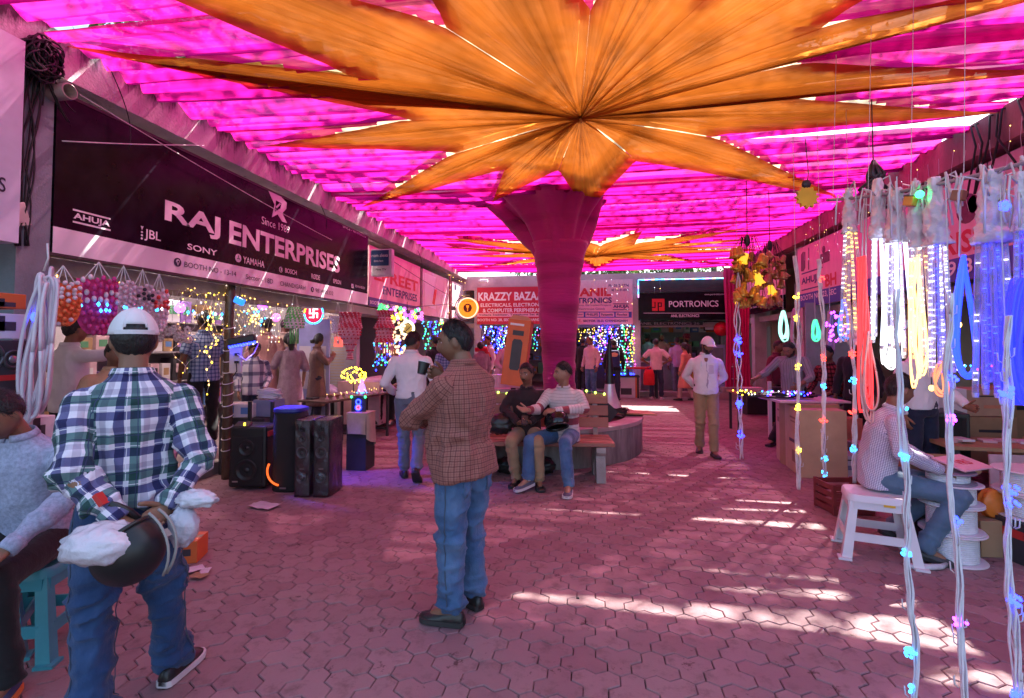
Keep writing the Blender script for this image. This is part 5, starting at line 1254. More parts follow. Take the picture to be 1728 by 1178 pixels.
MB().box((.075, .128, 1.30), (.012, .006, .08)).build('pen', MATS['steel'], p7)
# -- man on the white stool
J = sit(1.66, .47, lean=.10); J['look'] = V(-.42, 1, -.22); J['elL'] = V(-.25, .12, .80); J['wrL'] = V(-.12, .36, .68); J['elR'] = V(.26, .10, .80); J['wrR'] = V(.12, .36, .67); J['hfL'] = V(.2, 1, -.35); J['hfR'] = V(-.2, 1, -.35); J['hnL'] = V(.2, 0, -1); J['hnR'] = V(-.2, 0, -1)
J['knL'] = V(-.12, .44, .52); J['anL'] = V(-.12, .12, .13); J['toL'] = V(-.1, .9, -.42); J['knR'] = V(.15, .46, .50); J['anR'] = V(.15, .24, .10); J['toR'] = V(.1, .95, -.15)
st_loc = spot(1474, 3.98); st_face = turn(toward(1482), 102)
person('man in fine checked shirt and jeans seated on the white plastic stool at the right', J, st_loc, st_face, M_FINE, cloth('teal grey jeans', (.10, .16, .24), .8, .2), skin=0, vox=.0105, hairstyle=SHORT, brow=True, shoem=mat('grey black shoe', (.05, .05, .055), .6, bump=.3), solem=MATS['dark sole'])
# -- behind the cartons on the right
J = stand(1.68, lean=.22); J['look'] = V(.25, 1, -.62); J['head'] = V(.0, .22, 1.50); J['neck'] = V(0, .12, 1.385); J['elR'] = V(.36, .12, 1.13); J['wrR'] = V(.46, .34, 1.04); J['hfR'] = V(.3, .6, -.6); J['elL'] = V(-.28, .2, 1.1); J['wrL'] = V(-.16, .42, .97); J['hfL'] = V(.3, 1, -.3)
J['knR'] = V(.15, .0, .49); J['anR'] = V(.30, .02, .088)
person('bearded man in grey shirt bending over the lights on the carton table', J, spot(1338, 7.7), turn(toward(1338), -14), M_GREYS, M_BLACKT, skin=0, vox=.013, hairstyle=SHORT, brow=True, beard=.003, sleeve='long', rolled=True)
J = sit(1.68, .66, lean=.06); J['look'] = V(-.1, 1, -.3); J['anL'] = V(-.14, .46, .2); J['anR'] = V(.14, .46, .2)
person('man in dark red checked shirt seated behind the carton table', J, spot(1404, 7.6, .0), turn(toward(1404), -35), M_REDC, M_JEAN, skin=0, vox=.014, hairstyle=SHORT, brow=True)
J = stand(1.62, lean=.1); person('dark-haired person half hidden behind the bending man at the right', J, spot(1306, 9.8), turn(toward(1306), 60), M_MAROON, M_BLACKT, skin=1, vox=.018, hairstyle=SHORT)
J = stand(1.70); person('person in black clothes standing behind the hanging light tubes', J, spot(1446, 6.9), turn(toward(1446), -20), M_BLK, M_BLACKT, skin=1, vox=.016, hairstyle=SHORT)
J = stand(1.70); J['elL'] = V(-.26, .05, 1.14); J['wrL'] = V(-.20, .30, .98); J['hfL'] = V(0, 1, -.1)
person('man in white shirt and navy trousers standing behind the seated stool man', J, spot(1548, 5.15), turn(toward(1548), 50), M_WHITE, M_NAVY, skin=0, vox=.014, tuck=True, hem=.0, hairstyle=SHORT)
# -- customers at the left booths
FL = .14
J = stand(1.45, wide=.08); J['look'] = V(-.25, 1, -.1); J['hs'] = 1.12; J['wrL'] = V(-.12, .22, .80); J['wrR'] = V(.20, .08, .76)
pk, JK = person('child in glasses and white and blue checked jacket behind the tall speakers', J, spot(429, 7.3, FL), turn(toward(429), 6), M_KID, M_JEANN, skin=2, vox=.014, hairstyle=(.05, -.02, -.07), brow=True, hairt=.018)
M = head_matrix(JK); mb = MB()
for s in (-1, 1): mb.tube([M @ V(s * .031 + .019 * math.cos(a), .102, .004 + .015 * math.sin(a)) for a in [2 * math.pi * k / 14 for k in range(15)]], .0022, 5); mb.tube([M @ V(s * .05, .101, .008), M @ V(s * .08, .02, .008)], .002, 4)
mb.tube([M @ V(-.012, .104, .006), M @ V(.012, .104, .006)], .002, 4); mb.build('glasses', M_DARK, pk)
J = stand(1.60); J['elL'] = V(-.25, .05, 1.08); J['wrL'] = V(-.14, .26, 1.0); J['look'] = V(.1, 1, -.2)
person('woman in tiered mauve dress seen from behind in the left booth', J, spot(490, 8.2, FL), turn(away(490), 20), M_MAUVE, None, skin=2, vox=.015, skirt=.95, hairstyle=(.05, -.06, -.14), sleeve='half', hairt=.02, long_hair=([(0, -.09, .02), (0, -.11, -.08), (0, -.10, -.2)], [.06, .06, .03]), fold=.016)
J = stand(1.60); J['elR'] = V(.22, .12, 1.12); J['wrR'] = V(.05, .26, 1.2); J['hfR'] = V(-.3, .3, .9); J['elL'] = V(-.22, .1, 1.12); J['wrL'] = V(-.05, .25, 1.15); J['hfL'] = V(.3, .4, .8)
pw, JW = person('woman in brown kurta with a black bag and hair in a bun, facing right', J, spot(535, 8.85, FL), turn(away(535), -78), M_BROWNK, M_NAVY, skin=0, vox=.014, kurta=.62, hairstyle=(.05, -.04, -.10), hairt=.014, long_hair=([(0, -.10, -.01), (0, -.135, -.03), (0, -.14, -.06)], [.03, .045, .02]))
MB().ell((-.20, .02, .92), (.05, .12, .10), 12, 8).build('handbag', M_LEATH, pw, smooth=True)
J = stand(1.80); person('tall man in salmon shirt with his back turned, behind the child', J, spot(449, 8.1, .2), turn(away(449), -10), M_SALMON, M_TAN, skin=1, vox=.016, hairstyle=SHORT, hem=-.4)
J = stand(1.82, lean=.06); J['look'] = V(.5, 1, -.35); person('tall man in beige shirt bending his head, behind the woman in the mauve dress', J, spot(478, 9.1, .2), turn(away(478), -40), M_BEIGE, M_BLACKT, skin=1, vox=.016, hairstyle=SHORT)
J = stand(1.74); person('man in pale blue checked shirt standing among the warm fairy lights', J, spot(346, 6.6, .25), turn(away(346), 15), M_BLUEC, M_BLACKT, skin=1, vox=.015, hairstyle=SHORT, sleeve='short')
J = stand(1.68); J['elR'] = V(.34, .08, 1.34); J['wrR'] = V(.52, .22, 1.40); J['hfR'] = V(.7, .6, .1); J['elL'] = V(-.22, .15, 1.15)
person('man in white shirt reaching up behind the woven door hangings', J, spot(118, 4.75, .14), turn(away(118), -62), M_WHITE, M_BLACKT, skin=0, vox=.013, hairstyle=SHORT, tuck=False)
J = stand(1.60); J['elL'] = V(-.24, .15, 1.2); person('person in tan short-sleeved top behind the man in plaid', J, spot(192, 4.4, .0), turn(toward(192), 30), cloth('tan top', (.55, .36, .20), .8), M_BLACKT, skin=0, vox=.015, sleeve='short', hairstyle=SHORT)
# -- between the tables and the brown-shirted man
J = stand(1.70); person('person in blue checked shirt beyond the man with the cup', J, spot(756, 9.2), turn(away(756), 25), M_BLUEC, M_BLACKT, skin=1, vox=.018, hairstyle=SHORT)
J = stand(1.74); person('person in dark top beyond the man in the white shirt', J, spot(735, 10.4), turn(away(735), 40), M_BLK, M_BLACKT, skin=1, vox=.018, hairstyle=SHORT)
J = sit(1.68, .50, lean=.12); J['look'] = V(0, 1, -.4); person('man in dark clothes sitting behind the diya table', J, spot(676, 9.4, .16), turn(toward(676), -35), M_BLK, M_BLACKT, skin=2, vox=.016, hairstyle=(.09, .05, -.03), brow=True)
# -- far end
J = stand(1.76); J['elR'] = V(.25, .1, 1.12); J['wrR'] = V(.1, .3, 1.0)
pv, JV = person('man in orange and black vest over a white shirt at the far left', J, spot(826, 13.2), turn(toward(826), -70), M_WHITE, M_GREYT, skin=0, vox=.020, hairstyle=SHORT, brow=True)
mb = PM(); mb.loft([V(0, 0, .92), V(0, 0, 1.1), V(0, .0, 1.26), V(0, .0, 1.40), V(0, 0, 1.46)], [.195, .195, .205, .185, .09], [.145, .145, .15, .115, .085], V(1, 0, 0)); mb.build('vest', M_ORV, pv, smooth=True); MB().lathe([(.212, 0), (.212, .30)], n=24, cap=False, c=(0, 0, .93)).build('vest_panel', M_BLK, pv, smooth=True).scale = (1, .74, 1)
J = stand(1.74); J['elL'] = V(-.26, -.12, 1.12); J['wrL'] = V(-.06, -.22, .96); J['elR'] = V(.26, -.12, 1.12); J['wrR'] = V(.06, -.24, .96); J['hfL'] = V(1, 0, -.3); J['hfR'] = V(-1, 0, -.3)
person('man in pale pink kurta with hands clasped behind his back', J, spot(857, 11.6), away(857), M_PINKS, M_BLACKT, skin=0, vox=.018, hairstyle=SHORT, kurta=.45)
J = stand(1.72); person('person in dark clothes inside the far booth behind the pink kurta', J, spot(852, 16.4, .15), away(852), M_BLK, M_BLACKT, skin=1, vox=.025, hairstyle=SHORT)
J = stand(1.60); ps, JS = person('woman with a bright red scarf at the far left', J, spot(812, 12.6), turn(away(812), 30), M_MAUVE, M_MAROON, skin=1, vox=.022, hairstyle=(.05, -.04, -.12), kurta=.6)
MB().tube([(-.12, .10, 1.42), (.10, -.06, 1.44), (.2, .08, 1.3), (.16, .14, 1.0)], [.05, .07, .07, .05], 8).build('scarf', cloth('red scarf', (.62, .02, .05), .8), ps, smooth=True)
J = stand(1.74); person('man in black shirt just right of the wrapped tree at the far end', J, spot(983, 14.9), turn(away(983), -20), M_BLK, M_BLACKT, skin=1, vox=.022, hairstyle=SHORT)
J = stand(1.76); J['look'] = V(.3, 1, -.35); person('balding man in pale pink shirt and jeans looking down, right of the wrapped tree', J, spot(997, 14.3), turn(toward(997), -40), M_PINKS, M_JEAN, skin=0, vox=.018, hairstyle=(.115, .0, -.05), brow=True)
J = stand(1.68); pb, JB = person('man with a dark blue backpack at the lit stall', J, spot(1036, 14.1), turn(away(1036), 0), M_BLK, M_JEANN, skin=1, vox=.018, hairstyle=SHORT)
MB().box((0, -.22, 1.16), (.34, .18, .46), top=.86).build('backpack', cloth('navy backpack', (.02, .03, .12), .7), pb, bevel=.05); MB().ell((0, -.315, 1.27), (.11, .012, .06), 14, 6).build('backpack_patch', cloth('peach patch', (.62, .36, .25), .7), pb, smooth=True)
J = stand(1.70, wide=.12); J['elL'] = V(-.40, -.06, 1.12); J['wrL'] = V(-.20, .06, 1.0); J['elR'] = V(.40, -.06, 1.12); J['wrR'] = V(.20, .06, 1.0); J['hfL'] = V(.6, .6, -.4); J['hfR'] = V(-.6, .6, -.4)
pa, JA = person('man in pale pink shirt and dark jeans standing hands on hips', J, spot(1107, 14.3), away(1107), cloth('pale tee', (.72, .52, .54), .85), M_JEANN, skin=0, vox=.018, hairstyle=SHORT, sleeve='short', shoem=M_SOLEW, solem=M_SOLEW)
J = stand(1.58); J['knL'] = V(-.10, .12, .46); J['anL'] = V(-.10, .14, .085); J['anR'] = V(.10, -.16, .10)
po, JO = person('woman in peach kurta with a yellow scarf walking left at the far end', J, spot(1157, 13.9), turn(away(1157), 62), M_PEACH, cloth('cream leggings', (.6, .42, .36), .8), skin=2, vox=.017, kurta=.62, hairstyle=(.05, -.05, -.13), hairt=.018, long_hair=([(0, -.09, .02), (0, -.11, -.1), (0, -.10, -.24)], [.06, .05, .03]))
MB().tube([(.16, .05, 1.36), (.22, -.02, 1.1), (.25, -.04, .8), (.26, -.10, .45)], [.03, .05, .06, .07], 8).build('scarf', cloth('yellow scarf', (.62, .46, .08), .8), po, smooth=True)
MB().ell((.24, .02, .96), (.05, .13, .11), 10, 7).build('handbag', M_LEATH, po, smooth=True)
J = stand(1.76); person('man in lilac shirt leaning at the far right counter', J, spot(1143, 15.4), turn(away(1143), 20), M_VIOL, M_GREYT, skin=1, vox=.02, hairstyle=(.09, .02, -.05))
J = stand(1.72); pt, JT = person('man in maroon turban at the far right counter', J, spot(1157, 16.0, .12), turn(toward(1157), 50), M_MAROON, M_BLACKT, skin=0, vox=.02, hairstyle=None, beard=.006, brow=True)
def turban(root, J, m):
 M = head_matrix(J); mb = MB()
 for k in range(7):
  t = k / 6; mb.tube([M @ V(.098 * (1 - .25 * t) * math.cos(a), .112 * (1 - .25 * t) * math.sin(a) - .01, .03 + .085 * t + .03 * math.cos(a * 1 + k)) for a in [2 * math.pi * q / 18 for q in range(19)]], .024 * J['S'], 6)
 mb.ell(M @ V(0, -.01, .10), (.085, .09, .06), 14, 8); return mb.build('turban', m, root, smooth=True)
turban(pt, JT, M_MAROON)
J = stand(1.70); pt, JT = person('shopkeeper in sky blue shirt and black turban behind the far counter', J, spot(1094, 16.8, .15), turn(toward(1094), -40), M_SKYB, M_BLACKT, skin=0, vox=.02, hairstyle=None, beard=.006, brow=True); turban(pt, JT, M_BLK)
J = stand(1.72); person('bearded man facing the court behind the far counter', J, spot(1117, 16.4, .15), toward(1117), M_BEIGE, M_BLACKT, skin=0, vox=.02, hairstyle=SHORT, beard=.004, brow=True)
# ================================================================ goods and lights, left side
LED = {'warm': glow('led warm', (1, .58, .14), 1.5), 'yel': glow('led yellow', (1, .66, .03), 2.2), 'blue': glow('led blue', (.010, .02, 1), 4), 'cyan': glow('led cyan', (.03, .38, 1), 1.5), 'white': glow('led white', (.80, .86, 1), .9),
  'green': glow('led green', (.03, .9, .2), 1.6), 'red': glow('led red', (1, .03, .02), 2.0), 'pink': glow('led pink', (1, .06, .5), 1.6), 'purp': glow('led purple', (.40, .04, 1), 2.6), 'orng': glow('led orange', (1, .28, .02), 1.6)}
M_WIREW = mat('white wire', (.62, .60, .62), .5, var=.08); M_CLEAR = mat('milky plastic', (.62, .60, .66), .25, var=.1)
M_BLKP = mat('black plastic', (.014, .014, .016), .38, var=.2); M_GRILL = mat('black grille', (.012, .012, .013), .6, var=.3, vs=300, bump=.8, bs=350)
M_CARD = mat('brown cardboard', (.36, .215, .115), .8, var=.12, vs=5, bump=.15, bs=30); M_CARD2 = mat('pale cardboard', (.50, .32, .21), .8, var=.1, vs=5, bump=.15); M_ORBOX = mat('orange carton', (.66, .13, .03), .5, var=.08); M_WBOX = mat('white carton', (.62, .58, .62), .55, var=.06); M_PRINT = mat('printed dark', (.04, .035, .045), .5, var=.2)
M_TAPE = mat('packing tape', (.46, .33, .2), .25, var=.05); M_REDP = mat('red plastic', (.55, .03, .03), .4); M_GREYM = mat('dark grey metal', (.10, .10, .11), .4, metal=.5)
def octa(mb, c, r):
 c = Vector(c); mb.add([c + Vector(p) * r for p in ((1, 0, 0), (-1, 0, 0), (0, 1, 0), (0, -1, 0), (0, 0, 1.2), (0, 0, -1.2))], [(0, 2, 4), (2, 1, 4), (1, 3, 4), (3, 0, 4), (2, 0, 5), (1, 2, 5), (3, 1, 5), (0, 3, 5)])
def curtain(label, o, ex, wd, ht, n, cols, step=.055, r=.010, seed=0, group='fairy light curtains', wire=True, wob=.03, name='fairy_light_curtain', vary=.4, skip=.3):
 """fairy-light strings hanging side by side from o"""
 rs = random.Random(seed); o, ex = Vector(o), Vector(ex).normalized(); root = thing(name, label, 'fairy lights', tuple(o), group=group)
 by = {c: MB() for c in cols}; wm = MB(); nrm = ex.cross(Vector((0, 0, 1)))
 for i in range(n):
  x = wd * (i + .5) / n; h = ht * rs.uniform(1 - vary, 1); pts = []; k = int(h / step); ph = rs.uniform(0, 6); cc = rs.choice(cols)
  for j in range(k + 1):
   p = ex * (x + wob * math.sin(j * .9 + ph) + rs.uniform(-.5, .5) * wob) + nrm * (wob * math.cos(j * 1.3 + ph)) - Vector((0, 0, j * step + rs.uniform(-.3, .3) * step)); pts.append(p)
   if rs.random() < skip: continue
   octa(by[rs.choice(cols) if rs.random() < .35 else cc], p + Vector((rs.uniform(-1, 1), rs.uniform(-1, 1), 0)) * r, r * rs.uniform(.7, 1.2))
  if wire and len(pts) > 1: wm.tube(pts, .0025, 3)
 for c in cols:
  if by[c].v: by[c].build('bulb', LED[c], root, kind='stuff')
 if wm.v: wm.build('wire', M_WIREW, root, kind='stuff')
 return root
def loop(c, ex, w, h, n=28, tw=0, ph=0, k=1.0):
 c, ex = Vector(c), Vector(ex).normalized(); nn = ex.cross(Vector((0, 0, 1)))
 return [c + ex * (w * math.copysign(abs(math.cos(a)) ** k, math.cos(a))) + Vector((0, 0, h * math.sin(a))) + nn * (tw * math.sin(a + ph)) for a in [2 * math.pi * i / n for i in range(n + 1)]]
def carton(label, c, d, rz, m, name='carton', prints=(), tape=True, group=None, cat='box', open_=False):
 """a cardboard carton; prints: (face, u, v, w, h, material)"""
 r = thing(name, label, cat, (c[0], c[1], c[2]), rz, group); w, dp, h = d
 MB().box((0, 0, h / 2), (w, dp, h)).build('box_body', m, r, bevel=.004)
 if tape: MB().box((0, 0, h + .0008), (w * .98, .05, .0025)).build('tape', M_TAPE, r);
 mb = MB().span((-w / 2, -.002, h - .0), (w / 2, .002, h + .0015));
 for f, u, v, a, b, pm_ in prints:
  q = .002
  if f == 'f': mb2 = MB().box((u * w, -dp / 2 - q / 2, v * h), (a * w, q, b * h))
  elif f == 'r': mb2 = MB().box((w / 2 + q / 2, u * dp, v * h), (q, a * dp, b * h))
  else: mb2 = MB().box((-w / 2 - q / 2, u * dp, v * h), (q, a * dp, b * h))
  mb2.build('print', pm_, r)
 return r
# ---------------- speakers in front of the left booths
def grille_disc(mb, c, r, n=20, y=0):
 mb.rings([[Vector((c[0] + rr * math.cos(2 * math.pi * k / n), c[1] + yy, c[2] + rr * math.sin(2 * math.pi * k / n))) for k in range(n)] for rr, yy in ((r, 0), (r * 1.0, -.012), (r * .88, -.014), (r * .80, -.004), (r * .3, .012), (r * .22, -.004), (.002, -.01))], False, False)
q = at_h(412, 828, 0); rz = R(8)
r = thing('party_speaker', 'squat black trolley speaker with two handles on top, leftmost of the row of speakers', 'speaker', (q.x, q.y + .18, 0), rz)
MB().box((0, 0, .36), (.42, .36, .66), top=.95).build('cabinet', M_BLKP, r, bevel=.03); MB().box((0, -.182, .33), (.34, .012, .50)).build('grille', M_GRILL, r, bevel=.01)
mb = MB(); grille_disc(mb, (0, -.19, .22), .12); mb.build('woofer', M_BLKP, r, smooth=True); mb = MB(); grille_disc(mb, (0, -.19, .46), .09); mb.build('woofer', M_BLKP, r, smooth=True)
MB().box((-.08, -.12, .70), (.16, .1, .03), Matrix.Rotation(R(20), 3, 'X')).build('control_panel', mat('display grey', (.07, .07, .07), .2), r, bevel=.006); MB().box((-.04, -.166, .712), (.012, .01, .03)).build('indicator', LED['yel'], r)
MB().box((.205, -.06, .60), (.02, .16, .06)).build('side_handle', M_REDP, r, bevel=.008); MB().box((-.12, -.195, .10), (.06, .006, .014)).build('badge', M_BUCK, r)
for x in (-.13, .13):
 MB().box((x, .1, .80), (.035, .04, .26)).build('trolley_handle', M_BLKP, r, bevel=.008); MB().tube([(x * 1.3 - .02, .16, .05), (x * 1.3 + .02, .16, .05)], .05, 12).build('wheel', M_BLKP, r)
q = at_h(474, 832, 0)
r = thing('tower_speaker', 'tall rounded black speaker with an orange arc near its foot', 'speaker', (q.x, q.y + .17, 0), R(6))
n = 28
def rsq(z, s, p=3.2): return [Vector((s * .165 * math.copysign(abs(math.cos(t)) ** (2 / p), math.cos(t)), s * .165 * math.copysign(abs(math.sin(t)) ** (2 / p), math.sin(t)), z)) for t in [2 * math.pi * k / n for k in range(n)]]
MB().rings([rsq(0, .9), rsq(.02, 1), rsq(.80, .97), rsq(.84, .90)]).build('cabinet', M_GRILL, r, smooth=True, auto=35)
MB().rings([rsq(.841, .93), rsq(.855, 1.0), rsq(.885, .98), rsq(.895, .80)]).build('top_cap', mat('blue lit plastic', (.02, .03, .25), .35), r, smooth=True, auto=40)  # blue light of the flood lamp painted into the cap colour
MB().tube(arc((-.02, -.172, .23), .15, R(150), R(260), 14), .012, 6).build('light_arc', glow('orange arc', (1, .13, .015), .35), r, smooth=True); MB().box((.0, -.168, .05), (.07, .006, .016)).build('badge', M_BUCK, r)
M_WRAPP = None
def film():
 t = NT('plastic film'); co = t.coord('Object'); b = t.bump(t.noise(t.coord('Object', (1, 1, .5)), 12, 4, .6, 1.2), 1.0, .05)
 g = t.n('BsdfGlossy'); g.inputs['Roughness'].default_value = .08; t.l(b, g.inputs['Normal']); g.inputs[0].default_value = (.9, .85, .95, 1)
 tp = t.n('BsdfTransparent'); m = t.n('MixShader'); fr = t.n('Fresnel'); fr.inputs[0].default_value = 1.6; t.l(b, fr.inputs['Normal'])
 t.l(t.math('ADD', t.math('MULTIPLY', fr.outputs[0], 1.0), .05, True), m.inputs[0]); t.l(tp.outputs[0], m.inputs[1]); t.l(g.outputs[0], m.inputs[2]); t.l(m.outputs[0], t.out.inputs[0]); return t.m
M_FILM = film()
for k, (x, lab) in enumerate(((509, 'slim black tower speaker in plastic film, next to the rounded speaker'), (541, 'slim black tower speaker in plastic film at the right end of the speakers'))):
 q = at_h(x, 838, 0); r = thing('tower_speaker', lab, 'speaker', (q.x, q.y + .15, 0), R(4), 'slim wrapped speakers')
 MB().box((0, 0, .40), (.165, .34, .78)).build('cabinet', M_BLKP, r, bevel=.006)
 for z, rad in ((.70, .03), (.60, .035), (.46, .06), (.20, .055)):
  mb = MB(); grille_disc(mb, (0, -.172, z), rad); mb.build('driver', M_BLKP if rad < .05 else MATS['dark grey metal'], r, smooth=True)
 MB().box((0, -.172, .29), (.05, .006, .012)).build('badge', M_BUCK, r)
 mb = MB().grid(lambda u, v: (0, 0, 0), 1, 1) if False else MB(); nn = 40
 def fl(z, s): return [Vector((s * .090 * math.copysign(abs(math.cos(t)) ** .3, math.cos(t)) + .004 * noise.noise((t * 3, z * 9, k)), s * .178 * math.copysign(abs(math.sin(t)) ** .3, math.sin(t)) + .006 * noise.noise((t * 4, z * 7, k + 5)), z)) for t in [2 * math.pi * i / nn for i in range(nn)]]
 mb.rings([fl(.005, 1.06)] + [fl(z, 1.0) for z in np.linspace(.05, .78, 16)] + [fl(.80, .96)]); mb.build('plastic_film', M_FILM, r, smooth=True)
q = at_D(425, 700, 6.2)
carton('white and blue printed box on a stand behind the squat speaker', (q.x - .12, q.y, .70), (.36, .25, .16), R(10), M_WBOX, prints=(('f', -.3, .5, .35, .8, mat('box blue', (.10, .22, .50), .5)), ('f', .25, .5, .3, .5, mat('box blue', (.1, .22, .5)))))
MB_t = thing('box_stand', 'dark stand under the white and blue box behind the speakers', 'stand', (q.x - .05, q.y + .05, 0)); MB().box((0, 0, .35), (.6, .34, .69)).build('stand_body', M_DARK, MB_t, bevel=.01)
carton('small grey-blue box beneath the pile of white cable behind the speakers', (q.x + .16, q.y + .1, .70), (.26, .24, .20), R(-6), mat('grey blue box', (.20, .22, .34), .5))
mb = MB(); rs = random.Random(2)
for k in range(9): mb.tube([(rs.uniform(-.02, .02) + .14 * math.cos(a) * rs.uniform(.9, 1.1), .09 * math.sin(a), .02 + .012 * k + .01 * math.sin(3 * a + k)) for a in np.linspace(0, 6.28, 16)], .010, 5)
o = mb.build('cable_pile', M_WIREW, smooth=True); o.location = (q.x + .16, q.y + .1, .90); tag(o, 'pile of white cable heaped beside the child in the checked jacket', 'cable')
q = at_h(592, 800, 0); r = thing('covered_stand', 'narrow stand under a beige cloth beside the wrapped tower speakers', 'stand', (q.x - .02, q.y + .3, 0))
M_BEIGEC = cloth('beige drape', (.55, .42, .32), .85); MB().box((0, 0, .35), (.26, .26, .70)).build('stand_body', M_DARK, r)
MB().grid(lambda u, v: (.15 * math.copysign(abs(math.cos(u * 6.283)) ** .4, math.cos(u * 6.283)) * (1 + .12 * v * math.sin(u * 40)), .15 * math.copysign(abs(math.sin(u * 6.283)) ** .4, math.sin(u * 6.283)) * (1 + .12 * v * math.cos(u * 33)), .71 - .50 * v * (.75 + .25 * math.sin(u * 6.28))), 48, 8).build('drape', M_BEIGEC, r, smooth=True); MB().box((0, 0, .712), (.29, .29, .006)).build('drape_top', M_BEIGEC, r)
r2 = thing('led_sign', 'small blue and red figure-eight LED sign with green corner lights', 'light sign', (q.x - .05, q.y + .28, .715), R(5)); MB().box((0, .02, .1), (.19, .02, .20)).build('back_panel', M_DARK, r2)
mb = MB(); mb.tube(arc((0, 0, .055), .035, 0, 6.283, 16), .008, 5); mb.build('neon_tube', LED['blue'], r2); mb = MB(); mb.tube(arc((0, 0, .125), .03, 0, 6.283, 16), .008, 5); mb.build('neon_tube', LED['blue'], r2); MB().tube(arc((0, -.004, .055), .018, 0, 6.283, 12), .006, 5).build('neon_tube', LED['red'], r2)
for x in (-.09, .09): MB().ell((x, 0, .19), (.016, .016, .016), 8, 6).build('corner_lamp', LED['green'], r2)
# ---------------- plastic-wrapped pole, flood lamp, power strip
q = at_X(386, 600, -4.28)
r = thing('post', 'brown post bound in clear plastic at the front of the left booths', 'post', (q.x, q.y, 0)); MB().rings([[Vector((.055 * math.cos(t) * (1 + .06 * math.sin(z * 9 + t)), .055 * math.sin(t), z)) for t in [2 * math.pi * k / 14 for k in range(14)]] for z in np.linspace(0, 2.3, 24)]).build('post_body', mat('wrapped brown post', (.10, .065, .04), .25, var=.4, vs=14, bump=.8, bs=22, stretch=(1, 1, .4)), r, smooth=True)
mb = MB();
for k in range(12): mb.tube([(.060 * math.cos(a), .060 * math.sin(a), .35 + k * .13 + .02 * math.sin(a)) for a in np.linspace(0, 6.28, 14)], .006, 4)
mb.build('binding', M_CLEAR, r, kind='stuff', smooth=True)
f = at_D(408, 574, q.length if False else (q - CAMP).dot(_fh) - .12)
r = thing('flood_lamp', 'black flood lamp with a row of glowing blue LEDs fixed to the wrapped post', 'lamp', tuple(f), R(30))
MB().box((0, 0, 0), (.30, .16, .09), Matrix.Rotation(R(-12), 3, 'Y')).build('lamp_housing', M_BLKP, r, bevel=.02)
mb = MB(); M3 = Matrix.Rotation(R(-12), 3, 'Y')
for k in range(10): mb.box(M3 @ Vector((-.13 + .029 * k, -.05, -.055)), (.016, .06, .03), M3)
mb.build('led_row', LED['blue'], r)
sp = bpy.data.lights.new('flood_light', 'SPOT'); sp.energy = 80; sp.color = (.08, .06, 1); sp.spot_size = R(48); sp.spot_blend = .6; sp.shadow_soft_size = .12; so = bpy.data.objects.new('flood_light', sp); COL.objects.link(so); so.parent = r; so.location = (.02, -.08, -.12); so.rotation_mode = 'QUATERNION'
so.rotation_quaternion = (Matrix.Rotation(-R(30), 3, 'Z') @ -(at_h(630, 815, 0) - f).normalized()).to_track_quat('Z', 'Y')
f2 = at_D(398, 608, (f - CAMP).dot(_fh)); r = thing('power_strip', 'white upright power strip with black plugs on the wrapped post', 'power strip', tuple(f2), R(25)); MB().box((0, 0, 0), (.13, .05, .30)).build('strip_body', mat('ivory plastic', (.6, .56, .5)), r, bevel=.01)
for z in (.07, -.02): MB().box((.02, -.045, z), (.045, .05, .03)).build('plug', M_BLKP, r, bevel=.006);
MB().tube([(.03, -.07, .07), (.12, -.08, .0), (.2, -.05, .08), (.24, 0, .2)], .007, 5).build('cable', M_WIREW, r, smooth=True); MB().tube([(.02, -.07, -.02), (.03, -.08, -.12), (-.02, -.06, -.2)], .006, 5).build('cable', M_CAB, r, smooth=True)
f3 = at_D(404, 508, (f - CAMP).dot(_fh)); r = thing('blue_lamp', 'small bright blue rectangular lamp tilted under the long black sign', 'lamp', tuple(f3)); MB().box((0, 0, 0), (.12, .05, .075), Matrix.Rotation(R(25), 3, 'Y')).build('lamp_body', glow('blue box lamp', (.01, .16, 1), .6), r, bevel=.01); MB().tube([(0, 0, .04), (.02, 0, .2)], .005, 4).build('cord', M_CAB, r)
yst = at_D(300, 440, (f - CAMP).dot(_fh) - .3)
s_ = curtain('small yellow and blue starry cluster of fairy lights above the child', at_D(418, 522, 6.4), (1, 0, 0), .22, .28, 7, ['yel', 'warm', 'cyan'], .03, .012, 5, vary=.5)
# ---------------- diya table
a = at_h(549, 678, .75); b = at_h(662, 661, .75); ex = (b - a); ex.z = 0; Lt = ex.length; ex.normalize(); nrm = Vector((-ex.y, ex.x, 0)); rz = math.atan2(ex.y, ex.x); c = (a + b) / 2 + nrm * .26
r = thing('trestle_table', 'dark trestle table set with small diya lamps in front of the left booths', 'table', (c.x, c.y, 0), rz); MB().box((0, 0, .735), (Lt, .54, .03)).build('tabletop', mat('dark table board', (.09, .05, .04), .5, var=.3, vs=8), r, bevel=.004)
for x in (-Lt / 2 + .08, 0.1, Lt / 2 - .08):
 for y in (-.22, .22): MB().box((x, y, .36), (.035, .035, .72)).build('leg', M_DARK, r)
 MB().box((x, 0, .12), (.03, .41, .03)).build('stretcher', M_DARK, r)
M_CLAY = mat('pink glazed diya', (.62, .40, .40), .45, var=.1); Mt = Matrix.Translation((c.x, c.y, 0)) @ Matrix.Rotation(rz, 4, 'Z'); dproto = None; ORD_ = 'first second third fourth fifth sixth seventh eighth ninth'.split()
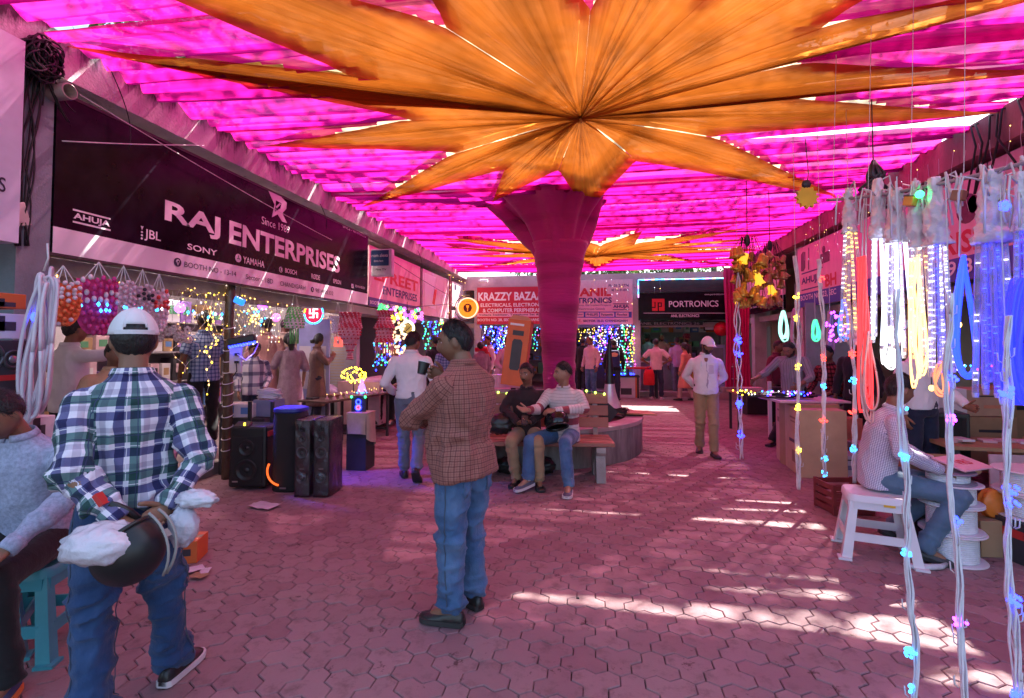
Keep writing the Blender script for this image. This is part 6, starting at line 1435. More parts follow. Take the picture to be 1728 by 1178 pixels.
for k in range(18):
 x = -Lt / 2 + .25 + (k % 9) * (Lt - .4) / 8.5; y = -.2 + .14 * (k // 9) + rnd(-.015, .015); p = Mt @ Vector((x, y, .7505))
 if dproto is None:
  dproto = thing('diya_lamp', 'small pink diya lamp, first from the near end in the front row on the table', 'lamp', tuple(p), group='diya lamps on the table'); MB().lathe([(.028, 0), (.032, .008), (.012, .02), (.009, .05), (.003, .068)], n=12).build('lamp_body', M_CLAY, dproto, smooth=True); MB().ell((0, 0, .072), (.005, .005, .010), 6, 5).build('flame_bulb', LED['warm'], dproto, smooth=True)
 else: dup(dproto, p, label='small pink diya lamp, %s from the near end in the %s row on the table' % (ORD_[k % 9], ('front', 'back')[k // 9]))
p = Mt @ Vector((Lt * .2, .0, .7505)); r = thing('idol_lamp', 'glowing blue and purple seated figure lamp on the diya table', 'lamp', tuple(p)); mi = glow('idol violet', (.30, .18, 1), .6); MB().lathe([(.07, 0), (.085, .02), (.07, .05), (.055, .10), (.045, .14), (.03, .165)], n=14).build('figure_body', mi, r, smooth=True); MB().ell((0, 0, .195), (.034, .034, .04), 10, 8).build('figure_head', glow('idol rose', (.9, .2, .7), .5), r, smooth=True); MB().ell((0, -.01, .02), (.10, .08, .02), 12, 6).build('base', glow('idol cyan', (.06, .4, 1), .6), r, smooth=True)
p = Mt @ Vector((Lt * .22, .2, .7505)); r = thing('bulb_tree', 'round bush of warm yellow bulbs behind the glowing figure on the diya table', 'lamp', tuple(p)); MB().cyl((0, 0, 0), (0, 0, .16), .01, .008, 6).build('stem', M_DARK, r); rs = random.Random(4); mb = MB()
for k in range(70): d = Vector((rs.gauss(0, 1), rs.gauss(0, 1), rs.gauss(0, 1))).normalized(); octa(mb, Vector((0, 0, .30)) + Vector((d.x * .2, d.y * .2, d.z * .13)), .015)
mb.build('bulb', LED['yel'], r, kind='stuff')
for k, (u, s, m) in enumerate(((-.38, (.14, .12, .02), M_DARK), (-.1, (.3, .2, .025), mat('brown tray', (.2, .1, .07), .5)), (.06, (.22, .16, .03), M_PINKS))):
 p = Mt @ Vector((Lt * u, .16, .7505)); r = thing(('black_tray', 'brown_tray', 'pink_tray')[k], ('small black tray at the near end of the diya table', 'brown tray of diyas in the middle of the diya table', 'pink cloth-covered tray behind the diyas on the table')[k], 'tray', tuple(p), rz); MB().box((0, 0, s[2] / 2), s).build('tray_base', m, r);
 mb = MB(); [mb.box((sx * s[0] / 2, 0, s[2]), (.01, s[1], .02)) for sx in (-1, 1)]; mb.build('rim', m, r)
q = at_h(566, 690, .55); r = thing('side_table', 'low cloth-heaped side table beyond the wrapped speakers', 'table', (q.x - .9, q.y + 1.2, 0)); MB().box((0, 0, .62), (.7, .5, .04)).build('tabletop', M_DARK, r); [MB().box((x, y, .30), (.05, .05, .60)).build('leg', M_DARK, r) for x in (-.3, .3) for y in (-.2, .2)]
MB().grid(lambda u, v: ((u - .5) * .66, (v - .5) * .46, .645 + .2 * math.sin(math.pi * u) ** .6 * math.sin(math.pi * v) ** .6 * (1 + .4 * noise.noise((u * 5, v * 5, 1)))), 24, 18).build('cloth_heap', M_MAUVE if False else cloth('lilac cloth heap', (.36, .28, .46), .8, .2, bump=.6), r, smooth=True)
# ---------------- hanging paper lanterns
M_LGRN = mat('green beads', (.12, .48, .12), .5, var=.3, vs=40); M_LWHT = mat('white beads', (.66, .60, .64), .5, var=.15, vs=40); M_LRED = mat('red trim', (.50, .03, .07), .6, var=.2, vs=30); M_LPNK = mat('pink beads', (.62, .28, .36), .5, var=.25, vs=40)
def lantern(label, px, pz, D, prof, mats, strings=.3, tassel=None, net=None):
 p = at_D(px, pz, D); r = thing('hanging_lantern', label, 'lantern', tuple(p), group='paper lanterns hung under the left signs')
 for (r0, z0, r1, z1, mi) in prof:
  n = 22; mb = MB()
  mb.rings([[Vector(((r0 + (r1 - r0) * v) * math.cos(2 * math.pi * k / n), (r0 + (r1 - r0) * v) * math.sin(2 * math.pi * k / n), z0 + (z1 - z0) * v)) for k in range(n)] for v in (0, .5, 1)], True, True); mb.build('tier', mats[mi], r, smooth=True, auto=40)
  mb = MB()
  for k in range(14):
   a = 2 * math.pi * k / 14
   for v in (0.15, .5, .85): mb.ell((( r0 + (r1 - r0) * v) * 1.03 * math.cos(a + v), (r0 + (r1 - r0) * v) * 1.03 * math.sin(a + v), z0 + (z1 - z0) * v), (.016, .016, .013), 6, 4)
  mb.build('bead', mats[(mi + 1) % len(mats)], r, kind='stuff', smooth=True)
 if tassel:
  r0, z0, z1, cnt, mi = tassel; mb = MB()
  for k in range(cnt): a = 2 * math.pi * k / cnt; mb.tube([(r0 * math.cos(a), r0 * math.sin(a), z0), (r0 * .98 * math.cos(a), r0 * .98 * math.sin(a), (z0 + z1) / 2), (r0 * math.cos(a + .1), r0 * math.sin(a + .1), z1)], [.006, .009, .005], 5)
  mb.build('tassel', mats[mi], r, kind='stuff', smooth=True)
 mb = MB(); tz = max(max(q_[1], q_[3]) for q_ in prof); tr = .06
 for k in range(4): mb.tube([(tr * math.cos(k * 1.57), tr * math.sin(k * 1.57), tz), (0, 0, tz + strings)], .003, 4)
 mb.build('cord', M_WIREW, r, kind='stuff'); return r
lantern('green and white beaded lantern hanging over the woman in mauve', 497, 540, 7.2, [(.10, .10, .07, .18, 1), (.13, .0, .10, .10, 0), (.12, -.12, .13, 0, 1)], [M_LGRN, M_LWHT], .28, (.055, -.12, -.34, 10, 0))
lantern('small white beaded lantern with a red square card below', 570, 548, 8.6, [(.10, .06, .13, .14, 0), (.08, -.04, .10, .06, 0), (.11, -.14, .08, -.04, 0)], [M_LWHT, M_LWHT], .3, (.06, -.14, -.3, 8, 0))
p = at_D(571, 577, 8.6); r = thing('paper_card', 'small square red card with a dark mark, hung below the white lantern', 'card', tuple(p)); MB().box((0, 0, 0), (.16, .01, .17)).build('card_face', glow('red card', (1, .08, .06), .5), r); MB().box((0, -.007, 0), (.05, .004, .07)).build('mark', M_LWHT, r)
lantern('large red and white tiered lantern tapering to a red tip', 591, 545, 7.7, [(.14, .08, .16, .16, 1), (.15, .0, .14, .08, 0), (.17, -.08, .15, 0, 1), (.15, -.2, .16, -.08, 0), (.03, -.46, .14, -.2, 0), (.045, -.56, .03, -.46, 1)], [M_LPNK, M_LRED], .35)
lantern('tall pink and red tiered lantern with long tassels', 649, 548, 8.4, [(.11, .16, .13, .24, 1), (.13, .02, .09, .16, 0), (.17, -.06, .13, .02, 1), (.13, -.22, .14, -.06, 0), (.17, -.30, .13, -.22, 1)], [M_LPNK, M_LRED], .35, (.14, -.30, -.55, 18, 0))
# ---------------- lit shapes in the booth fronts
p = at_D(530, 529, 8.3); r = thing('ring_light', 'round red lit plaque with a white emblem inside a cyan and orange ring', 'light sign', tuple(p), R(0)); rad = 17 * 8.3 / 850
mb = MB(); mb.rings([[Vector((rad * .93 * math.cos(2 * math.pi * k / 32), y, rad * .93 * math.sin(2 * math.pi * k / 32))) for k in range(32)] for y in (.02, -.01)]); mb.build('plaque', glow('plaque red', (.5, .01, .05), .35, (.3, .01, .03)), r)
for k in range(4): MB().tube(arc((0, -.012, 0), rad, R(90 * k + 4), R(90 * k + 86), 10), .014, 6).build('neon_arc', (LED['cyan'], LED['orng'], LED['cyan'], LED['cyan'])[k], r, smooth=True)
mb = MB(); s = rad * .40; tk = .018
for x0, z0, x1, z1 in ((0, -s, 0, s), (-s, 0, s, 0), (0, s, s, s), (s, 0, s, -s), (0, -s, -s, -s), (-s, 0, -s, s)): mb.span((min(x0, x1) - tk / 2, -.024, min(z0, z1) - tk / 2), (max(x0, x1) + tk / 2, -.012, max(z0, z1) + tk / 2))
mb.build('emblem', glow('emblem white', (1, .85, .9), .7), r)
p = at_D(553, 545, 9.0); r = thing('neon_sign', 'small curly orange neon sign beside the round red plaque', 'light sign', tuple(p)); mb = MB(); mb.tube([Vector((.16 * (t - .5) * 2, 0, .05 * math.sin(t * 9) + .02)) for t in np.linspace(0, 1, 20)], .016, 6); mb.tube(arc((-.02, 0, 0), .06, R(60), R(320), 12), .014, 6); mb.build('neon_tube', glow('neon amber', (1, .36, .015), .7), r, smooth=True)
p = at_D(529, 590, 8.9); r = thing('poster_board', 'pale blue poster board behind the woman in brown kurta', 'poster', (p.x, p.y, .14)); MB().box((0, 0, 1.0), (.62, .03, 1.75)).build('board', mat('pale blue board', (.34, .36, .62), .4, var=.12), r)
for x, z in ((-.15, 1.25), (.14, 1.25), (-.15, .8), (.14, .85)): MB().box((x, -.018, z), (.22, .005, .30)).build('notice', M_WBOX, r)
p = at_D(557, 610, 10.0); r = thing('wooden_blind', 'brown slatted blind in the booth opening behind the white lantern', 'blind', (p.x, p.y, .14));
for k in range(30): MB().box((0, 0, .5 + k * .055), (.62, .02, .048), Matrix.Rotation(R(12), 3, 'X')).build('slat', mat('blind slat', (.36, .21, .08), .6, var=.2), r)
M_RINGW = glow('ring warm white', (1, .80, .34), 1.5); p = at_D(687, 554, 9.4); r = thing('ring_lamp', 'glowing warm white ring lamp among the booth lights', 'lamp', tuple(p)); MB().tube(arc((0, 0, 0), 11.5 * 9.4 / 850, 0, 6.283, 26), .022, 7).build('ring_tube', M_RINGW, r, smooth=True); mb = MB(); mb.ell((0, .03, 0), (.08, .01, .08), 14, 6); mb.build('back_disc', mat('olive disc', (.25, .2, .08), .5), r, smooth=True); MB().tube([(0, 0, .13), (0, 0, .5)], .004, 4).build('cord', M_CAB, r)
p = at_D(690, 588, 9.2); r = thing('arch_lamp', 'rainbow-coloured glowing arch below the ring lamp', 'lamp', tuple(p))
for k, c in enumerate(('blue', 'cyan', 'green', 'yel')): MB().tube(arc((0, 0, -.08), .15, R(180 - 45 * k), R(135 - 45 * k), 6), .016, 6).build('neon_arc', LED[c], r, smooth=True)
def blossom_tree():
 p = at_D(668, 560, 8.9); r = thing('blossom_lamp', 'branch of warm white lit blossoms hanging in the booth opening', 'lamp', tuple(p)); rs = random.Random(9); mb = MB(); br = MB()
 M_PET = glow('blossom petal', (1, .62, .36), .42, (.8, .6, .5))
 for k in range(9): a = rs.uniform(0, 6.28); br.tube([(0, 0, -.1), (.16 * math.cos(a), .05, .18 * math.sin(a)), (.34 * math.cos(a + .3), .02, .42 * math.sin(a + .3))], [.012, .008, .004], 5)
 br.build('branch', M_DARK, r, smooth=True)
 for k in range(105):
  a = rs.uniform(0, 6.28); d = rs.random() ** .5; c = Vector((.30 * d * math.cos(a), rs.uniform(-.08, .02), .5 * d * math.sin(a) - .05))
  for q in range(5): t = q * 1.2566 + a; mb.ell(c + Vector((.016 * math.cos(t), 0, .016 * math.sin(t))), (.013, .007, .013), 5, 4)
 mb.build('blossom', M_PET, r, kind='stuff', smooth=True)
blossom_tree()
p = at_D(640, 522, 8.5); r = thing('flower_garland', 'garland of green, yellow and purple lit flowers below the pink left sign', 'garland', tuple(p)); rs = random.Random(10); by = {}
e_ = (at_D(712, 530, 9.8) - p)
for k in range(46):
 c = ['green', 'yel', 'yel', 'purp', 'purp', 'pink'][rs.randrange(6)] if k > 6 else 'green'; mb = by.setdefault(c, MB()); q = e_ * (k / 46) + Vector((rs.uniform(-.03, .03), rs.uniform(-.05, .05), rs.uniform(-.16, .08)))
 for j in range(5): mb.ell(q + Vector((.024 * math.cos(j * 1.256), 0, .024 * math.sin(j * 1.256))), (.018, .01, .018), 5, 4)
DIM = {c: glow('petal ' + c, col, .5) for c, col in (('green', (.05, .8, .2)), ('yel', (1, .7, .04)), ('purp', (.5, .12, .9)), ('pink', (1, .15, .6)))}
for c in by: by[c].build('flower', DIM[c], r, kind='stuff', smooth=True)
curtain('blue and cyan fairy light cluster behind the blossom branch', at_D(632, 575, 9.3), (1, .2, 0), .45, .62, 12, ['blue', 'cyan', 'green'], .05, .016, 11)
curtain('blue and green fairy light strings right of the ring lamp', at_D(714, 543, 10.4), (1, .3, 0), .42, .75, 8, ['blue', 'green', 'cyan'], .05, .015, 12)
curtain('yellow ladder of lights left of the brown-shirted man', at_D(744, 545, 11), (1, .3, 0), .28, .5, 6, ['yel'], .06, .016, 13)
curtain('blue fairy light strings under the crimson sign', at_D(812, 552, 14.4), (1, 0, 0), .9, 1.0, 15, ['blue', 'blue', 'cyan', 'white'], .06, .018, 14)
curtain('white and green fairy lights over the far left counter', at_D(842, 552, 15.6), (1, 0, 0), 1.2, .9, 14, ['white', 'cyan', 'green', 'warm'], .09, .016, 15)
pd = at_D(690, 622, 9.8); r = thing('shop_counter', 'low draped counter inside the left booths', 'counter', (pd.x - .6, pd.y, .14)); MB().box((0, 0, .38), (.8, 1.8, .76)).build('counter_body', M_PINKS, r, bevel=.01)
# ---------------- stock, rope lights and hangings at the far left
def stock(label, tl, br, X, m, dep=.3, prints=(), cat='box', name='product_box', grp='product boxes stacked at the far left'):
 a = at_X(tl[0], tl[1], X); b = at_X(br[0], br[1], X); zt = (a.z + at_X(br[0], tl[1] * 1.0, X).z) / 2; y0, y1 = sorted((a.y, b.y))
 z0, z1 = b.z, a.z; r = thing(name, label, cat, (X - dep / 2, (y0 + y1) / 2, z0), group=grp); h, wd = z1 - z0, y1 - y0
 MB().box((0, 0, h / 2), (dep, wd, h)).build('box_body', m, r, bevel=.004)
 for u, v, w_, h_, pm_ in prints: MB().box((dep / 2 + .0015, u * wd, v * h), (.003, w_ * wd, h_ * h)).build('print', pm_, r)
 return r, wd, h, dep
XB = -3.50
bx = [stock('orange speaker carton on top of the stack at the left edge', (-90, 486), (44, 522), XB, M_ORBOX, prints=((.1, .35, .2, .55, M_PRINT), (.1, .25, .5, .3, M_PRINT)))[0],
  stock('white speaker carton under the orange one in the left stack', (-90, 524), (44, 572), XB, M_WBOX, prints=((.1, .6, .2, .6, M_PRINT), (.1, .5, .5, .35, M_PRINT)))[0],
  stock('black carton with printed woofers in the left stack', (-90, 574), (46, 636), XB, M_PRINT)[0], stock('red-edged black carton below the printed woofers', (-90, 638), (46, 700), XB, M_PRINT, prints=((0, .93, 1.0, .13, M_REDP),))[0],
  stock('dark carton with an orange edge low in the left stack', (-90, 702), (42, 742), XB, M_PRINT, prints=((0, .1, 1.0, .22, M_ORBOX),))[0], stock('white plastic-wrapped bundle at the foot of the left stack', (-90, 744), (38, 960), XB, M_CRUMP, .34)[0]]
wo = bx[2];
for y, z, rd in ((-.02, .62, .085), (.12, .42, .05)):
 MB().tube([Vector((.153, y + rd * math.cos(a), .12 + (z - .5) * .1 + rd * math.sin(a))) for a in np.linspace(0, 6.283, 20)], .010, 5).build('printed_ring', MATS['dark grey metal'], wo, smooth=True); MB().ell((.152, y, .12 + (z - .5) * .1), (.006, rd * .5, rd * .5), 12, 6).build('printed_cone', M_BUCK, wo, smooth=True)
stock('small white carton with a printed speaker set behind the seated man', (34, 708), (92, 760), -3.42, M_WBOX, .16, prints=((-.05, .62, .5, .3, M_PRINT), (-.05, .75, .2, .45, M_PRINT)))
r = thing('stock_shelf', 'dark stock shelf carrying the cartons at the left edge', 'shelf', (XB - .2, 2.2, 0)); MB().box((-.2, .35, .36), (.3, 1.2, .70)).build('shelf_body', M_DARK, r)
c = at_X(70, 575, -3.30); Dk = (c - CAMP).dot(_fh); ex = Vector((math.cos(YAW - R(30)), math.sin(YAW - R(30)) + .25, 0)).normalized(); sc_ = Dk / 850
r = thing('rope_light_coil', 'long loops of white rope light hanging from the sign at the left edge', 'rope light', tuple(c)); rs = random.Random(8)
for k in range(9):
 w_ = sc_ * rs.uniform(16, 31); h_ = sc_ * rs.uniform(108, 126); x0 = sc_ * rs.uniform(-12, 6)
 pts = []
 for i in range(41):
  a = 2 * math.pi * i / 40; z = math.sin(a); sway = -sc_ * 14 * (1 - z) * .9 + sc_ * 10
  pts.append(ex * (x0 + w_ * math.cos(a) * (.35 + .65 * (1 - z) / 2 + .2) + sway) + Vector((0, 0, h_ * z - sc_ * 4 * k * .6)) + ex.cross(Vector((0, 0, 1))) * (.01 * k - .04 + .02 * math.sin(a * 2 + k)))
 MB().tube(pts, .0105, 7).build('rope', mat('white rope light', (.66, .58, .66), .3, var=.08), r, smooth=True)
MB().tube([Vector((0, 0, sc_ * 118)), Vector((.03, 0, sc_ * 140)), Vector((.02, 0, sc_ * 165))], .006, 5).build('hook', M_WIREW, r, smooth=True); MB().ell(ex * (-sc_ * 8) + Vector((0, -.03, sc_ * 40)), (.014, .014, .03), 8, 6).build('pilot_lamp', LED['blue'], r, smooth=True)
def hanging(label, px, py, X, wpx, hpx, cols, seed):
 c = at_X(px, py, X); D = (c - CAMP).dot(_fh); k = D / 850; ex = Vector((.35, 1, 0)).normalized(); W, H = wpx * k, hpx * k; rs = random.Random(seed)
 r = thing('door_hanging', label, 'door hanging', tuple(c), group='woven hangings under the long black sign'); nrow = 9; lay = [MB() for _ in cols]; nn = Vector((ex.y, -ex.x, 0))
 for i in range(nrow):
  v = i / (nrow - 1); half = W / 2 * (1 if v < .55 else max(.12, math.sqrt(max(0, 1 - ((v - .55) / .5) ** 2)))) * (.85 + .15 * math.sin(v * 5)); cnt = max(3, int(half * 2 / .036))
  ci = (0 if v < .22 else 1 if v < .5 else 2) % len(cols)
  for j in range(cnt):
   u = (j + .5) / cnt * 2 - 1; p = ex * (u * half) + nn * (.035 * (1 - u * u) + .01 * (i % 2)) + Vector((0, 0, -v * H + .012 * math.sin(u * 9 + i)))
   lay[ci if rs.random() < .85 else (ci + 1) % len(cols)].ell(p, (.021, .014, H / nrow * .52), 6, 4)
 for m, c_ in zip(lay, cols):
  if m.v: m.build('bead_row', c_, r, kind='stuff', smooth=True)
 MB().grid(lambda u, v: ex * ((u - .5) * W * (.96 if v < .55 else .96 * max(.1, math.sqrt(max(0, 1 - ((v - .55) / .5) ** 2))))) + Vector((0, 0, -v * H)) - nn * .006, 8, 10).build('backing', cols[-1], r)
 mb = MB()
 for s in (-1, 1):
  mb.tube([ex * (s * W * .32), Vector((0, 0, 30 * k))], .0035, 4); mb.tube([ex * (s * W * .12), Vector((0, 0, 30 * k))], .0035, 4)
 mb.build('cord', M_WIREW, r, kind='stuff'); return r
M_HORG = mat('orange weave', (.75, .16, .05), .7, var=.25, vs=40); M_HMAG = mat('magenta weave', (.55, .04, .22), .7, var=.25, vs=40); M_HWHT = mat('white weave', (.66, .52, .58), .7, var=.2, vs=40); M_HRED = mat('crimson weave', (.62, .05, .05), .7, var=.2, vs=40)
hanging('orange and white woven door hanging beside the rope light coil', 106, 478, -3.72, 56, 72, [M_HWHT, M_HWHT, M_HORG], 1)
hanging('magenta and white woven door hanging left of the white cap', 166, 472, -3.78, 62, 92, [M_HMAG, M_HWHT, M_HMAG], 2)
hanging('small pale pink woven door hanging above the white cap', 208, 478, -3.95, 40, 66, [M_HWHT, M_HWHT, M_HWHT], 3)
hanging('white and black woven door hanging right of the white cap', 240, 484, -4.0, 38, 56, [M_HWHT, M_PRINT, M_HWHT], 4)
hanging('crimson and white woven door hanging nearest the fairy lights', 268, 492, -4.05, 34, 68, [M_HWHT, M_HRED, M_HWHT], 5)
curtain('band of cyan and white lights across the woven hangings', at_X(140, 514, -3.74), (.1, 1, 0), 1.25, .05, 22, ['cyan', 'white', 'cyan'], .04, .014, 21, wire=False)
curtain('warm yellow fairy lights hanging before the man in pale blue', at_X(300, 486, -4.3), (0, 1, 0), 1.15, .95, 12, ['warm', 'yel', 'warm'], .06, .0055, 22, vary=.7, wob=.05)
curtain('long strand of warm lights hanging just left of the wrapped post', at_X(352, 496, -4.22), (0, 1, 0), .10, 1.15, 2, ['warm', 'yel'], .05, .012, 23)
curtain('sparse warm lights along the lintel of the left booth', at_X(70, 462, -4.35), (0, 1, 0), 3.4, .16, 30, ['warm', 'white', 'warm'], .08, .008, 24)
curtain('pale dangling strings over the child in the checked jacket', at_X(395, 520, -4.6), (0, 1, 0), 1.0, .55, 12, ['white', 'warm'], .09, .009, 25)
p = at_D(290, 560, 5.4); r = thing('white_flowers', 'bunch of white cloth flowers right of the white cap', 'flowers', tuple(p)); rs = random.Random(14); mb = MB()
for k in range(26):
 c = Vector((rs.uniform(-.20, .2), rs.uniform(-.08, .08), rs.uniform(-.1, .1)))
 for j in range(6): a = j * 1.047 + k; mb.ell(c + Vector((.028 * math.cos(a), 0, .028 * math.sin(a))), (.022, .010, .016), 6, 4)
mb.build('flower', mat('white petal', (.62, .54, .58), .7, var=.15), r, kind='stuff', smooth=True); MB().tube([(0, 0, .1), (0, 0, .62)], .004, 4).build('cord', M_WIREW, r)
rs = random.Random(17)
GM = [M_WBOX, M_ORBOX, M_PRINT, M_CARD, mat('box blue', (.1, .22, .5)), mat('box violet', (.30, .16, .45), .5), mat('box green', (.10, .30, .16), .5), M_PINKS]
GN = ['white', 'orange', 'black', 'brown', 'blue', 'violet', 'green', 'pink']; ORD = 'first second third fourth fifth sixth seventh eighth ninth tenth eleventh twelfth thirteenth fourteenth fifteenth sixteenth seventeenth eighteenth nineteenth twentieth twenty-first twenty-second twenty-third twenty-fourth'.split()
def shelf(label, o, ex, wd, levels, rows, seed, name='goods_shelf', boxed='', grp='product boxes on the booth shelves', dep=.3, h=2.0):
 rs = random.Random(seed); o = Vector(o); ex = Vector(ex); ny = Vector((-ex.y, ex.x, 0)); rz = math.atan2(ex.y, ex.x); r = thing(name, label, 'shelf', tuple(o), rz)
 for k in range(levels): MB().box((wd / 2, 0, h * k / levels + .3), (wd, dep, .03)).build('shelf_board', M_INT, r)
 for x in (0, wd): MB().box((x, 0, h / 2), (.03, dep, h)).build('upright', M_INT, r)
 for k in range(levels):
  x = .05; cnt = -1
  while x < wd - .15:
   w_ = rs.uniform(.14, .34); hh = rs.uniform(.14, h / levels - .08);
   if x + w_ > wd: break
   p = o + ex * (x + w_ / 2) + Vector((0, 0, h * k / levels + .3155)); cnt += 1; mi = rs.randrange(len(GM)); m = GM[mi]; b = thing('product_box', '%s product box, %s along the %s shelf %s' % (GN[mi], ORD[cnt], ('bottom', 'second', 'third', 'top')[k], boxed), 'box', tuple(p), rz, grp); MB().box((0, 0, hh / 2), (w_, dep * .8, hh)).build('box_body', m, b); MB().box((0, -dep * .4 - .002, hh * .55), (w_ * .6, .003, hh * .4)).build('print', rs.choice(GM), b); x += w_ + rs.uniform(.01, .06)
 return r
shelf('crowded shelf along the rear wall of the nearest left booth', (-7.2, 5.0, .14), (0, 1, 0), 3.9, 4, 1, 31, boxed='of the nearest left booth')
shelf('crowded shelf along the rear wall of the second left booth', (-7.2, 9.6, .14), (0, 1, 0), 2.3, 4, 1, 32, boxed='of the second left booth')
for k, (y, z, c) in enumerate(((6.4, 2.1, 'purp'), (8.2, 2.05, 'pink'), (7.4, 2.2, 'purp'))):
 r = thing('ceiling_globe', 'glowing %s globe lamp deep in the left booth' % ('violet', 'pink', 'purple')[k], 'lamp', (-5.9 + .3 * k, y, z)); MB().ell((0, 0, 0), (.07, .07, .07), 12, 8).build('globe', LED[c], r, smooth=True); MB().tube([(0, 0, .06), (0, 0, 1.4)], .004, 4).build('cord', M_CAB, r)
for k_ in (5.2, 8.4):
 r = thing('tube_light', 'added warm fill tube on the ceiling of the left booth, %s end' % ('near' if k_ < 6 else 'far'), 'lamp', (-5.6, k_, 3.5)); MB().cyl((-.6, 0, 0), (.6, 0, 0), .02, .02, 8).build('tube', glow('booth fill warm', (1, .78, .66), 75), r); MB().box((0, 0, .05), (1.3, .05, .04)).build('fitting', M_SWHT, r)  # invented tubes, added to brighten the dim booth interior
r = thing('tube_light', 'added white fill tube on the rear wall of the left booth', 'lamp', (-7.05, 7.2, 2.45)); MB().cyl((0, -.6, 0), (0, .6, 0), .02, .02, 8).build('tube', glow('booth fill white', (.9, .82, 1), 24), r); MB().box((-.04, 0, 0), (.05, 1.3, .05)).build('fitting', M_SWHT, r)  # another invented tube, added for more light inside the booth
# ---------------- near the plaid man
def stool(label, x, y, rz, m, H=.46, W=.34, D=.32, z=0, group=None):
 r = thing('plastic_stool', label, 'stool', (x, y, z), rz, group)
 def sq(zz, w_, d_, p=5, n=28): return [Vector((w_ / 2 * math.copysign(abs(math.cos(t)) ** (2 / p), math.cos(t)), d_ / 2 * math.copysign(abs(math.sin(t)) ** (2 / p), math.sin(t)), zz)) for t in [2 * math.pi * k / n for k in range(n)]]
 MB().rings([sq(H - .05, W * 1.02, D * 1.02), sq(H - .012, W, D), sq(H, W * .95, D * .95), sq(H - .004, W * .8, D * .8)], False, True).build('seat', m, r, smooth=True, auto=45)
 fx, fy = W * .62, D * .62
 for sx in (-1, 1):
  for sy in (-1, 1):
   top = Vector((sx * W * .44, sy * D * .44, H - .03)); bot = Vector((sx * fx, sy * fy, 0)); mb = MB(); rg = []
   for t in np.linspace(0, 1, 7):
    c = top.lerp(bot, t); w_ = .052 + .012 * t + (.02 if t < .1 else 0); q = .012
    rg.append([c + Vector((0, 0, 0)), c - Vector((sx * w_, 0, 0)), c - Vector((sx * w_, -sy * -q, 0)) if False else c + Vector((-sx * w_, -sy * q, 0)), c + Vector((-sx * q, -sy * q, 0)), c + Vector((-sx * q, -sy * w_, 0)), c + Vector((0, -sy * w_, 0))])
   mb.rings(rg); mb.box(bot + Vector((-sx * .02, -sy * .02, .008)), (.085, .085, .016)); mb.build('leg', m, r)
 for sx in (-1, 1):
  t = .62; x_ = W * .44 + (fx - W * .44) * t; y_ = D * .44 + (fy - D * .44) * t; zz = (H - .03) * (1 - t)
  MB().box((sx * (x_ - .008), 0, zz), (.012, 2 * y_ - .09, .06)).build('brace', m, r); MB().box((0, sx * (y_ - .008), zz), (2 * x_ - .09, .012, .06)).build('brace', m, r)
  MB().box((0, sx * (D * .46), H - .075), (W * .8, .010, .06)).build('apron', m, r); MB().box((sx * W * .46, 0, H - .075), (.010, D * .8, .06)).build('apron', m, r)
 return r
M_TEAL = mat('teal plastic', (.05, .30, .36), .4, var=.12, vs=6)
fc = V(*seat_face); q = V(*seat_loc)
stool('teal plastic stool under the hunched seated man', q.x + .02, q.y - .02, R(20), M_TEAL)
q2 = at_h(-30, 1100, 0); stool('teal plastic stool cut off by the left edge', q2.x, q2.y, R(40), M_TEAL)
Mp = Matrix.Translation(Vector(plaid_loc)) @ Matrix.Rotation(math.atan2(-plaid_face[0], plaid_face[1]), 4, 'Z')
def helmet(label, loc, rot, m, s=1.0, cat='helmet'):
 r = thing('motorcycle_helmet', label, cat, tuple(loc)); r.rotation_euler = rot
 n = 32; rg = []
 for th in np.linspace(8, 118, 14):
  a = R(th); rg.append([Vector((.132 * s * math.sin(a) * math.cos(t), .160 * s * math.sin(a) * math.sin(t), .150 * s * math.cos(a))) for t in [2 * math.pi * k / n for k in range(n)]])
 o = MB().rings(rg[::-1], False, True).build('shell', m, r, smooth=True); sd = o.modifiers.new('wall', 'SOLIDIFY'); sd.thickness = .02 * s
 MB().tube([rg[-1][k] * 1.0 for k in range(n)] + [rg[-1][0]], .011 * s, 8).build('rim', M_LEATH, r, smooth=True)
 return r, rg
M_HELM = mat('matt black shell', (.012, .012, .014), .42, var=.3, vs=5); M_HELG = mat('gloss black shell', (.010, .010, .012), .08, var=.1)
hp_ = Mp @ V(.0, -.36, .835)
hl, rg = helmet('matt black helmet with grey stripes held behind the man in plaid', hp_, (Mp.to_3x3() @ V(.48, -.42, -.78)).to_track_quat('Z', 'Y').to_euler(), M_HELM, .80)
mb = MB()
for t0 in (.34, .66): mb.tube([Vector((.146 * math.sin(a) * math.cos(R(90) + t0 - .5), .178 * math.sin(a) * math.sin(R(90) + t0 - .5), .164 * math.cos(a))) for a in np.linspace(.35, 1.9, 10)], .006, 4)
mb.build('stripe', mat('grey stripe', (.30, .28, .27), .5), hl, smooth=True)
MB().box((0, .158, .04), (.022, .008, .03)).build('badge', mat('grey stripe', (.3, .28, .27)), hl)
MB().tube([(.125, 0, -.06), (.10, .0, -.14), (.05, 0, -.20)], .014, 6).build('strap', M_LEATH, hl, smooth=True); MB().box((.03, 0, -.225), (.03, .02, .05)).build('buckle', M_REDP, hl)
M_BAG = mat('white polythene', (.72, .68, .76), .2, var=.06, vs=12, bump=.9, bs=24, Transmission_Weight=.15)
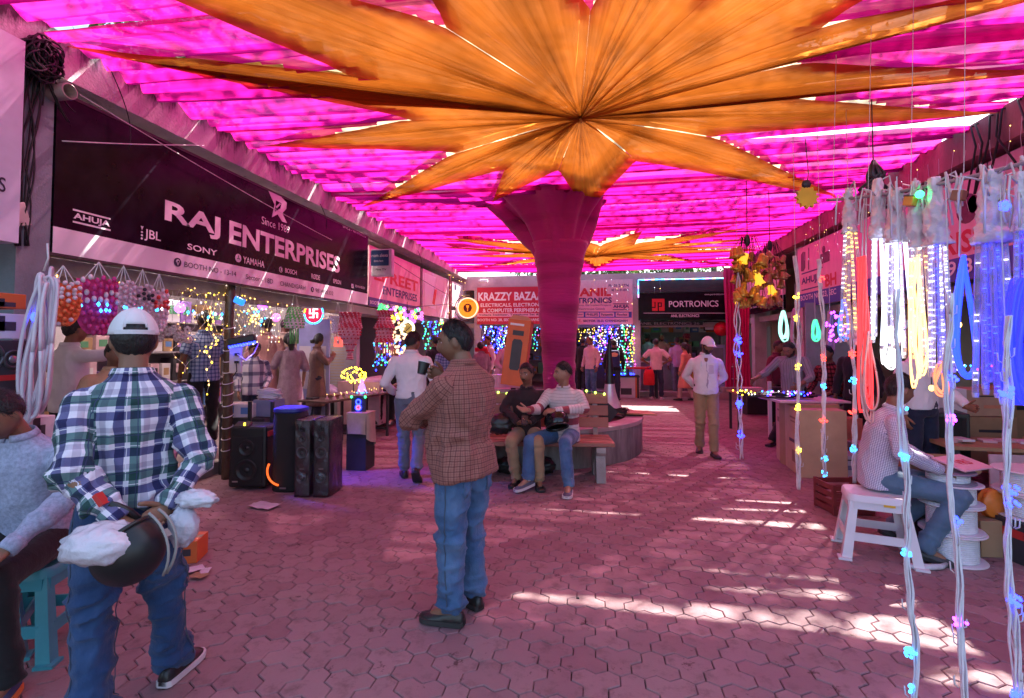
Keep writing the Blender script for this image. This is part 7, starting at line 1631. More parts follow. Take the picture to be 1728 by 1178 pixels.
def crumple(label, name, loc, d, seed, n=34, m=22, amp=.30, cat='bag', neck=True, mat_=None):
 r = thing(name, label, cat, tuple(loc)); mb = MB(); rows = []
 for i in range(m + 1):
  th = math.pi * (.03 + .94 * i / m); row = []
  for k in range(n):
   t = 2 * math.pi * k / n; u = Vector((math.sin(th) * math.cos(t), math.sin(th) * math.sin(t), math.cos(th)))
   f = 1 + amp * (abs(noise.noise(u * 2.2 + Vector((seed, 0, 0)))) * 1.6 - .35) + amp * .22 * noise.noise(u * 4.5 + Vector((0, seed, 0))) - amp * .12 * abs(noise.noise(u * 8))
   row.append(Vector((u.x * d[0] * f, u.y * d[1] * f, u.z * d[2] * f)))
  rows.append(row)
 mb.rings(rows[::-1]); mb.build('bag_body', mat_ or M_BAG, r, smooth=True); return r
crumple('white plastic bag stuffed inside the black helmet', 'plastic_bag', hp_ + (Mp.to_3x3() @ V(-.075, .0, .045)), (.135, .11, .07), 3, amp=.18)
crumple('knotted white plastic bag held in the right hand of the man in plaid', 'plastic_bag', Mp @ V(.175, -.27, .86), (.06, .05, .08), 7, amp=.2); crumple('loose white plastic wrapper in the right hand of the man in plaid', 'plastic_bag', Mp @ V(.215, -.28, .965), (.09, .05, .035), 9, amp=.28)
q = at_h(306, 952, 0); carton('bright orange carton standing behind the legs of the man in plaid', (q.x, q.y + .1, 0), (.14, .2, .16), R(20), M_ORBOX, prints=(('f', 0, .5, .4, .3, M_PRINT),))
M_PAPER = mat('scrap paper', (.62, .52, .60), .7, var=.1)
rs = random.Random(6)
for k, (x, y, s, lab) in enumerate(((446, 856, .17, 'pale paper sheet lying in front of the speakers'), (324, 966, .09, 'torn paper scrap beside the orange carton'), (346, 968, .06, 'small lilac paper scrap near the orange carton'), (335, 976, .07, 'crumpled brown scrap near the orange carton'), (1183, 762 - 4, .05, None))):
 if not lab: continue
 q = at_h(x, y, 0); o = MB().grid(lambda u, v: ((u - .5) * s * 1.6, (v - .5) * s, .006 + .02 * s * 4 * noise.noise((u * 3 + k, v * 3, k)) + .01), 8, 6).build('paper_scrap', M_PAPER if k != 3 else M_CARD); o.location = (q.x, q.y, 0.006); o.rotation_euler = (0, 0, k * 1.1 - .2); tag(o, lab, 'paper')
Mb = Matrix.Translation(Vector(brown_loc)) @ Matrix.Rotation(math.atan2(-brown_face[0], brown_face[1]), 4, 'Z')
cp = Mb @ V(-.055, .300, 1.445)
r = thing('paper_cup', 'black paper cup with a white rim held by the brown-shirted man', 'cup', tuple(cp)); r.rotation_euler = (R(-14), R(10), 0); MB().lathe([(.026, -.04), (.037, .034)], n=20, cap=False).build('cup_wall', M_BLKP, r, smooth=True); MB().tube(arc((0, 0, .035), .037, 0, 6.283, 20, ex=(1, 0, 0), ey=(0, 1, 0)), .003, 6).build('rim', M_SWHT, r, smooth=True); MB().lathe([(.001, -.038), (.026, -.039)], n=20, cap=False).build('cup_base', M_BLKP, r)
# ================================================================ bench and planter goods
M_PLANK = mat('red brown plank', (.30, .115, .085), .55, var=.3, vs=5, bump=.4, bs=30, stretch=(.25, 1, 1)); M_BCON = mat('bench concrete', (.36, .33, .32), .85, var=.2, vs=8, bump=.5, dirt=.35)
a = at_h(1000, 745, .45); bx_ = _r * 1; D0 = (a - CAMP).dot(_fh); rz = YAW + R(-3); bc = at_D(915, 745, D0 + .02)
bn = thing('bench', 'park bench with red-brown planks on pale concrete legs, backed against the planter', 'bench', (bc.x, bc.y, 0), rz); BL = 1.66
for y in (-.02, .17, .36): MB().box((0, y, .43), (BL, .165, .045)).build('seat_plank', M_PLANK, bn, bevel=.006)
for k, z in enumerate((.60, .745, .89)): MB().box((0, .47 + .025 * k, z), (BL, .035, .125), Matrix.Rotation(R(-9), 3, 'X')).build('back_plank', M_PLANK, bn, bevel=.006)
for x in (-BL / 2 + .16, BL / 2 - .16):
 pr = [(-.12, 0), (.06, 0), (.07, .12)] + [(.16 + .09 * math.cos(t), .12 + .10 * math.sin(t)) for t in np.linspace(math.pi, 0, 8)] + [(.25, .12), (.26, 0), (.46, 0), (.46, .40), (-.12, .40), (-.12, .34), (-.07, .30)]
 MB().prism([(p[0], p[1]) for p in pr], (x - .055, 0, 0), (0, 1, 0), (0, 0, 1), .11).build('leg', M_BCON, bn, bevel=.006)
 MB().box((x, .505, .66), (.06, .05, .55), Matrix.Rotation(R(-9), 3, 'X')).build('back_post', M_BCON, bn, bevel=.005)
Mn = Matrix.Translation((bc.x, bc.y, 0)) @ Matrix.Rotation(rz, 4, 'Z')
r = thing('light_string', 'string of small yellow-green bulbs along the top of the bench back', 'fairy lights', tuple(Mn @ V(0, .50, .97))); r.rotation_euler = (0, 0, rz); mb = MB()
lg_ = glow('led lime', (.6, .9, .08), 1.6); pts = []
for k in range(15):
 x = -BL / 2 + .05 + k * .112; z = .02 * math.sin(k * 1.7); pts.append((x, .02, z));
 if k % 2 == 0 or k in (3, 13): MB().ell((x, .0, z), (.014, .014, .016), 8, 6).build('bulb', lg_, r, smooth=True)
MB().tube(pts, .004, 4).build('wire', MATS['green beads'], r, smooth=True)
M6 = Matrix.Translation(Vector(b6)) @ Matrix.Rotation(math.atan2(-f6[0], f6[1]), 4, 'Z'); M5 = Matrix.Translation(Vector(b5)) @ Matrix.Rotation(math.atan2(-f5[0], f5[1]), 4, 'Z')
hg, rg = helmet('glossy black helmet resting on the lap of the man in the striped shirt', M6 @ V(.03, .27, .72), (R(-25), R(14), rz + R(40)), M_HELG, .93)
MB().grid(lambda u, v: Vector((.128 * math.sin(R(50 + 42 * v)) * math.cos(R(30 + 120 * u)), .156 * math.sin(R(50 + 42 * v)) * math.sin(R(30 + 120 * u)), .146 * math.cos(R(50 + 42 * v)))), 16, 8).build('visor', mat('dark visor', (.02, .02, .03), .04), hg, smooth=True)
r = thing('mobile_phone', 'dark mobile phone in the hands of the man in black shirt', 'phone', tuple(M5 @ V(.0, .34, .73)), rz); MB().box((0, 0, 0), (.075, .15, .010), Matrix.Rotation(R(35), 3, 'X')).build('phone_body', M_BLKP, r, bevel=.004); MB().box((0, -.004, .006), (.066, .135, .002), Matrix.Rotation(R(35), 3, 'X')).build('screen', mat('phone glass', (.03, .04, .06), .05), r)
crumple('black bag between the two men on the bench', 'shoulder_bag', M5 @ V(.30, .20, .66), (.15, .10, .12), 4, amp=.2, mat_=M_LEATH)
for k, (x, lab) in enumerate(((-.42, 'black bundle on the ground under the left end of the bench'), (.02, 'dark bag on the ground under the middle of the bench'))): crumple(lab, 'bag', Mn @ V(x, .28, .10), (.15, .12, .10), 12 + k, amp=.25, mat_=M_LEATH)
q = at_D(1029, 683, 8.0); r = thing('horn_speaker', 'tall horn loudspeaker, black above and silver flare below, standing mouth down on the planter', 'loudspeaker', (q.x, q.y, PH + .03))
MB().lathe([(.185, 0), (.20, .02), (.198, .035), (.165, .10), (.125, .20), (.095, .30), (.075, .42)], n=36).build('flare', mat('silver flare', (.62, .58, .62), .35, metal=.5, var=.1), r, smooth=True, auto=40); MB().lathe([(.076, .42), (.062, .58), (.045, .80), (.030, 1.0), (.022, 1.14), (.03, 1.16), (.03, 1.2)], n=28).build('horn_neck', M_BLKP, r, smooth=True, auto=40)
q = at_D(1068, 700, 7.75); r = thing('plywood_board', 'flat plywood board lying on the right rim of the planter', 'board', (q.x, q.y, PH + .035), R(14)); MB().box((0, 0, 0), (.62, .40, .02), Matrix.Rotation(R(3), 3, 'Y')).build('board_sheet', mat('plywood', (.42, .20, .11), .6, var=.25, vs=5, stretch=(.2, 1, 1)), r, bevel=.003)
q = at_D(1018, 668, 7.3); r = thing('leaning_board', 'black panel leaning askew beside the bench back', 'board', (q.x, q.y, PH + .16), R(10)); MB().box((0, 0, 0), (.40, .03, .20), Matrix.Rotation(R(42), 3, 'Y')).build('panel_sheet', M_DARK, r, bevel=.003)
q = at_D(1000, 655, 7.4); r = thing('grey_block', 'small grey block behind the right end of the bench', 'block', (q.x, q.y, PH + .12), R(8)); MB().box((0, 0, 0), (.16, .14, .24), top=.9).build('block_body', M_CONC, r, bevel=.006)
q = at_D(994, 640, 7.6); r = thing('pointed_board', 'pale pointed board leaning behind the grey block', 'board', (q.x, q.y, PH + .05), R(8)); MB().prism([(0, 0), (.16, 0), (-.05, .34)], (0, 0, 0), (1, 0, 0), (0, .2, 1), .02).build('board_sheet', M_PINKS, r)
q = at_D(1058, 690, 7.4); mb = MB(); rs = random.Random(3)
for k in range(5): mb.tube([(.14 * math.cos(a) * rs.uniform(.7, 1.1), .09 * math.sin(a), .02 + .01 * k + .02 * math.sin(2 * a)) for a in np.linspace(0, 5.6, 12)], .006, 5)
o = mb.build('cable_coil', M_CAB, smooth=True); o.location = (q.x - .1, q.y + .2, PH + .04); tag(o, 'loose black cable coiled on the planter beside the plywood board', 'cable')
q = at_D(866, 650, 7.3); zb = q.z; r = thing('speaker_carton', 'tall orange speaker carton leaning beside the wrapped tree', 'box', (q.x, q.y, zb), YAW); r.rotation_euler = (R(-3), R(7), YAW - R(10))
MB().box((0, 0, .47), (.33, .28, .94)).build('box_body', M_ORBOX, r, bevel=.005); MB().prism([(-.165, 0), (.165, 0), (.10, .06), (-.10, .06)], (0, .14, .94), (1, 0, 0), (0, 0, 1), .28).build('flap', mat('pale orange flap', (.62, .24, .14), .6), r)
P_ = MB().prism([(-.07, .25), (-.05, .22), (.06, .22), (.08, .26), (.08, .62), (.05, .66), (-.05, .66), (-.07, .62)], (0, -.143, 0), (1, 0, 0), (0, 0, 1), .003); P_.build('print', M_PRINT, r); MB().box((0, -.1425, .75), (.16, .003, .07)).build('print', M_PRINT, r); MB().box((-.03, -.1425, .87), (.2, .003, .03)).build('print', MATS['white ink'], r); MB().box((.166, 0, .5), (.003, .2, .8)).build('print', mat('pale orange flap', (.62, .24, .14)), r)
for k, (x, y, D, d, lab, m) in enumerate(((838, 655, 7.6, (.42, .3, .22), 'pink cloth-wrapped carton heaped at the left of the planter', M_PINKS), (818, 672, 7.2, (.34, .26, .18), 'white carton with dark lettering low at the left of the planter', M_WBOX), (852, 632, 7.9, (.36, .26, .20), 'pale crumpled parcel on top of the heap left of the tree', M_CRUMP), (830, 690, 6.9, (.3, .24, .22), 'grey carton behind the left end of the bench', MATS['grey blue box']))):
 p = at_D(x, y, D); r = carton(lab, (p.x, p.y, p.z - d[2]), d, R(10 + 14 * k), m, tape=False, prints=(('f', 0, .5, .8, .4, M_PRINT),) if k == 1 else ())
r = thing('pallet_stack', 'low stack of boards carrying the cartons left of the tree', 'boards', tuple(at_D(838, 690, 7.5)[:2]) + (PH - .1,)); MB().box((0, 0, .05), (.9, .6, .14)).build('board_sheet', M_PLANK, r)
for x, y, s in ((1133, 896, .02), (975, 1010, .012)):
 q = at_h(x, y, 0); o = MB().box((0, 0, 0), (s * 1.6, s, .006)).build('litter', M_DARK); o.location = (q.x, q.y, .004); tag(o, 'tiny dark scrap on the open paving, %s' % ('right of centre' if x > 1000 else 'in front of the brown-shirted man'), 'litter')
# ================================================================ goods and lights, right side
M_TUBE = None
def tube_mat():
 t = NT('clear tube'); g = t.n('BsdfPrincipled'); g.inputs['Base Color'].default_value = (.60, .56, .68, 1); g.inputs['Roughness'].default_value = .12
 tp = t.n('BsdfTransparent'); tp.inputs[0].default_value = (.92, .9, .96, 1); m = t.n('MixShader'); lw = t.n('LayerWeight'); lw.inputs[0].default_value = .35
 t.l(t.math('ADD', t.math('MULTIPLY', lw.outputs[1], .8), .22, True), m.inputs[0]); t.l(tp.outputs[0], m.inputs[1]); t.l(g.outputs[0], m.inputs[2]); t.l(m.outputs[0], t.out.inputs[0]); return t.m
M_TUBE = tube_mat()
M_POLY = mat('crumpled polythene', (.80, .76, .82), .2, var=.12, vs=14, bump=.8, bs=40, Transmission_Weight=.25)
GLT = {'yel': glow('tube yellow', (1, .68, .12), 1.4), 'white': glow('tube white', (.85, .88, 1), 1.4), 'purp': glow('tube purple', (.55, .06, 1), 1.6), 'blue': glow('tube blue', (.015, .03, 1), 3), 'cool': glow('tube cool', (.70, .80, 1), .8)}
RA, RB = at_D(1396, 338, 3.9), at_D(1790, 258, 2.35)
rope = thing('support_rope', 'grey rope stretched above the hanging light tubes at the right', 'rope', tuple(RA)); mb = MB(); mb.tube(cat(RA, RB, 14, .04), .012, 6); mb.build('rope', mat('grey rope', (.36, .32, .36), .7, bump=.6, bs=120), rope, smooth=True, world=True)
for k in range(5):
 p = RA.lerp(RB, .04 + .22 * k); MB().tube([p, Vector((p.x + .05, p.y, 3.93))], .002, 4).build('cord', M_WIREW, rope, world=True)
for k in range(7):
 p = RA.lerp(RB, .1 + .13 * k); q = RA.lerp(RB, .2 + .13 * k); o = MB().tube(cat(p + Vector((0, -.02, .02)), q + Vector((rnd(-.1, .1), .03, -.02)), 8, rnd(.03, .12)), .008, 6).build('cable', M_WIREW, rope, smooth=True, world=True)
def rope_pt(x):
 best = None
 for i in range(101):
  p = RA.lerp(RB, i / 100); e = abs(project(p)[0] - x)
  if best is None or e < best[0]: best = (e, p, project(p)[2])
 return best[1], (best[1] - CAMP).dot(_fh)
def wrapping(r, p0, p1, rad, seed, tails=7):
 rs = random.Random(seed); n = 30; rg = []; d = p1 - p0
 for i in range(31):
  t = i / 30; c = p0.lerp(p1, t); rr_ = rad * (.45 + .65 * t) * (1 + .25 * noise.noise((t * 5, seed, 0)))
  ring = []
  for k in range(n):
   a = 2 * math.pi * k / n; u = Vector((math.cos(a), math.sin(a), 0)); q = 1 + .35 * noise.noise((u.x * 2, u.y * 2 + seed, t * 7)) + .30 * abs(noise.noise((u.x * 4, u.y * 4 + seed, t * 15))) - .1
   ring.append(c + u * rr_ * q)
  rg.append(ring)
 MB().rings(rg).build('wrapping', M_POLY, r, smooth=True)
 for k in range(tails):
  a = rs.uniform(0, 6.28); q = p0.lerp(p1, rs.uniform(.0, .5)); o = Vector((math.cos(a), math.sin(a), 0)) * rad
  MB().tube([q + o * .5, q + o * 1.5 + Vector((0, 0, .03)), q + o * 1.8 + Vector((0, 0, -.06)), q + o * rs.uniform(1.5, 2.2) + Vector((0, 0, -rs.uniform(.1, .22)))], .006, 5).build('cable_tail', M_WIREW, r, smooth=True)
def tubes(label, xt, ytop, ytube, ybot, wpx_top, wpx_bot, n, dots, seed, dots_on=.6, rad=.0115, lit=None):
 rp, D = rope_pt(xt); k = D / 850; top = at_D(xt, ytop, D); r = thing('light_tube_bundle', label, 'light tubes', tuple(top), group='bundles of hanging light tubes'); rs = random.Random(seed)
 z1 = -(ytube - ytop) * k; z2 = -(ybot - ytop) * k; wrapping(r, Vector((0, 0, 0)), Vector((0, 0, z1 - .04)), wpx_top * k * .5, seed)
 MB().tube([(0, 0, 0), rp - top + Vector((0, 0, .01))], .006, 5).build('cord', M_WIREW, r)
 dm = {}
 for i in range(n):
  a = 2.4 * i; q = math.sqrt((i + .5) / n); dx, dy = math.cos(a) * q, math.sin(a) * q
  p = Vector((dx * wpx_top * k * .42, dy * .035, z1 + rs.uniform(-.02, .03))); e = Vector((dx * wpx_bot * k * .5, dy * .07, z2 + rs.uniform(-.05, .05)))
  tb = MB().tube([p, e], rad, 8).build('light_tube', M_TUBE if not (lit and rs.random() < .35) else GLT[lit], r, smooth=True, auto=50); MB().cyl(e, e - Vector((0, 0, .025)), rad * 1.15, rad * .9, 8).build('end_cap', M_CLEAR, tb)
  c = rs.choice(dots); mb = MB(); m = int((p - e).length / .034)
  for j in range(1, m):
   if rs.random() < dots_on: mb.box(p.lerp(e, j / m), (.013, .013, .005))
  if mb.v: mb.build('led', GLT[c], tb, kind='stuff')
 return r
tubes('bundle of clear tubes with yellow LEDs, leftmost of the hanging bundles', 1432, 318, 385, 572, 22, 52, 8, ['yel', 'yel', 'white'], 1)
tubes('bundle of clear tubes with white LEDs beside the red strips', 1481, 302, 395, 575, 28, 42, 7, ['white'], 2, .8, lit='cool')
tubes('bundle of clear tubes with purple LEDs above the seated stool man', 1512, 318, 402, 592, 36, 54, 10, ['purp', 'white', 'purp'], 3, .6, lit='cool')
tubes('bundle of clear tubes with white LEDs right of the warm neon coil', 1577, 300, 405, 628, 36, 46, 9, ['white', 'white', 'blue'], 4, .7)
tubes('wide bundle of pale square tubes with blue LEDs at the right', 1672, 288, 400, 655, 50, 64, 10, ['blue', 'blue', 'blue', 'white'], 5, .35, rad=.015)
tubes('slim bundle of clear tubes with white LEDs behind the warm neon coil', 1544, 306, 410, 600, 26, 34, 6, ['white', 'yel'], 6, .5)
tubes('bundle of clear tubes with blue LEDs cut off by the right edge', 1722, 290, 380, 520, 26, 40, 6, ['blue', 'white'], 7, .4)
def neon(label, x, y0, y1, wpx, n, m, rad, seed, D=None, name='neon_coil', spread=.5, sag=0):
 rp, Dr = rope_pt(x); D = D or Dr; k = D / 850; c = at_D(x, (y0 + y1) / 2, D); r = thing(name, label, 'neon light', tuple(c), group='coils of neon light hung at the right'); rs = random.Random(seed); h = (y1 - y0) / 2 * k
 for i in range(n):
  w_ = wpx * k * .5 * rs.uniform(.45, 1); x0 = wpx * k * rs.uniform(-.2, .2) * spread; hh = h * rs.uniform(.80, 1)
  MB().tube([_r * (x0 * (1 - math.sin(a)) / 2 + w_ * math.cos(a) * (.35 + .65 * (1 - math.sin(a)) / 2)) + Vector((0, 0, h + hh * (math.sin(a) - 1))) + _fh * (.012 * i - .03 + .012 * math.sin(2 * a + i)) for a in [2 * math.pi * q / 30 for q in range(31)]], rad, 6).build('neon_tube', m, r, smooth=True)
 MB().tube([Vector((0, 0, h)), rp + Vector((0, 0, 0)) - c if D == Dr else Vector((0, 0, h + .4))], .005, 4).build('cord', M_WIREW, r); return r
neon('red LED strip loops hanging left of the white tubes', 1458, 432, 700, 20, 6, glow('neon red', (1, .025, .03), .55), .0075, 1)
neon('pale salmon cable loops hanging below the red strips', 1462, 560, 722, 30, 4, mat('salmon cable', (.72, .36, .34), .4), .007, 2)
neon('warm yellow neon coil glowing over the seated stool man', 1547, 434, 662, 34, 6, glow('neon warm', (1, .60, .16), .85), .0052, 3)
neon('blazing white light loops in front of the seated stool man', 1498, 552, 626, 34, 5, glow('neon white', (.95, .95, 1), 1.0), .006, 4)
neon('bright blue neon loop hanging between tube bundles at the right', 1622, 432, 640, 46, 2, glow('neon blue', (.008, .025, 1), 1.5), .010, 5, spread=.1)
neon('thick deep blue neon coil cut off by the right edge', 1733, 470, 690, 76, 9, glow('neon deep blue', (.005, .008, 1), 1.4), .012, 6, spread=.3)
neon('orange neon loop beneath the fourth tube bundle', 1585, 610, 672, 44, 3, glow('neon peach', (1, .25, .10), .4), .006, 7)
def long_string(label, x, D, ztop, zbot, cl, rad=.013, seed=0, tails=10, thin=False, top=None):
 p = at_D(x, 578, D); p.z = zbot; r = thing('hanging_light_string', label, 'light string', tuple(p), group='long twisted light strings hung at the right'); rs = random.Random(seed); H = ztop - zbot; ns = 3 if thin else 9
 mb = MB(); N = int(H / .04)
 for s in range(ns):
  ph = 6.283 * s / ns; pts = []
  for i in range(N + 1):
   z = H * i / N; tw = z * (3 + 4 * ((s * .37) % 1)) + ph; q = rad * (1 + 1.0 * noise.noise((z * 5, s * 3, seed)) + .7 * noise.noise((z * 1.7, seed, 5))) * (1.5 if thin else 1); tw += 1.2 * noise.noise((z * 2.3, s * 1.7, seed + 4)); pts.append((q * math.cos(tw) + .014 * math.sin(z * 2.3 + seed) + .020 * noise.noise((z * 2.6, seed, 0)) + .008 * noise.noise((z * 9, seed, 2)), q * math.sin(tw), z))
  mb.tube(pts, rad * (.45 if thin else rs.uniform(.34, .5)), 5)
 mb.build('twisted_cable', mat('white cable', (.76, .73, .78), .5, var=.10, vs=20), r, smooth=True)
 tl = MB()
 for k in range(tails):
  z = rs.uniform(.03, H * .95); a = rs.uniform(0, 6.28); d = Vector((math.cos(a), math.sin(a), 0)); tl.tube([Vector((0, 0, z)) + d * rad, Vector((0, 0, z + .01)) + d * rad * 2.4, Vector((0, 0, z + .045)) + d * rad * 2.6], rad * .3, 4)
 tl.build('cable_end', M_WIREW, r, kind='stuff', smooth=True)
 for py, c, m in cl:
  z = at_D(x, py, D).z - zbot
  if z < 0 or z > H: continue
  mb = MB()
  for j in range(m): d = Vector((rs.gauss(0, 1), rs.gauss(0, 1), rs.gauss(0, 1))).normalized() * rs.uniform(.5, 1.0) * rad * 2.6; mb.ell(Vector((0, 0, z)) + d, (rad * .8,) * 3, 6, 4)
  mb.build('led_cluster', LED[c], r, smooth=True, kind='stuff')
 if top: MB().tube([(0, 0, H), (.0, 0, top - zbot)], .0025, 4).build('cord', M_WIREW, r)
 return r
long_string('twisted white string with cyan LED clusters, first of the three nearest strings', 1521, 2.25, 1.84, .02, ((768, 'cyan', 12), (932, 'cyan', 10), (1102, 'cyan', 12), (1163, 'cyan', 6), (690, 'cyan', 6)), .0088, 1, 16, top=2.35)
long_string('twisted white string with violet and blue LED clusters, middle of the nearest strings', 1604, 2.25, 1.82, .02, ((708, 'purp', 12), (878, 'blue', 12), (1048, 'purp', 10), (640, 'blue', 6)), .0098, 2, 16, top=2.35)
long_string('twisted white string with deep blue LED clusters, nearest the right edge', 1697, 2.22, 1.72, .02, ((662, 'blue', 26), (828, 'blue', 14), (848, 'blue', 10), (1012, 'blue', 26), (1172, 'blue', 14)), .0105, 3, 16, top=2.3)
long_string('slim white string with yellow LED clusters in front of the cartons', 1345, 5.2, 2.5, .10, ((500, 'yel', 8), (535, 'yel', 8), (618, 'yel', 10), (688, 'yel', 10), (760, 'yel', 8), (830, 'yel', 14)), .013, 4, 12, top=3.93)
long_string('slim white string with red and cyan LED clusters before the red-shirted man', 1387, 5.1, 2.45, .12, ((470, 'red', 6), (605, 'red', 12), (652, 'cyan', 12), (708, 'red', 9), (773, 'cyan', 12), (800, 'cyan', 6)), .013, 5, 12, top=3.93)
long_string('slim white string with red and cyan LED clusters beside the red strips', 1437, 4.8, 2.35, .28, ((597, 'red', 14), (642, 'cyan', 14), (695, 'red', 9), (758, 'cyan', 12)), .013, 6, 14, top=3.93)
long_string('thin open string with blue LED clusters hanging under the golden bells', 1246, 7.0, 2.72, .0, ((575, 'blue', 14), (598, 'blue', 6), (682, 'blue', 18), (735, 'blue', 5), (782, 'blue', 12)), .020, 7, 6, True, top=3.93)
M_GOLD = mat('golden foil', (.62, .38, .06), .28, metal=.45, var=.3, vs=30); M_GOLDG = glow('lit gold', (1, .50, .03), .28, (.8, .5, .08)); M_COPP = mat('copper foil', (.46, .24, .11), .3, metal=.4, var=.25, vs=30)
def bells(label, x, y, D, n, m2, seed):
 p = at_D(x, y, D); r = thing('bell_cluster', label, 'bells', tuple(p), group='clusters of hanging bells'); rs = random.Random(seed)
 for k in range(n):
  c = Vector((rs.uniform(-.19, .19), rs.uniform(-.14, .14), rs.uniform(-.40, .34))); s = rs.uniform(.8, 1.15); rot = Matrix.Rotation(rs.uniform(-.5, .5), 3, 'Y'); mb = MB()
  pr = [(.012, .075), (.03, .07), (.042, .035), (.05, -.02), (.072, -.06), (.066, -.062), (.045, -.02)]; nn = 14
  mb.rings([[c + rot @ (Vector((q[0] * math.cos(a), q[0] * math.sin(a), q[1])) * s) for a in [2 * math.pi * i / nn for i in range(nn)]] for q in pr], True, False); mb.ell(c + rot @ Vector((0, 0, -.07 * s)), (.016, .016, .016), 6, 4)
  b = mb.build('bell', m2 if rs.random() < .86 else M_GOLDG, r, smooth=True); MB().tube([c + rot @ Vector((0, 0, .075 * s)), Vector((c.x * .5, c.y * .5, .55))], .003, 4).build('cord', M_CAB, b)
 MB().tube([(0, 0, .5), (0, 0, 3.93 - p.z)], .006, 4).build('cord', M_CAB, r); MB().ell((0, 0, .5), (.04, .035, .09), 10, 6).build('bunch_tie', M_PRINT, r, smooth=True); return r
bells('cluster of shiny golden bells hanging in front of the far red drape', 1262, 466, 7.0, 40, M_GOLD, 1); bells('cluster of duller copper bells right of the golden ones', 1300, 470, 7.6, 32, M_COPP, 2)
p = at_D(1361, 333, 4.2); r = thing('star_ornament', 'yellow spiky foil star hanging at the tip of an orange cloth ray', 'ornament', tuple(p), YAW)
MB().prism([((.10 if k % 2 == 0 else .075) * math.cos(2 * math.pi * k / 24), (.10 if k % 2 == 0 else .075) * math.sin(2 * math.pi * k / 24)) for k in range(24)], (0, .015, 0), (1, 0, 0), (0, 0, 1), .03).build('star', mat('yellow foil', (.72, .50, .04), .35, metal=.3), r); MB().tube([(0, 0, .08), (.02, 0, .20), (0, 0, .5)], .004, 4).build('cord', M_CAB, r); MB().ell((0, 0, .11), (.04, .03, .04), 8, 6).build('bow', M_PRINT, r, smooth=True)
for k, (x, y, lab, m) in enumerate(((1618, 330, 'brown cube ornament hanging from the rope', mat('brown cube', (.30, .12, .06), .4)), (1536, 340, 'orange and black cube lamp hanging from the rope', mat('orange cube', (.75, .26, .04), .4)))):
 rp, D = rope_pt(x); p = at_D(x, y, D - .05); r = thing('cube_ornament', lab, 'ornament', tuple(p), R(35)); MB().box((0, 0, 0), (.055, .055, .055), Matrix.Rotation(R(14), 3, 'X')).build('cube', m, r, bevel=.004); MB().box((0, 0, .032), (.05, .05, .006), Matrix.Rotation(R(14), 3, 'X')).build('cube_top', M_SWHT if k == 0 else M_DARK, r); MB().tube([(0, 0, .03), (.02, 0, .1), rp - p], .004, 4).build('cord', M_WIREW, r)
rp, D = rope_pt(1553); p = at_D(1552, 328, D - .06); r = thing('green_lamp', 'small glowing green lamp beside the orange cube on the rope', 'lamp', tuple(p)); MB().ell((0, 0, 0), (.024, .022, .024), 10, 7).build('globe', LED['green'], r, smooth=True); MB().tube([(0, 0, .02), rp - p], .004, 4).build('cord', M_WIREW, r)
p = at_D(1682, 352, 2.5); r = thing('flower_lamp', 'small glowing blue flower lamp at the top of the wide tube bundle', 'lamp', tuple(p)); mb = MB(); [mb.ell((.016 * math.cos(a), -.05, .016 * math.sin(a)), (.013, .008, .013), 7, 5) for a in (0, 1.26, 2.5, 3.77, 5.03)]; mb.build('flower', LED['blue'], r, smooth=True)
p = at_D(1474, 292, 4.0); r = thing('dark_ornament', 'dark tasselled ornament hanging from the canopy above the white tubes', 'ornament', tuple(p)); mb = MB(); rs = random.Random(3); [mb.tube([(0, 0, .1), (rs.uniform(-.08, .08), rs.uniform(-.05, .05), -.02), (rs.uniform(-.1, .1), rs.uniform(-.06, .06), -.13)], .014, 5) for _ in range(14)]; mb.build('tassel', M_PRINT, r, smooth=True); MB().tube([(0, 0, .1), (0, 0, .6)], .005, 4).build('cord', M_CAB, r)
curtain('pale icicle strings dripping from the right parapet', (4.06, 10.6, 3.75), (0, -1, 0), 6.6, 1.0, 34, ['white', 'warm'], .17, .005, 51, wob=.02, vary=.6, skip=.5)
curtain('pale icicle strings along the parapet of the far booths', (-.2, YB - .10, 3.5), (1, 0, 0), 2.3, .9, 14, ['white', 'warm'], .22, .010, 52, wob=.02, vary=.6, skip=.4)
curtain('pale icicle strings in the far left corner beside the crimson sign', (-4.02, 13.6, 3.5), (0, 1, 0), 2.0, 1.3, 14, ['warm'], .22, .009, 53, wob=.02, skip=.6)
mb = MB(); rs = random.Random(9)
for k in range(10):
 y = rs.uniform(4.2, 6.4); mb.tube([(4.3, y, 4.02), (4.07, y - .03, 3.95), (4.05, y + rs.uniform(-.15, .15), 3.7), (4.06, y + rs.uniform(-.4, .4), 3.2)], .011, 5)
tag(mb.build('cable_bundle', M_CAB, smooth=True), 'black cables looping down over the right parapet', 'cables')
def drape(label, x0, x1, y0, y1, Y, seed, ztop=3.6):
 a = at_Y(x0, y1, Y); b = at_Y(x1, y1, Y); W = b.x - a.x; r = thing('cloth_drape', label, 'drape', (a.x, Y, 0), group='red pink drapes at the far right')
 zt, zb = at_Y(x0, y0, Y).z, max(.02, a.z)
 MB().grid(lambda u, v: (W * (.5 + (u - .5) * (1 - .28 * math.sin(math.pi * min(1, v * 1.0)) ** 2)), .05 * math.sin(u * 22 + seed + v * 2) * (.4 + v * .4), zt + (zb - zt) * v), 36, 18).build('drape_cloth', cloth('hot pink drape', (.62, .01, .13), .7, .1, grain=.1), r, smooth=True); return r
drape('tall hot pink drape tied at the right end of the black far-end sign', 1224, 1249, 452, 688, YB - .35, 1); drape('hot pink drape hanging below the low two-script sign', 1249, 1269, 500, 660, YB - 1.9, 4)
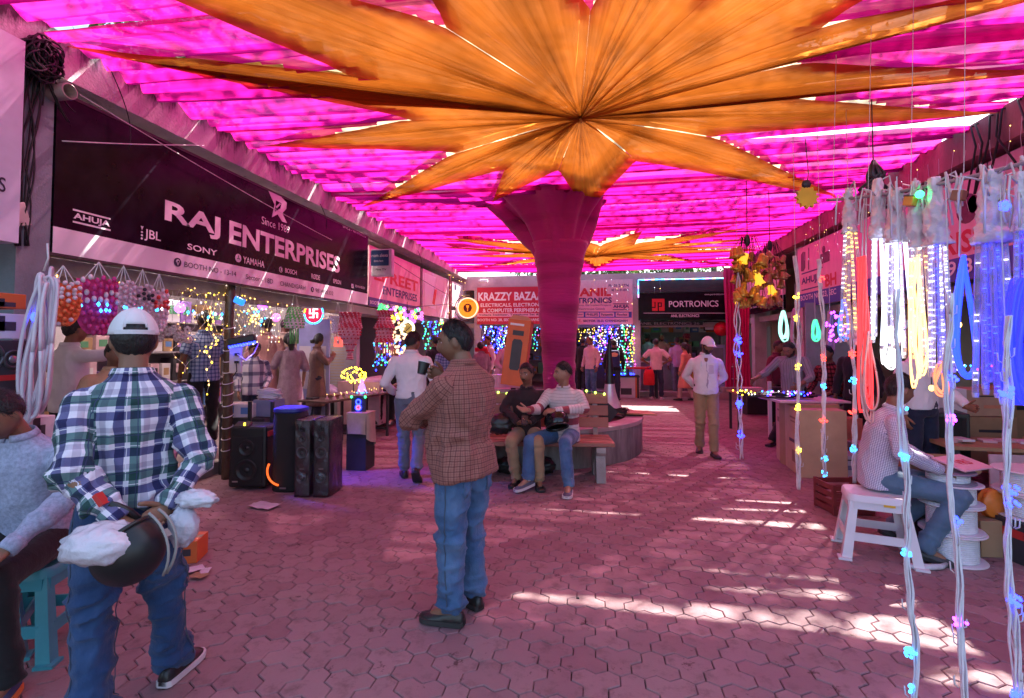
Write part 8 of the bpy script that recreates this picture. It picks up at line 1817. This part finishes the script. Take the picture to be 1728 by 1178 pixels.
p = at_D(1232, 686, 15.0); r = thing('cloth_bow', 'hot pink knot of cloth at the foot of the tall drape', 'drape', tuple(p)); MB().ell((0, 0, 0), (.13, .08, .10), 10, 8).build('knot', MATS['hot pink drape'], r, smooth=True); MB().tube([(0, 0, 0), (.12, 0, -.14), (.1, 0, -.24)], [.06, .05, .04], 8).build('tail', MATS['hot pink drape'], r, smooth=True)
p = at_D(1218, 555, 15.2); r = thing('balloon', 'red heart-like balloon under the black far-end sign', 'balloon', tuple(p)); MB().ell((0, 0, 0), (.24, .17, .22), 16, 10).build('balloon_skin', mat('red balloon', (.62, .015, .03), .25), r, smooth=True); MB().tube([(0, 0, -.22), (0, 0, -.5)], .004, 4).build('string', M_WIREW, r)
M_FADE = mat('faded print', (.27, .15, .09), .8)
a = at_h(1309, 773, 0); b = at_h(1350, 806, 0); c3 = at_h(1413, 778, .0); ang = math.atan2(b.y - a.y, b.x - a.x)
L1 = (b - a).length; mid = (a + b) / 2
for k in range(2):
 q = a.lerp(b, .25 + .5 * k); n_ = Vector((math.sin(ang), -math.cos(ang), 0)) * -1
 carton(('upright cardboard carton with printed marks, left of the pair on the right', 'upright cardboard carton with a round printed mark, right of the pair')[k], (q.x + n_.x * .26, q.y + n_.y * .26, 0), (L1 * .49, .5, .80), ang, M_CARD2, prints=(('f', -.1, .86, .5, .03, M_FADE), ('f', -.25, .70, .2, .08, M_FADE), ('f', .1, .52, .2, .1, M_FADE), ('f', .2, .52, .05, .12, M_FADE), ('f', .0, .25, .3, .16, M_FADE)) if k == 0 else (('f', 0, .84, .5, .03, M_FADE), ('f', 0, .78, .4, .02, M_FADE), ('f', -.1, .48, .45, .05, M_PRINT), ('f', .05, .25, .34, .18, M_FADE)), tape=False)
q = at_h(1383, 800, 0); ex2 = YAW + R(-2); Dq = (q - CAMP).dot(_fh); w2 = 64 * Dq / 850
carton('large plain brown carton facing the court, behind the slim yellow-lit string', (q.x, q.y + .30, 0), (w2, .55, .84), ex2, M_CARD, prints=(('f', -.1, .88, .5, .015, M_FADE), ('f', .2, .80, .3, .012, M_FADE), ('f', -.2, .66, .25, .012, M_FADE), ('f', 0, .5, .98, .008, M_FADE), ('f', -.25, .36, .2, .012, M_FADE)), tape=False)
MB_t = thing('table_board', 'pale board laid over the cartons as a stall table', 'table', (q.x - .02, q.y + .42, .845), ex2); MB().box((0, 0, .012), (w2 + .40, .62, .024)).build('tabletop', M_PINKS, MB_t)
p = Vector((q.x - .35, q.y + .35, .90)); r = thing('light_pile', 'heap of dark cable with blue, yellow and white LEDs on the carton table', 'fairy lights', tuple(p)); rs = random.Random(4); mb = MB()
for k in range(14): mb.tube([(rs.uniform(-.45, .45), rs.uniform(-.16, .16), rs.uniform(0, .05)) for _ in range(5)], .012, 4)
mb.build('cable_heap', M_CAB, r, smooth=True, kind='stuff')
for c in ('blue', 'blue', 'yel', 'white', 'purp', 'cyan'):
 mb = MB(); x0 = {'yel': -.42, 'white': -.1, 'purp': .1}.get(c, .05); [octa(mb, (x0 + rs.uniform(-.3, .3) * (.35 if c == 'yel' else 1), rs.uniform(-.2, .1), rs.uniform(.02, .07)), .010) for _ in range(12)]; mb.build('bulb', LED[c], r, kind='stuff')
q = at_h(1402, 806, 0); carton('long low white carton with faint print on the ground at the right', (q.x + .06, q.y + .16, 0), (.62, .3, .26), ex2 + R(-4), M_WBOX, prints=(('f', .1, .45, .5, .2, MATS['grey blue box']), ('f', -.35, .5, .1, .3, M_PRINT), ('f', .25, .8, .15, .05, M_PRINT), ('f', -.05, .8, .15, .05, M_PRINT)), tape=False)
q = at_h(1432, 800, 0); carton('orange-brown carton behind the low white one', (q.x + .12, q.y + .55, 0), (.40, .4, .62), ex2 + R(8), MATS['pale orange flap'], prints=(('f', .25, .3, .4, .4, M_PRINT),), tape=True); carton('pale open carton beside the seated stool man', (q.x + .28, q.y + .12, 0), (.36, .36, .36), ex2, M_PINKS, tape=False)
q = at_h(1418, 870, 0); r = thing('plastic_crate', 'dark red slatted crate behind the white plastic stool', 'crate', (q.x + .1, q.y + .16, 0), R(8)); m = mat('maroon crate', (.20, .035, .035), .6, var=.2)
for z in (.04, .11, .18, .25): MB().box((0, -.15, z), (.36, .015, .045)).build('slat', m, r); MB().box((-.18, 0, z), (.015, .3, .045)).build('slat', m, r); MB().box((.18, 0, z), (.015, .3, .045)).build('slat', m, r); MB().box((0, .15, z), (.36, .015, .045)).build('slat', m, r)
for x in (-.175, .175): [MB().box((x, y, .14), (.03, .03, .28)).build('corner_post', m, r) for y in (-.145, .145)]
MB().box((0, 0, .012), (.35, .29, .02)).build('crate_floor', m, r)
q = at_h(1283, 702, 0); r = thing('amplifier_case', 'black amplifier case with a pale edge under the far table on the right', 'case', (q.x - .05, q.y + .2, 0), R(6)); MB().box((0, 0, .24), (.46, .34, .46)).build('case_body', M_BLKP, r, bevel=.01); MB().box((0, -.172, .24), (.42, .006, .40)).build('grille', M_GRILL, r); MB().box((0, -.17, .465), (.48, .02, .02)).build('edge', M_BUCK, r); MB().box((0, -.17, .012), (.48, .02, .02)).build('edge', M_BUCK, r)
p = at_D(1292, 664, 9.2); r = thing('folding_table', 'small table of cables and gadgets behind the amplifier case', 'table', (p.x, p.y, 0), R(4)); MB().box((0, 0, .70), (1.2, .55, .03)).build('tabletop', M_CARD, r); [MB().box((x, y, .345), (.04, .04, .69)).build('leg', M_DARK, r) for x in (-.55, .55) for y in (-.22, .22)]
MB().box((.2, -.1, .76), (.3, .2, .09)).build('clutter', M_PRINT, r); MB().box((-.25, .0, .75), (.35, .25, .07)).build('clutter', M_REDP if False else M_PINKS, r); MB().box((-.45, 0, .74), (.12, .12, .05)).build('clutter', M_PRINT, r)
r = thing('white_post', 'white upright post at the end of the stall table, before the bending man', 'post', tuple(at_h(1300, 742, 0))); MB().box((0, 0, .48), (.05, .05, .96)).build('post_body', M_SWHT, r)
a = at_h(1466, 943, 0); b = at_h(1412, 916, 0); c3 = at_h(1552, 956, 0); cc = (b + c3) / 2; rz_s = math.atan2(c3.y - a.y, c3.x - a.x)
M_WPL = mat('white plastic', (.68, .64, .68), .4, var=.06)
ws = stool('white plastic stool the man in fine checks sits on', cc.x - .0, cc.y, rz_s, M_WPL, H=.47, W=.40, D=.34)
MB().box((.06, -.163, .425), (.07, .012, .045)).build('sticker', mat('yellow sticker', (.75, .42, .03), .5), ws)
def spool(label, x, y, z, rad, h, seed, m):
 r = thing('cable_spool', label, 'cable spool', (x, y, z), rnd(0, 3), group='spools of white cable at the right')
 for zz in (.006, h - .006): MB().lathe([(rad * 1.0, zz - .006), (rad * 1.03, zz), (rad, zz + .006)], n=32).build('flange', m, r, smooth=True, auto=30)
 mb = MB(); n = int((h - .03) / .014)
 for i in range(n): z_ = .02 + i * .0142; rr_ = rad * (.74 + .04 * noise.noise((i, seed, 0))); mb.tube(arc((.004 * noise.noise((seed, i, 1)), 0, z_), rr_, 0, 6.283, 26, (1, 0, 0), (0, 1, .012)), .0078, 6)
 mb.cyl((0, 0, .01), (0, 0, h - .01), rad * .72, rad * .72, 20); mb.build('wound_cable', mat('white cable', (.76, .73, .78)), r, smooth=True); return r
q = at_h(1640, 962, 0); Ds = (q - CAMP).dot(_fh); sx, sy = q.x, q.y + .19
spool('white cable spool with bare flange at the bottom of the stack', sx, sy, 0, .195, .215, 1, M_WPL); spool('white cable spool in the middle of the stack', sx - .005, sy, .216, .19, .20, 2, M_WPL); spool('white cable spool third up in the stack, under the papers', sx + .0, sy, .417, .185, .15, 3, M_WPL); spool('small flat spool on top of the stack at the right', sx - .02, sy, .568, .165, .085, 4, mat('grey flange', (.22, .2, .26), .4))
r = thing('printed_card', 'pink card printed with red and black letters resting on the spool stack', 'card', (sx + .10, sy + .03, .700), R(30)); MB().box((0, 0, 0), (.34, .22, .012), Matrix.Rotation(R(14), 3, 'X')).build('card_sheet', M_SPNK, r, bevel=.002)
me, co, bb, fs = text_mesh('VRS', .02); mb = MB(); M3 = Matrix.Rotation(R(14), 3, 'X'); mb.add([M3 @ Vector(((v[0] - (bb[0] + bb[1]) / 2) * .09, (v[1] - .35) * .10, .0075)) for v in co], fs); mb.build('lettering', M_INKR, r)
spool('white cable spool at the right edge behind the nearest string', sx + .62, sy + .1, .30, .22, .18, 5, M_WPL); spool('white cable spool on top at the right edge', sx + .60, sy + .12, .482, .21, .17, 6, M_WPL); carton('dark carton with red print at the right edge, under the spools', (sx + .6, sy + .05, 0), (.42, .4, .298), R(12), M_PRINT, prints=(('f', .0, .75, .4, .25, M_REDP), ('l', 0, .7, .4, .2, M_REDP)), tape=False)
q = at_D(1672, 848, 3.9); r = thing('orange_spool', 'small orange reel lying on its side behind the spool stack', 'cable spool', tuple(q)); r.rotation_euler = (R(90), 0, R(20)); MB().lathe([(.10, -.03), (.11, -.01), (.085, 0), (.11, .02), (.10, .04)], n=26).build('reel', mat('orange reel', (.75, .20, .03), .4), r, smooth=True)
carton('orange-brown carton under the small orange reel', (q.x + .05, q.y + .08, 0), (.42, .34, max(.2, q.z - .11)), R(5), M_CARD, tape=True)
q = at_h(1600, 925, 0); o = MB().grid(lambda u, v: ((u - .5) * .34, (v - .5) * .18, .012 + .03 * noise.noise((u * 4, v * 3, 3))), 8, 5).build('paper_scrap', M_PAPER); o.location = (q.x, q.y, .004); o.rotation_euler = (0, 0, .3); tag(o, 'pale sheet of paper on the ground between stool and spools', 'paper')
q = at_h(1560, 962, 0); o = MB().tube([(-.12, .02, .015), (0, 0, .02), (.12, .03, .018), (.2, .09, .02)], [.018, .024, .02, .014], 6).build('polythene_strip', M_POLY, smooth=True); o.location = q; tag(o, 'twisted strip of polythene on the ground by the stool foot', 'litter')
q = at_D(1570, 700, 4.15); r = thing('wooden_tray', 'shallow wooden tray beside the knees of the seated stool man', 'tray', (q.x, q.y, .60), R(-10)); MB().box((0, 0, 0), (.5, .3, .03)).build('tray_base', M_CARD, r); [MB().box((0, s * .15, .03), (.5, .015, .07)).build('rim', M_CARD, r) for s in (-1, 1)]; [MB().box((s * .25, 0, .03), (.015, .3, .07)).build('rim', M_CARD, r) for s in (-1, 1)]; MB().lathe([(.09, .015), (.09, .08), (.07, .085)], n=22, c=(-.08, .0, 0)).build('cable_reel', M_WPL, r, smooth=True, auto=40)
r = thing('tray_stand', 'dark stand carrying the shallow wooden tray', 'stand', (q.x, q.y + .05, 0)); MB().box((0, 0, .29), (.42, .26, .57)).build('stand_body', M_DARK, r)
q = at_D(1660, 742, 4.9); r = thing('display_table', 'wooden table strewn with pale packets at the right, in front of the stacked cartons', 'table', (q.x + .25, q.y, 0), R(-5)); MB().box((0, 0, .62), (1.3, .6, .035)).build('tabletop', M_CARD, r); [MB().box((x, y, .30), (.05, .05, .60)).build('leg', M_DARK, r) for x in (-.6, .6) for y in (-.25, .25)]
for k in range(12):
 t = thing('packet', 'small pale packet, one of a loose scatter on the wooden table at the right', 'packet', tuple(Vector((q.x + .25 + rnd(-.55, .55), q.y + rnd(-.25, .22), .638 + (.02 if k > 8 else 0)))), rnd(0, 3), 'packets on the wooden table'); MB().box((0, 0, .012), (rnd(.1, .18), rnd(.07, .12), .022)).build('packet_body', rs.choice([M_WBOX, M_PINKS, M_PAPER]), t, bevel=.003)
MB_w = thing('table_screen', 'pale panel closing the front of the wooden table at the right', 'panel', (q.x + .35, q.y - .28, .03)); MB().box((0, 0, .28), (1.0, .015, .54)).build('panel_sheet', M_PINKS, MB_w)
for k, (x, y, D, d, lab, m) in enumerate(((1582, 690, 5.8, (.36, .4, .95), 'white carton printed with a dark picture among the stacked cartons', M_WBOX), (1650, 705, 5.9, (.52, .4, .62), 'wide brown carton at the middle of the stacked cartons', M_CARD), (1643, 660, 5.95, (.5, .38, .30), 'brown carton on top of the wide one at the right', M_CARD2), (1700, 690, 6.0, (.40, .4, .95), 'tall brown carton at the right end of the stacked cartons', M_CARD))):
 p = at_D(x, y, D); zb = {0: .14, 1: .14, 2: .765, 3: .14}[k]; carton(lab, (p.x, p.y, zb), d, R(-4 + 5 * k), m, prints=(('f', 0, .45, .5, .5, M_PRINT),) if k == 0 else (('f', 0, .75, .5, .05, M_PRINT), ('f', .1, .35, .4, .12, MATS['pale orange flap'])), tape=k != 0)
q = at_D(1580, 740, 5.2); r = thing('speaker_box', 'large black loudspeaker box behind the seated stool man', 'speaker', (q.x, q.y + .2, .0), R(-15)); MB().box((0, 0, .45), (.62, .5, .88)).build('cabinet', M_BLKP, r, bevel=.01); MB().box((0, -.253, .45), (.56, .006, .80)).build('grille', M_GRILL, r)
for k, (x, y0, y1, w_, c, lab) in enumerate(((1322, 525, 578, 22, 'cyan', 'mint green rope light coil hung in the right booth, left of the man in grey'), (1343, 520, 590, 26, None, 'pale pink rope light coil hung behind the yellow-lit string'), (1376, 540, 576, 18, 'green', 'small green glowing rope light coil hung in the right booth'), (1401, 525, 598, 18, None, 'lilac cable coil hung right of the green coil'), (1425, 505, 575, 26, 'blue', 'blue and green light coil beneath the leftmost tube bundle'))):
 D = 8.4 - .25 * k; m = {'cyan': glow('mint neon', (.30, .9, .72), .5), 'green': glow('mint green neon', (.06, .8, .36), .45), 'blue': glow('blue coil', (.05, .18, 1), .6), None: mat('pink cable', (.56, .34, .46), .5)}[c]; neon(lab, x, y0, y1, w_, 5, m, .012, 60 + k, D)
r = thing('blue_bundle', 'small cluster of purple and blue LEDs hung beneath the leftmost tube bundle', 'fairy lights', tuple(at_D(1412, 540, 6.0))); mb = MB(); [octa(mb, (rnd(-.1, .1), rnd(-.05, .05), rnd(-.25, .1)), .016) for _ in range(34)]; mb.build('bulb', LED['purp'], r, kind='stuff')
shelf('shelf of goods on the rear wall of the near right booth', (7.25, 7.6, .14), (0, -1, 0), 3.8, 4, 1, 41, boxed='of the near right booth');
r = thing('wall_cloth', 'pale blue stained wall panel behind the red-shirted man', 'panel', tuple(at_D(1403, 590, 9.6))); MB().box((0, 0, .1), (.9, .03, 1.6)).build('panel_sheet', mat('stained blue panel', (.36, .46, .52), .7, var=.3, vs=4, dirt=.5), r)
for k, (x, y, D) in enumerate(((1618, 548, 4.5), (1704, 540, 4.2), (1572, 655, 4.6), (1698, 620, 4.8))):
 r = thing('warm_bulb', ('warm bulb glowing behind the blue neon loop', 'warm bulb glowing behind the wide tube bundle', 'yellow bulb hanging under the orange neon loop', 'warm bulb low behind the deep blue coil')[k], 'bulb', tuple(at_D(x, y, D))); MB().ell((0, 0, 0), (.022, .022, .028), 10, 8).build('glass', glow('warm bulb', (1, .55, .12), 1.2), r, smooth=True); MB().tube([(0, 0, .02), (0, 0, .5)], .004, 4).build('cord', M_CAB, r)
curtain('multicoloured light strip along the back of the right stall', at_D(1560, 618, 5.6), (1, 0, 0), 1.3, .06, 26, ['blue', 'white', 'pink', 'cyan'], .04, .012, 71)
# ================================================================ far booths
curtain('blue and violet light curtain at the front of the far pink-signed booth', at_Y(1000, 552, YB - .2), (1, 0, 0), .75, 1.25, 16, ['blue', 'blue', 'purp', 'white'], .07, .017, 81)
curtain('white and multicoloured light curtain by the pillar at the far end', at_Y(1043, 550, YB - .25), (1, 0, 0), .5, 1.8, 11, ['green', 'cyan', 'yel', 'pink', 'white'], .09, .018, 82)
curtain('yellow and white lights inside the far pink-signed booth', at_Y(975, 552, YB + .8), (1, 0, 0), 1.1, .6, 14, ['yel', 'warm', 'white'], .09, .016, 83)
curtain('purple fairy lights over the crimson-signed booth', at_Y(840, 552, YB + .9), (1, 0, 0), 1.6, .5, 18, ['purp', 'cyan', 'white', 'pink'], .09, .015, 84)
r = thing('tube_light', 'greenish tube light over the far right counter', 'lamp', tuple(at_Y(1100, 548, YB + 1.0))); MB().cyl((-.62, 0, 0), (.62, 0, 0), .022, .022, 8).build('tube', glow('tube green', (.35, .9, .6), 2), r); MB().box((0, .04, .03), (1.3, .05, .05)).build('fitting', M_SWHT, r)
for k, (x, D, lab) in enumerate(((1105, 15.6, 'pale'), (1000, 15.9, 'dark'), (845, 16.2, 'pink'))):
 p = at_D(x, 640, D); r = thing('shop_counter', lab + ' shop counter across the front of a far booth', 'counter', (p.x, p.y + .35, .14)); MB().box((0, 0, .42), (2.0 if k == 0 else 1.5, .5, .84)).build('counter_body', (M_GREYP, M_DARK, M_PINKS)[k], r, bevel=.01); MB().box((0, 0, .86), (2.06 if k == 0 else 1.56, .56, .03)).build('counter_top', M_SWHT if k == 0 else M_PINKS, r)
shelf('crowded shelf on the rear wall of the far crimson-signed booth', at_Y(815, 578, YB + 2.8) * 1 + Vector((0, 0, .15 - at_Y(815, 578, YB + 2.8).z)), (1, 0, 0), 2.6, 4, 1, 91, boxed='of the far crimson-signed booth')
shelf('crowded shelf on the rear wall of the far right booth', at_Y(1082, 578, YB + 2.8) + Vector((0, 0, .15 - at_Y(1082, 578, YB + 2.8).z)), (1, 0, 0), 2.7, 4, 1, 92, boxed='of the far right booth')
shelf('crowded shelf on the rear wall of the far pink-signed booth', at_Y(968, 578, YB + 2.8) + Vector((0, 0, .15 - at_Y(968, 578, YB + 2.8).z)), (1, 0, 0), 1.9, 4, 1, 93, boxed='of the far pink-signed booth')
p = at_D(1095, 626, 14.2); r = thing('carry_bag', 'bright red cloth bag held by the man with hands on hips', 'bag', tuple(p)); MB().rings([[Vector((w_ * math.cos(t), d_ * math.sin(t), z)) for t in [2 * math.pi * k / 16 for k in range(16)]] for w_, d_, z in ((.13, .05, -.40), (.16, .08, -.36), (.15, .07, -.1), (.11, .05, .04))]).build('bag_body', cloth('red bag', (.66, .02, .03), .7), r, smooth=True); MB().tube(arc((0, 0, .04), .08, 0, math.pi, 8), .012, 5).build('handle', MATS['red bag'], r, smooth=True)
p = at_D(1083, 612, 14.8); r = thing('red_cloth_table', 'small table with red cloth left of the man with hands on hips', 'table', (p.x, p.y, 0)); MB().box((0, 0, .86), (.9, .45, .05)).build('tabletop', M_REDC if False else MATS['red bag'], r); [MB().box((x, y, .42), (.05, .05, .84)).build('leg', M_DARK, r) for x in (-.4, .4) for y in (-.18, .18)]
p = at_h(1068, 672, 0); carton('orange and white carton standing at the foot of the far pillar', (p.x - .12, p.y + .2, 0), (.62, .3, .62), 0, M_WBOX, prints=(('f', .4, .5, .18, .98, M_ORBOX), ('f', -.1, .3, .5, .3, M_PRINT)), tape=False)
p = at_D(1050, 655, 14.6); r = thing('blue_lit_stall', 'small stall table glowing with blue light beside the backpack man', 'table', (p.x - .0, p.y + .3, 0)); MB().box((0, 0, .62), (1.0, .5, .05)).build('tabletop', M_DARK, r); [MB().box((x, y, .30), (.05, .05, .60)).build('leg', M_DARK, r) for x in (-.45, .45) for y in (-.2, .2)]; mb = MB(); [octa(mb, (rnd(-.45, .45), rnd(-.2, .2), .66 + rnd(0, .04)), .022) for _ in range(26)]; mb.build('bulb', LED['blue'], r, kind='stuff')
p = at_D(1218, 660, 14.9); r = thing('blue_chairs', 'blue and white rack beside the tall hot pink drape', 'rack', (p.x + .5, p.y, 0)); [MB().box((x, 0, .5), (.03, .3, 1.0)).build('upright', MATS['box blue'], r) for x in (-.2, 0, .2)]; [MB().box((0, 0, z), (.5, .3, .03)).build('shelf_board', M_SWHT, r) for z in (.2, .55, .9)]
p = at_D(1222, 690, 14.4); r = thing('stone_block', 'two stacked pink stone blocks under the drape knot', 'block', (p.x + .1, p.y, 0)); MB().box((0, 0, .09), (.55, .3, .18)).build('block_body', M_STEP, r, bevel=.008); MB().box((.04, 0, .26), (.4, .28, .15)).build('block_body', M_STEP, r, bevel=.008)
p = at_D(1212, 610, 15.3); r = thing('white_column_fridge', 'pale upright cabinet behind the walking man in the white cap', 'cabinet', (p.x, p.y + .4, .14)); MB().box((0, 0, .7), (.5, .4, 1.4)).build('cabinet_body', MATS['pale blue board'], r, bevel=.01); MB().box((0, -.205, .75), (.4, .006, 1.1)).build('glass_door', mat('cabinet glass', (.2, .25, .28), .08), r)
p = at_Y(1180, 560, YB + .1); r = thing('picture_frame', 'framed notice hanging over the far right counter', 'frame', (at_Y(1205, 556, YB + .5).x, YB + .5, at_Y(1205, 550, YB + .5).z)); MB().box((0, 0, 0), (.62, .03, .30)).build('frame_rim', M_DARK, r); MB().box((0, -.018, 0), (.54, .006, .23)).build('notice', M_SWHT, r)
for k, (a, b, s, lab) in enumerate(((at_X(105, 238, -4.03), at_X(345, 245, -4.0), .01, 'thin pale wire stretched across the long black sign'), (at_X(135, 160, -4.0), at_X(560, 405, -4.02), .03, 'pale wire slanting down along the top of the long black sign'), (at_X(640, 425, -4.05), at_X(760, 500, -4.05), .03, 'dark wire sagging across the pink signs on the left'), (at_X(640, 520, -4.05), at_X(765, 512, -4.0), .02, 'thin dark wire running to the round orange sign'))):
 tag(MB().tube(cat(a, b, 10, s), .005 if k < 2 else .007, 4).build('overhead_wire', M_WIREW if k < 2 else M_CAB, smooth=True), lab, 'wire')
for k, (x, y, w_, h_) in enumerate(((183, 130, .22, .4), (540, 355, .2, .2), (705, 430, .3, .22))):
 p = at_X(x, y, -4.03); tag(MB().tube([p + Vector((0, w_ * math.sin(t * 1.2), -h_ * t + .1)) for t in np.linspace(0, 1.6, 10)], .006, 4).build('overhead_wire', M_CAB, smooth=True), ('black cable looping down the parapet near the drain pipe', 'black cable drooping over the middle of the left parapet', 'black cable drooping over the far part of the left parapet')[k], 'wire')
p = at_Y(812, 474, YB - .2); r = thing('security_camera', 'small white camera under the parapet in the far left corner', 'camera', tuple(p)); MB().tube([(-.02, 0, 0), (.22, -.04, -.01)], .05, 10).build('camera_body', M_SWHT, r, smooth=True, auto=40); MB().box((-.06, .05, .02), (.05, .12, .05)).build('bracket', M_SWHT, r)
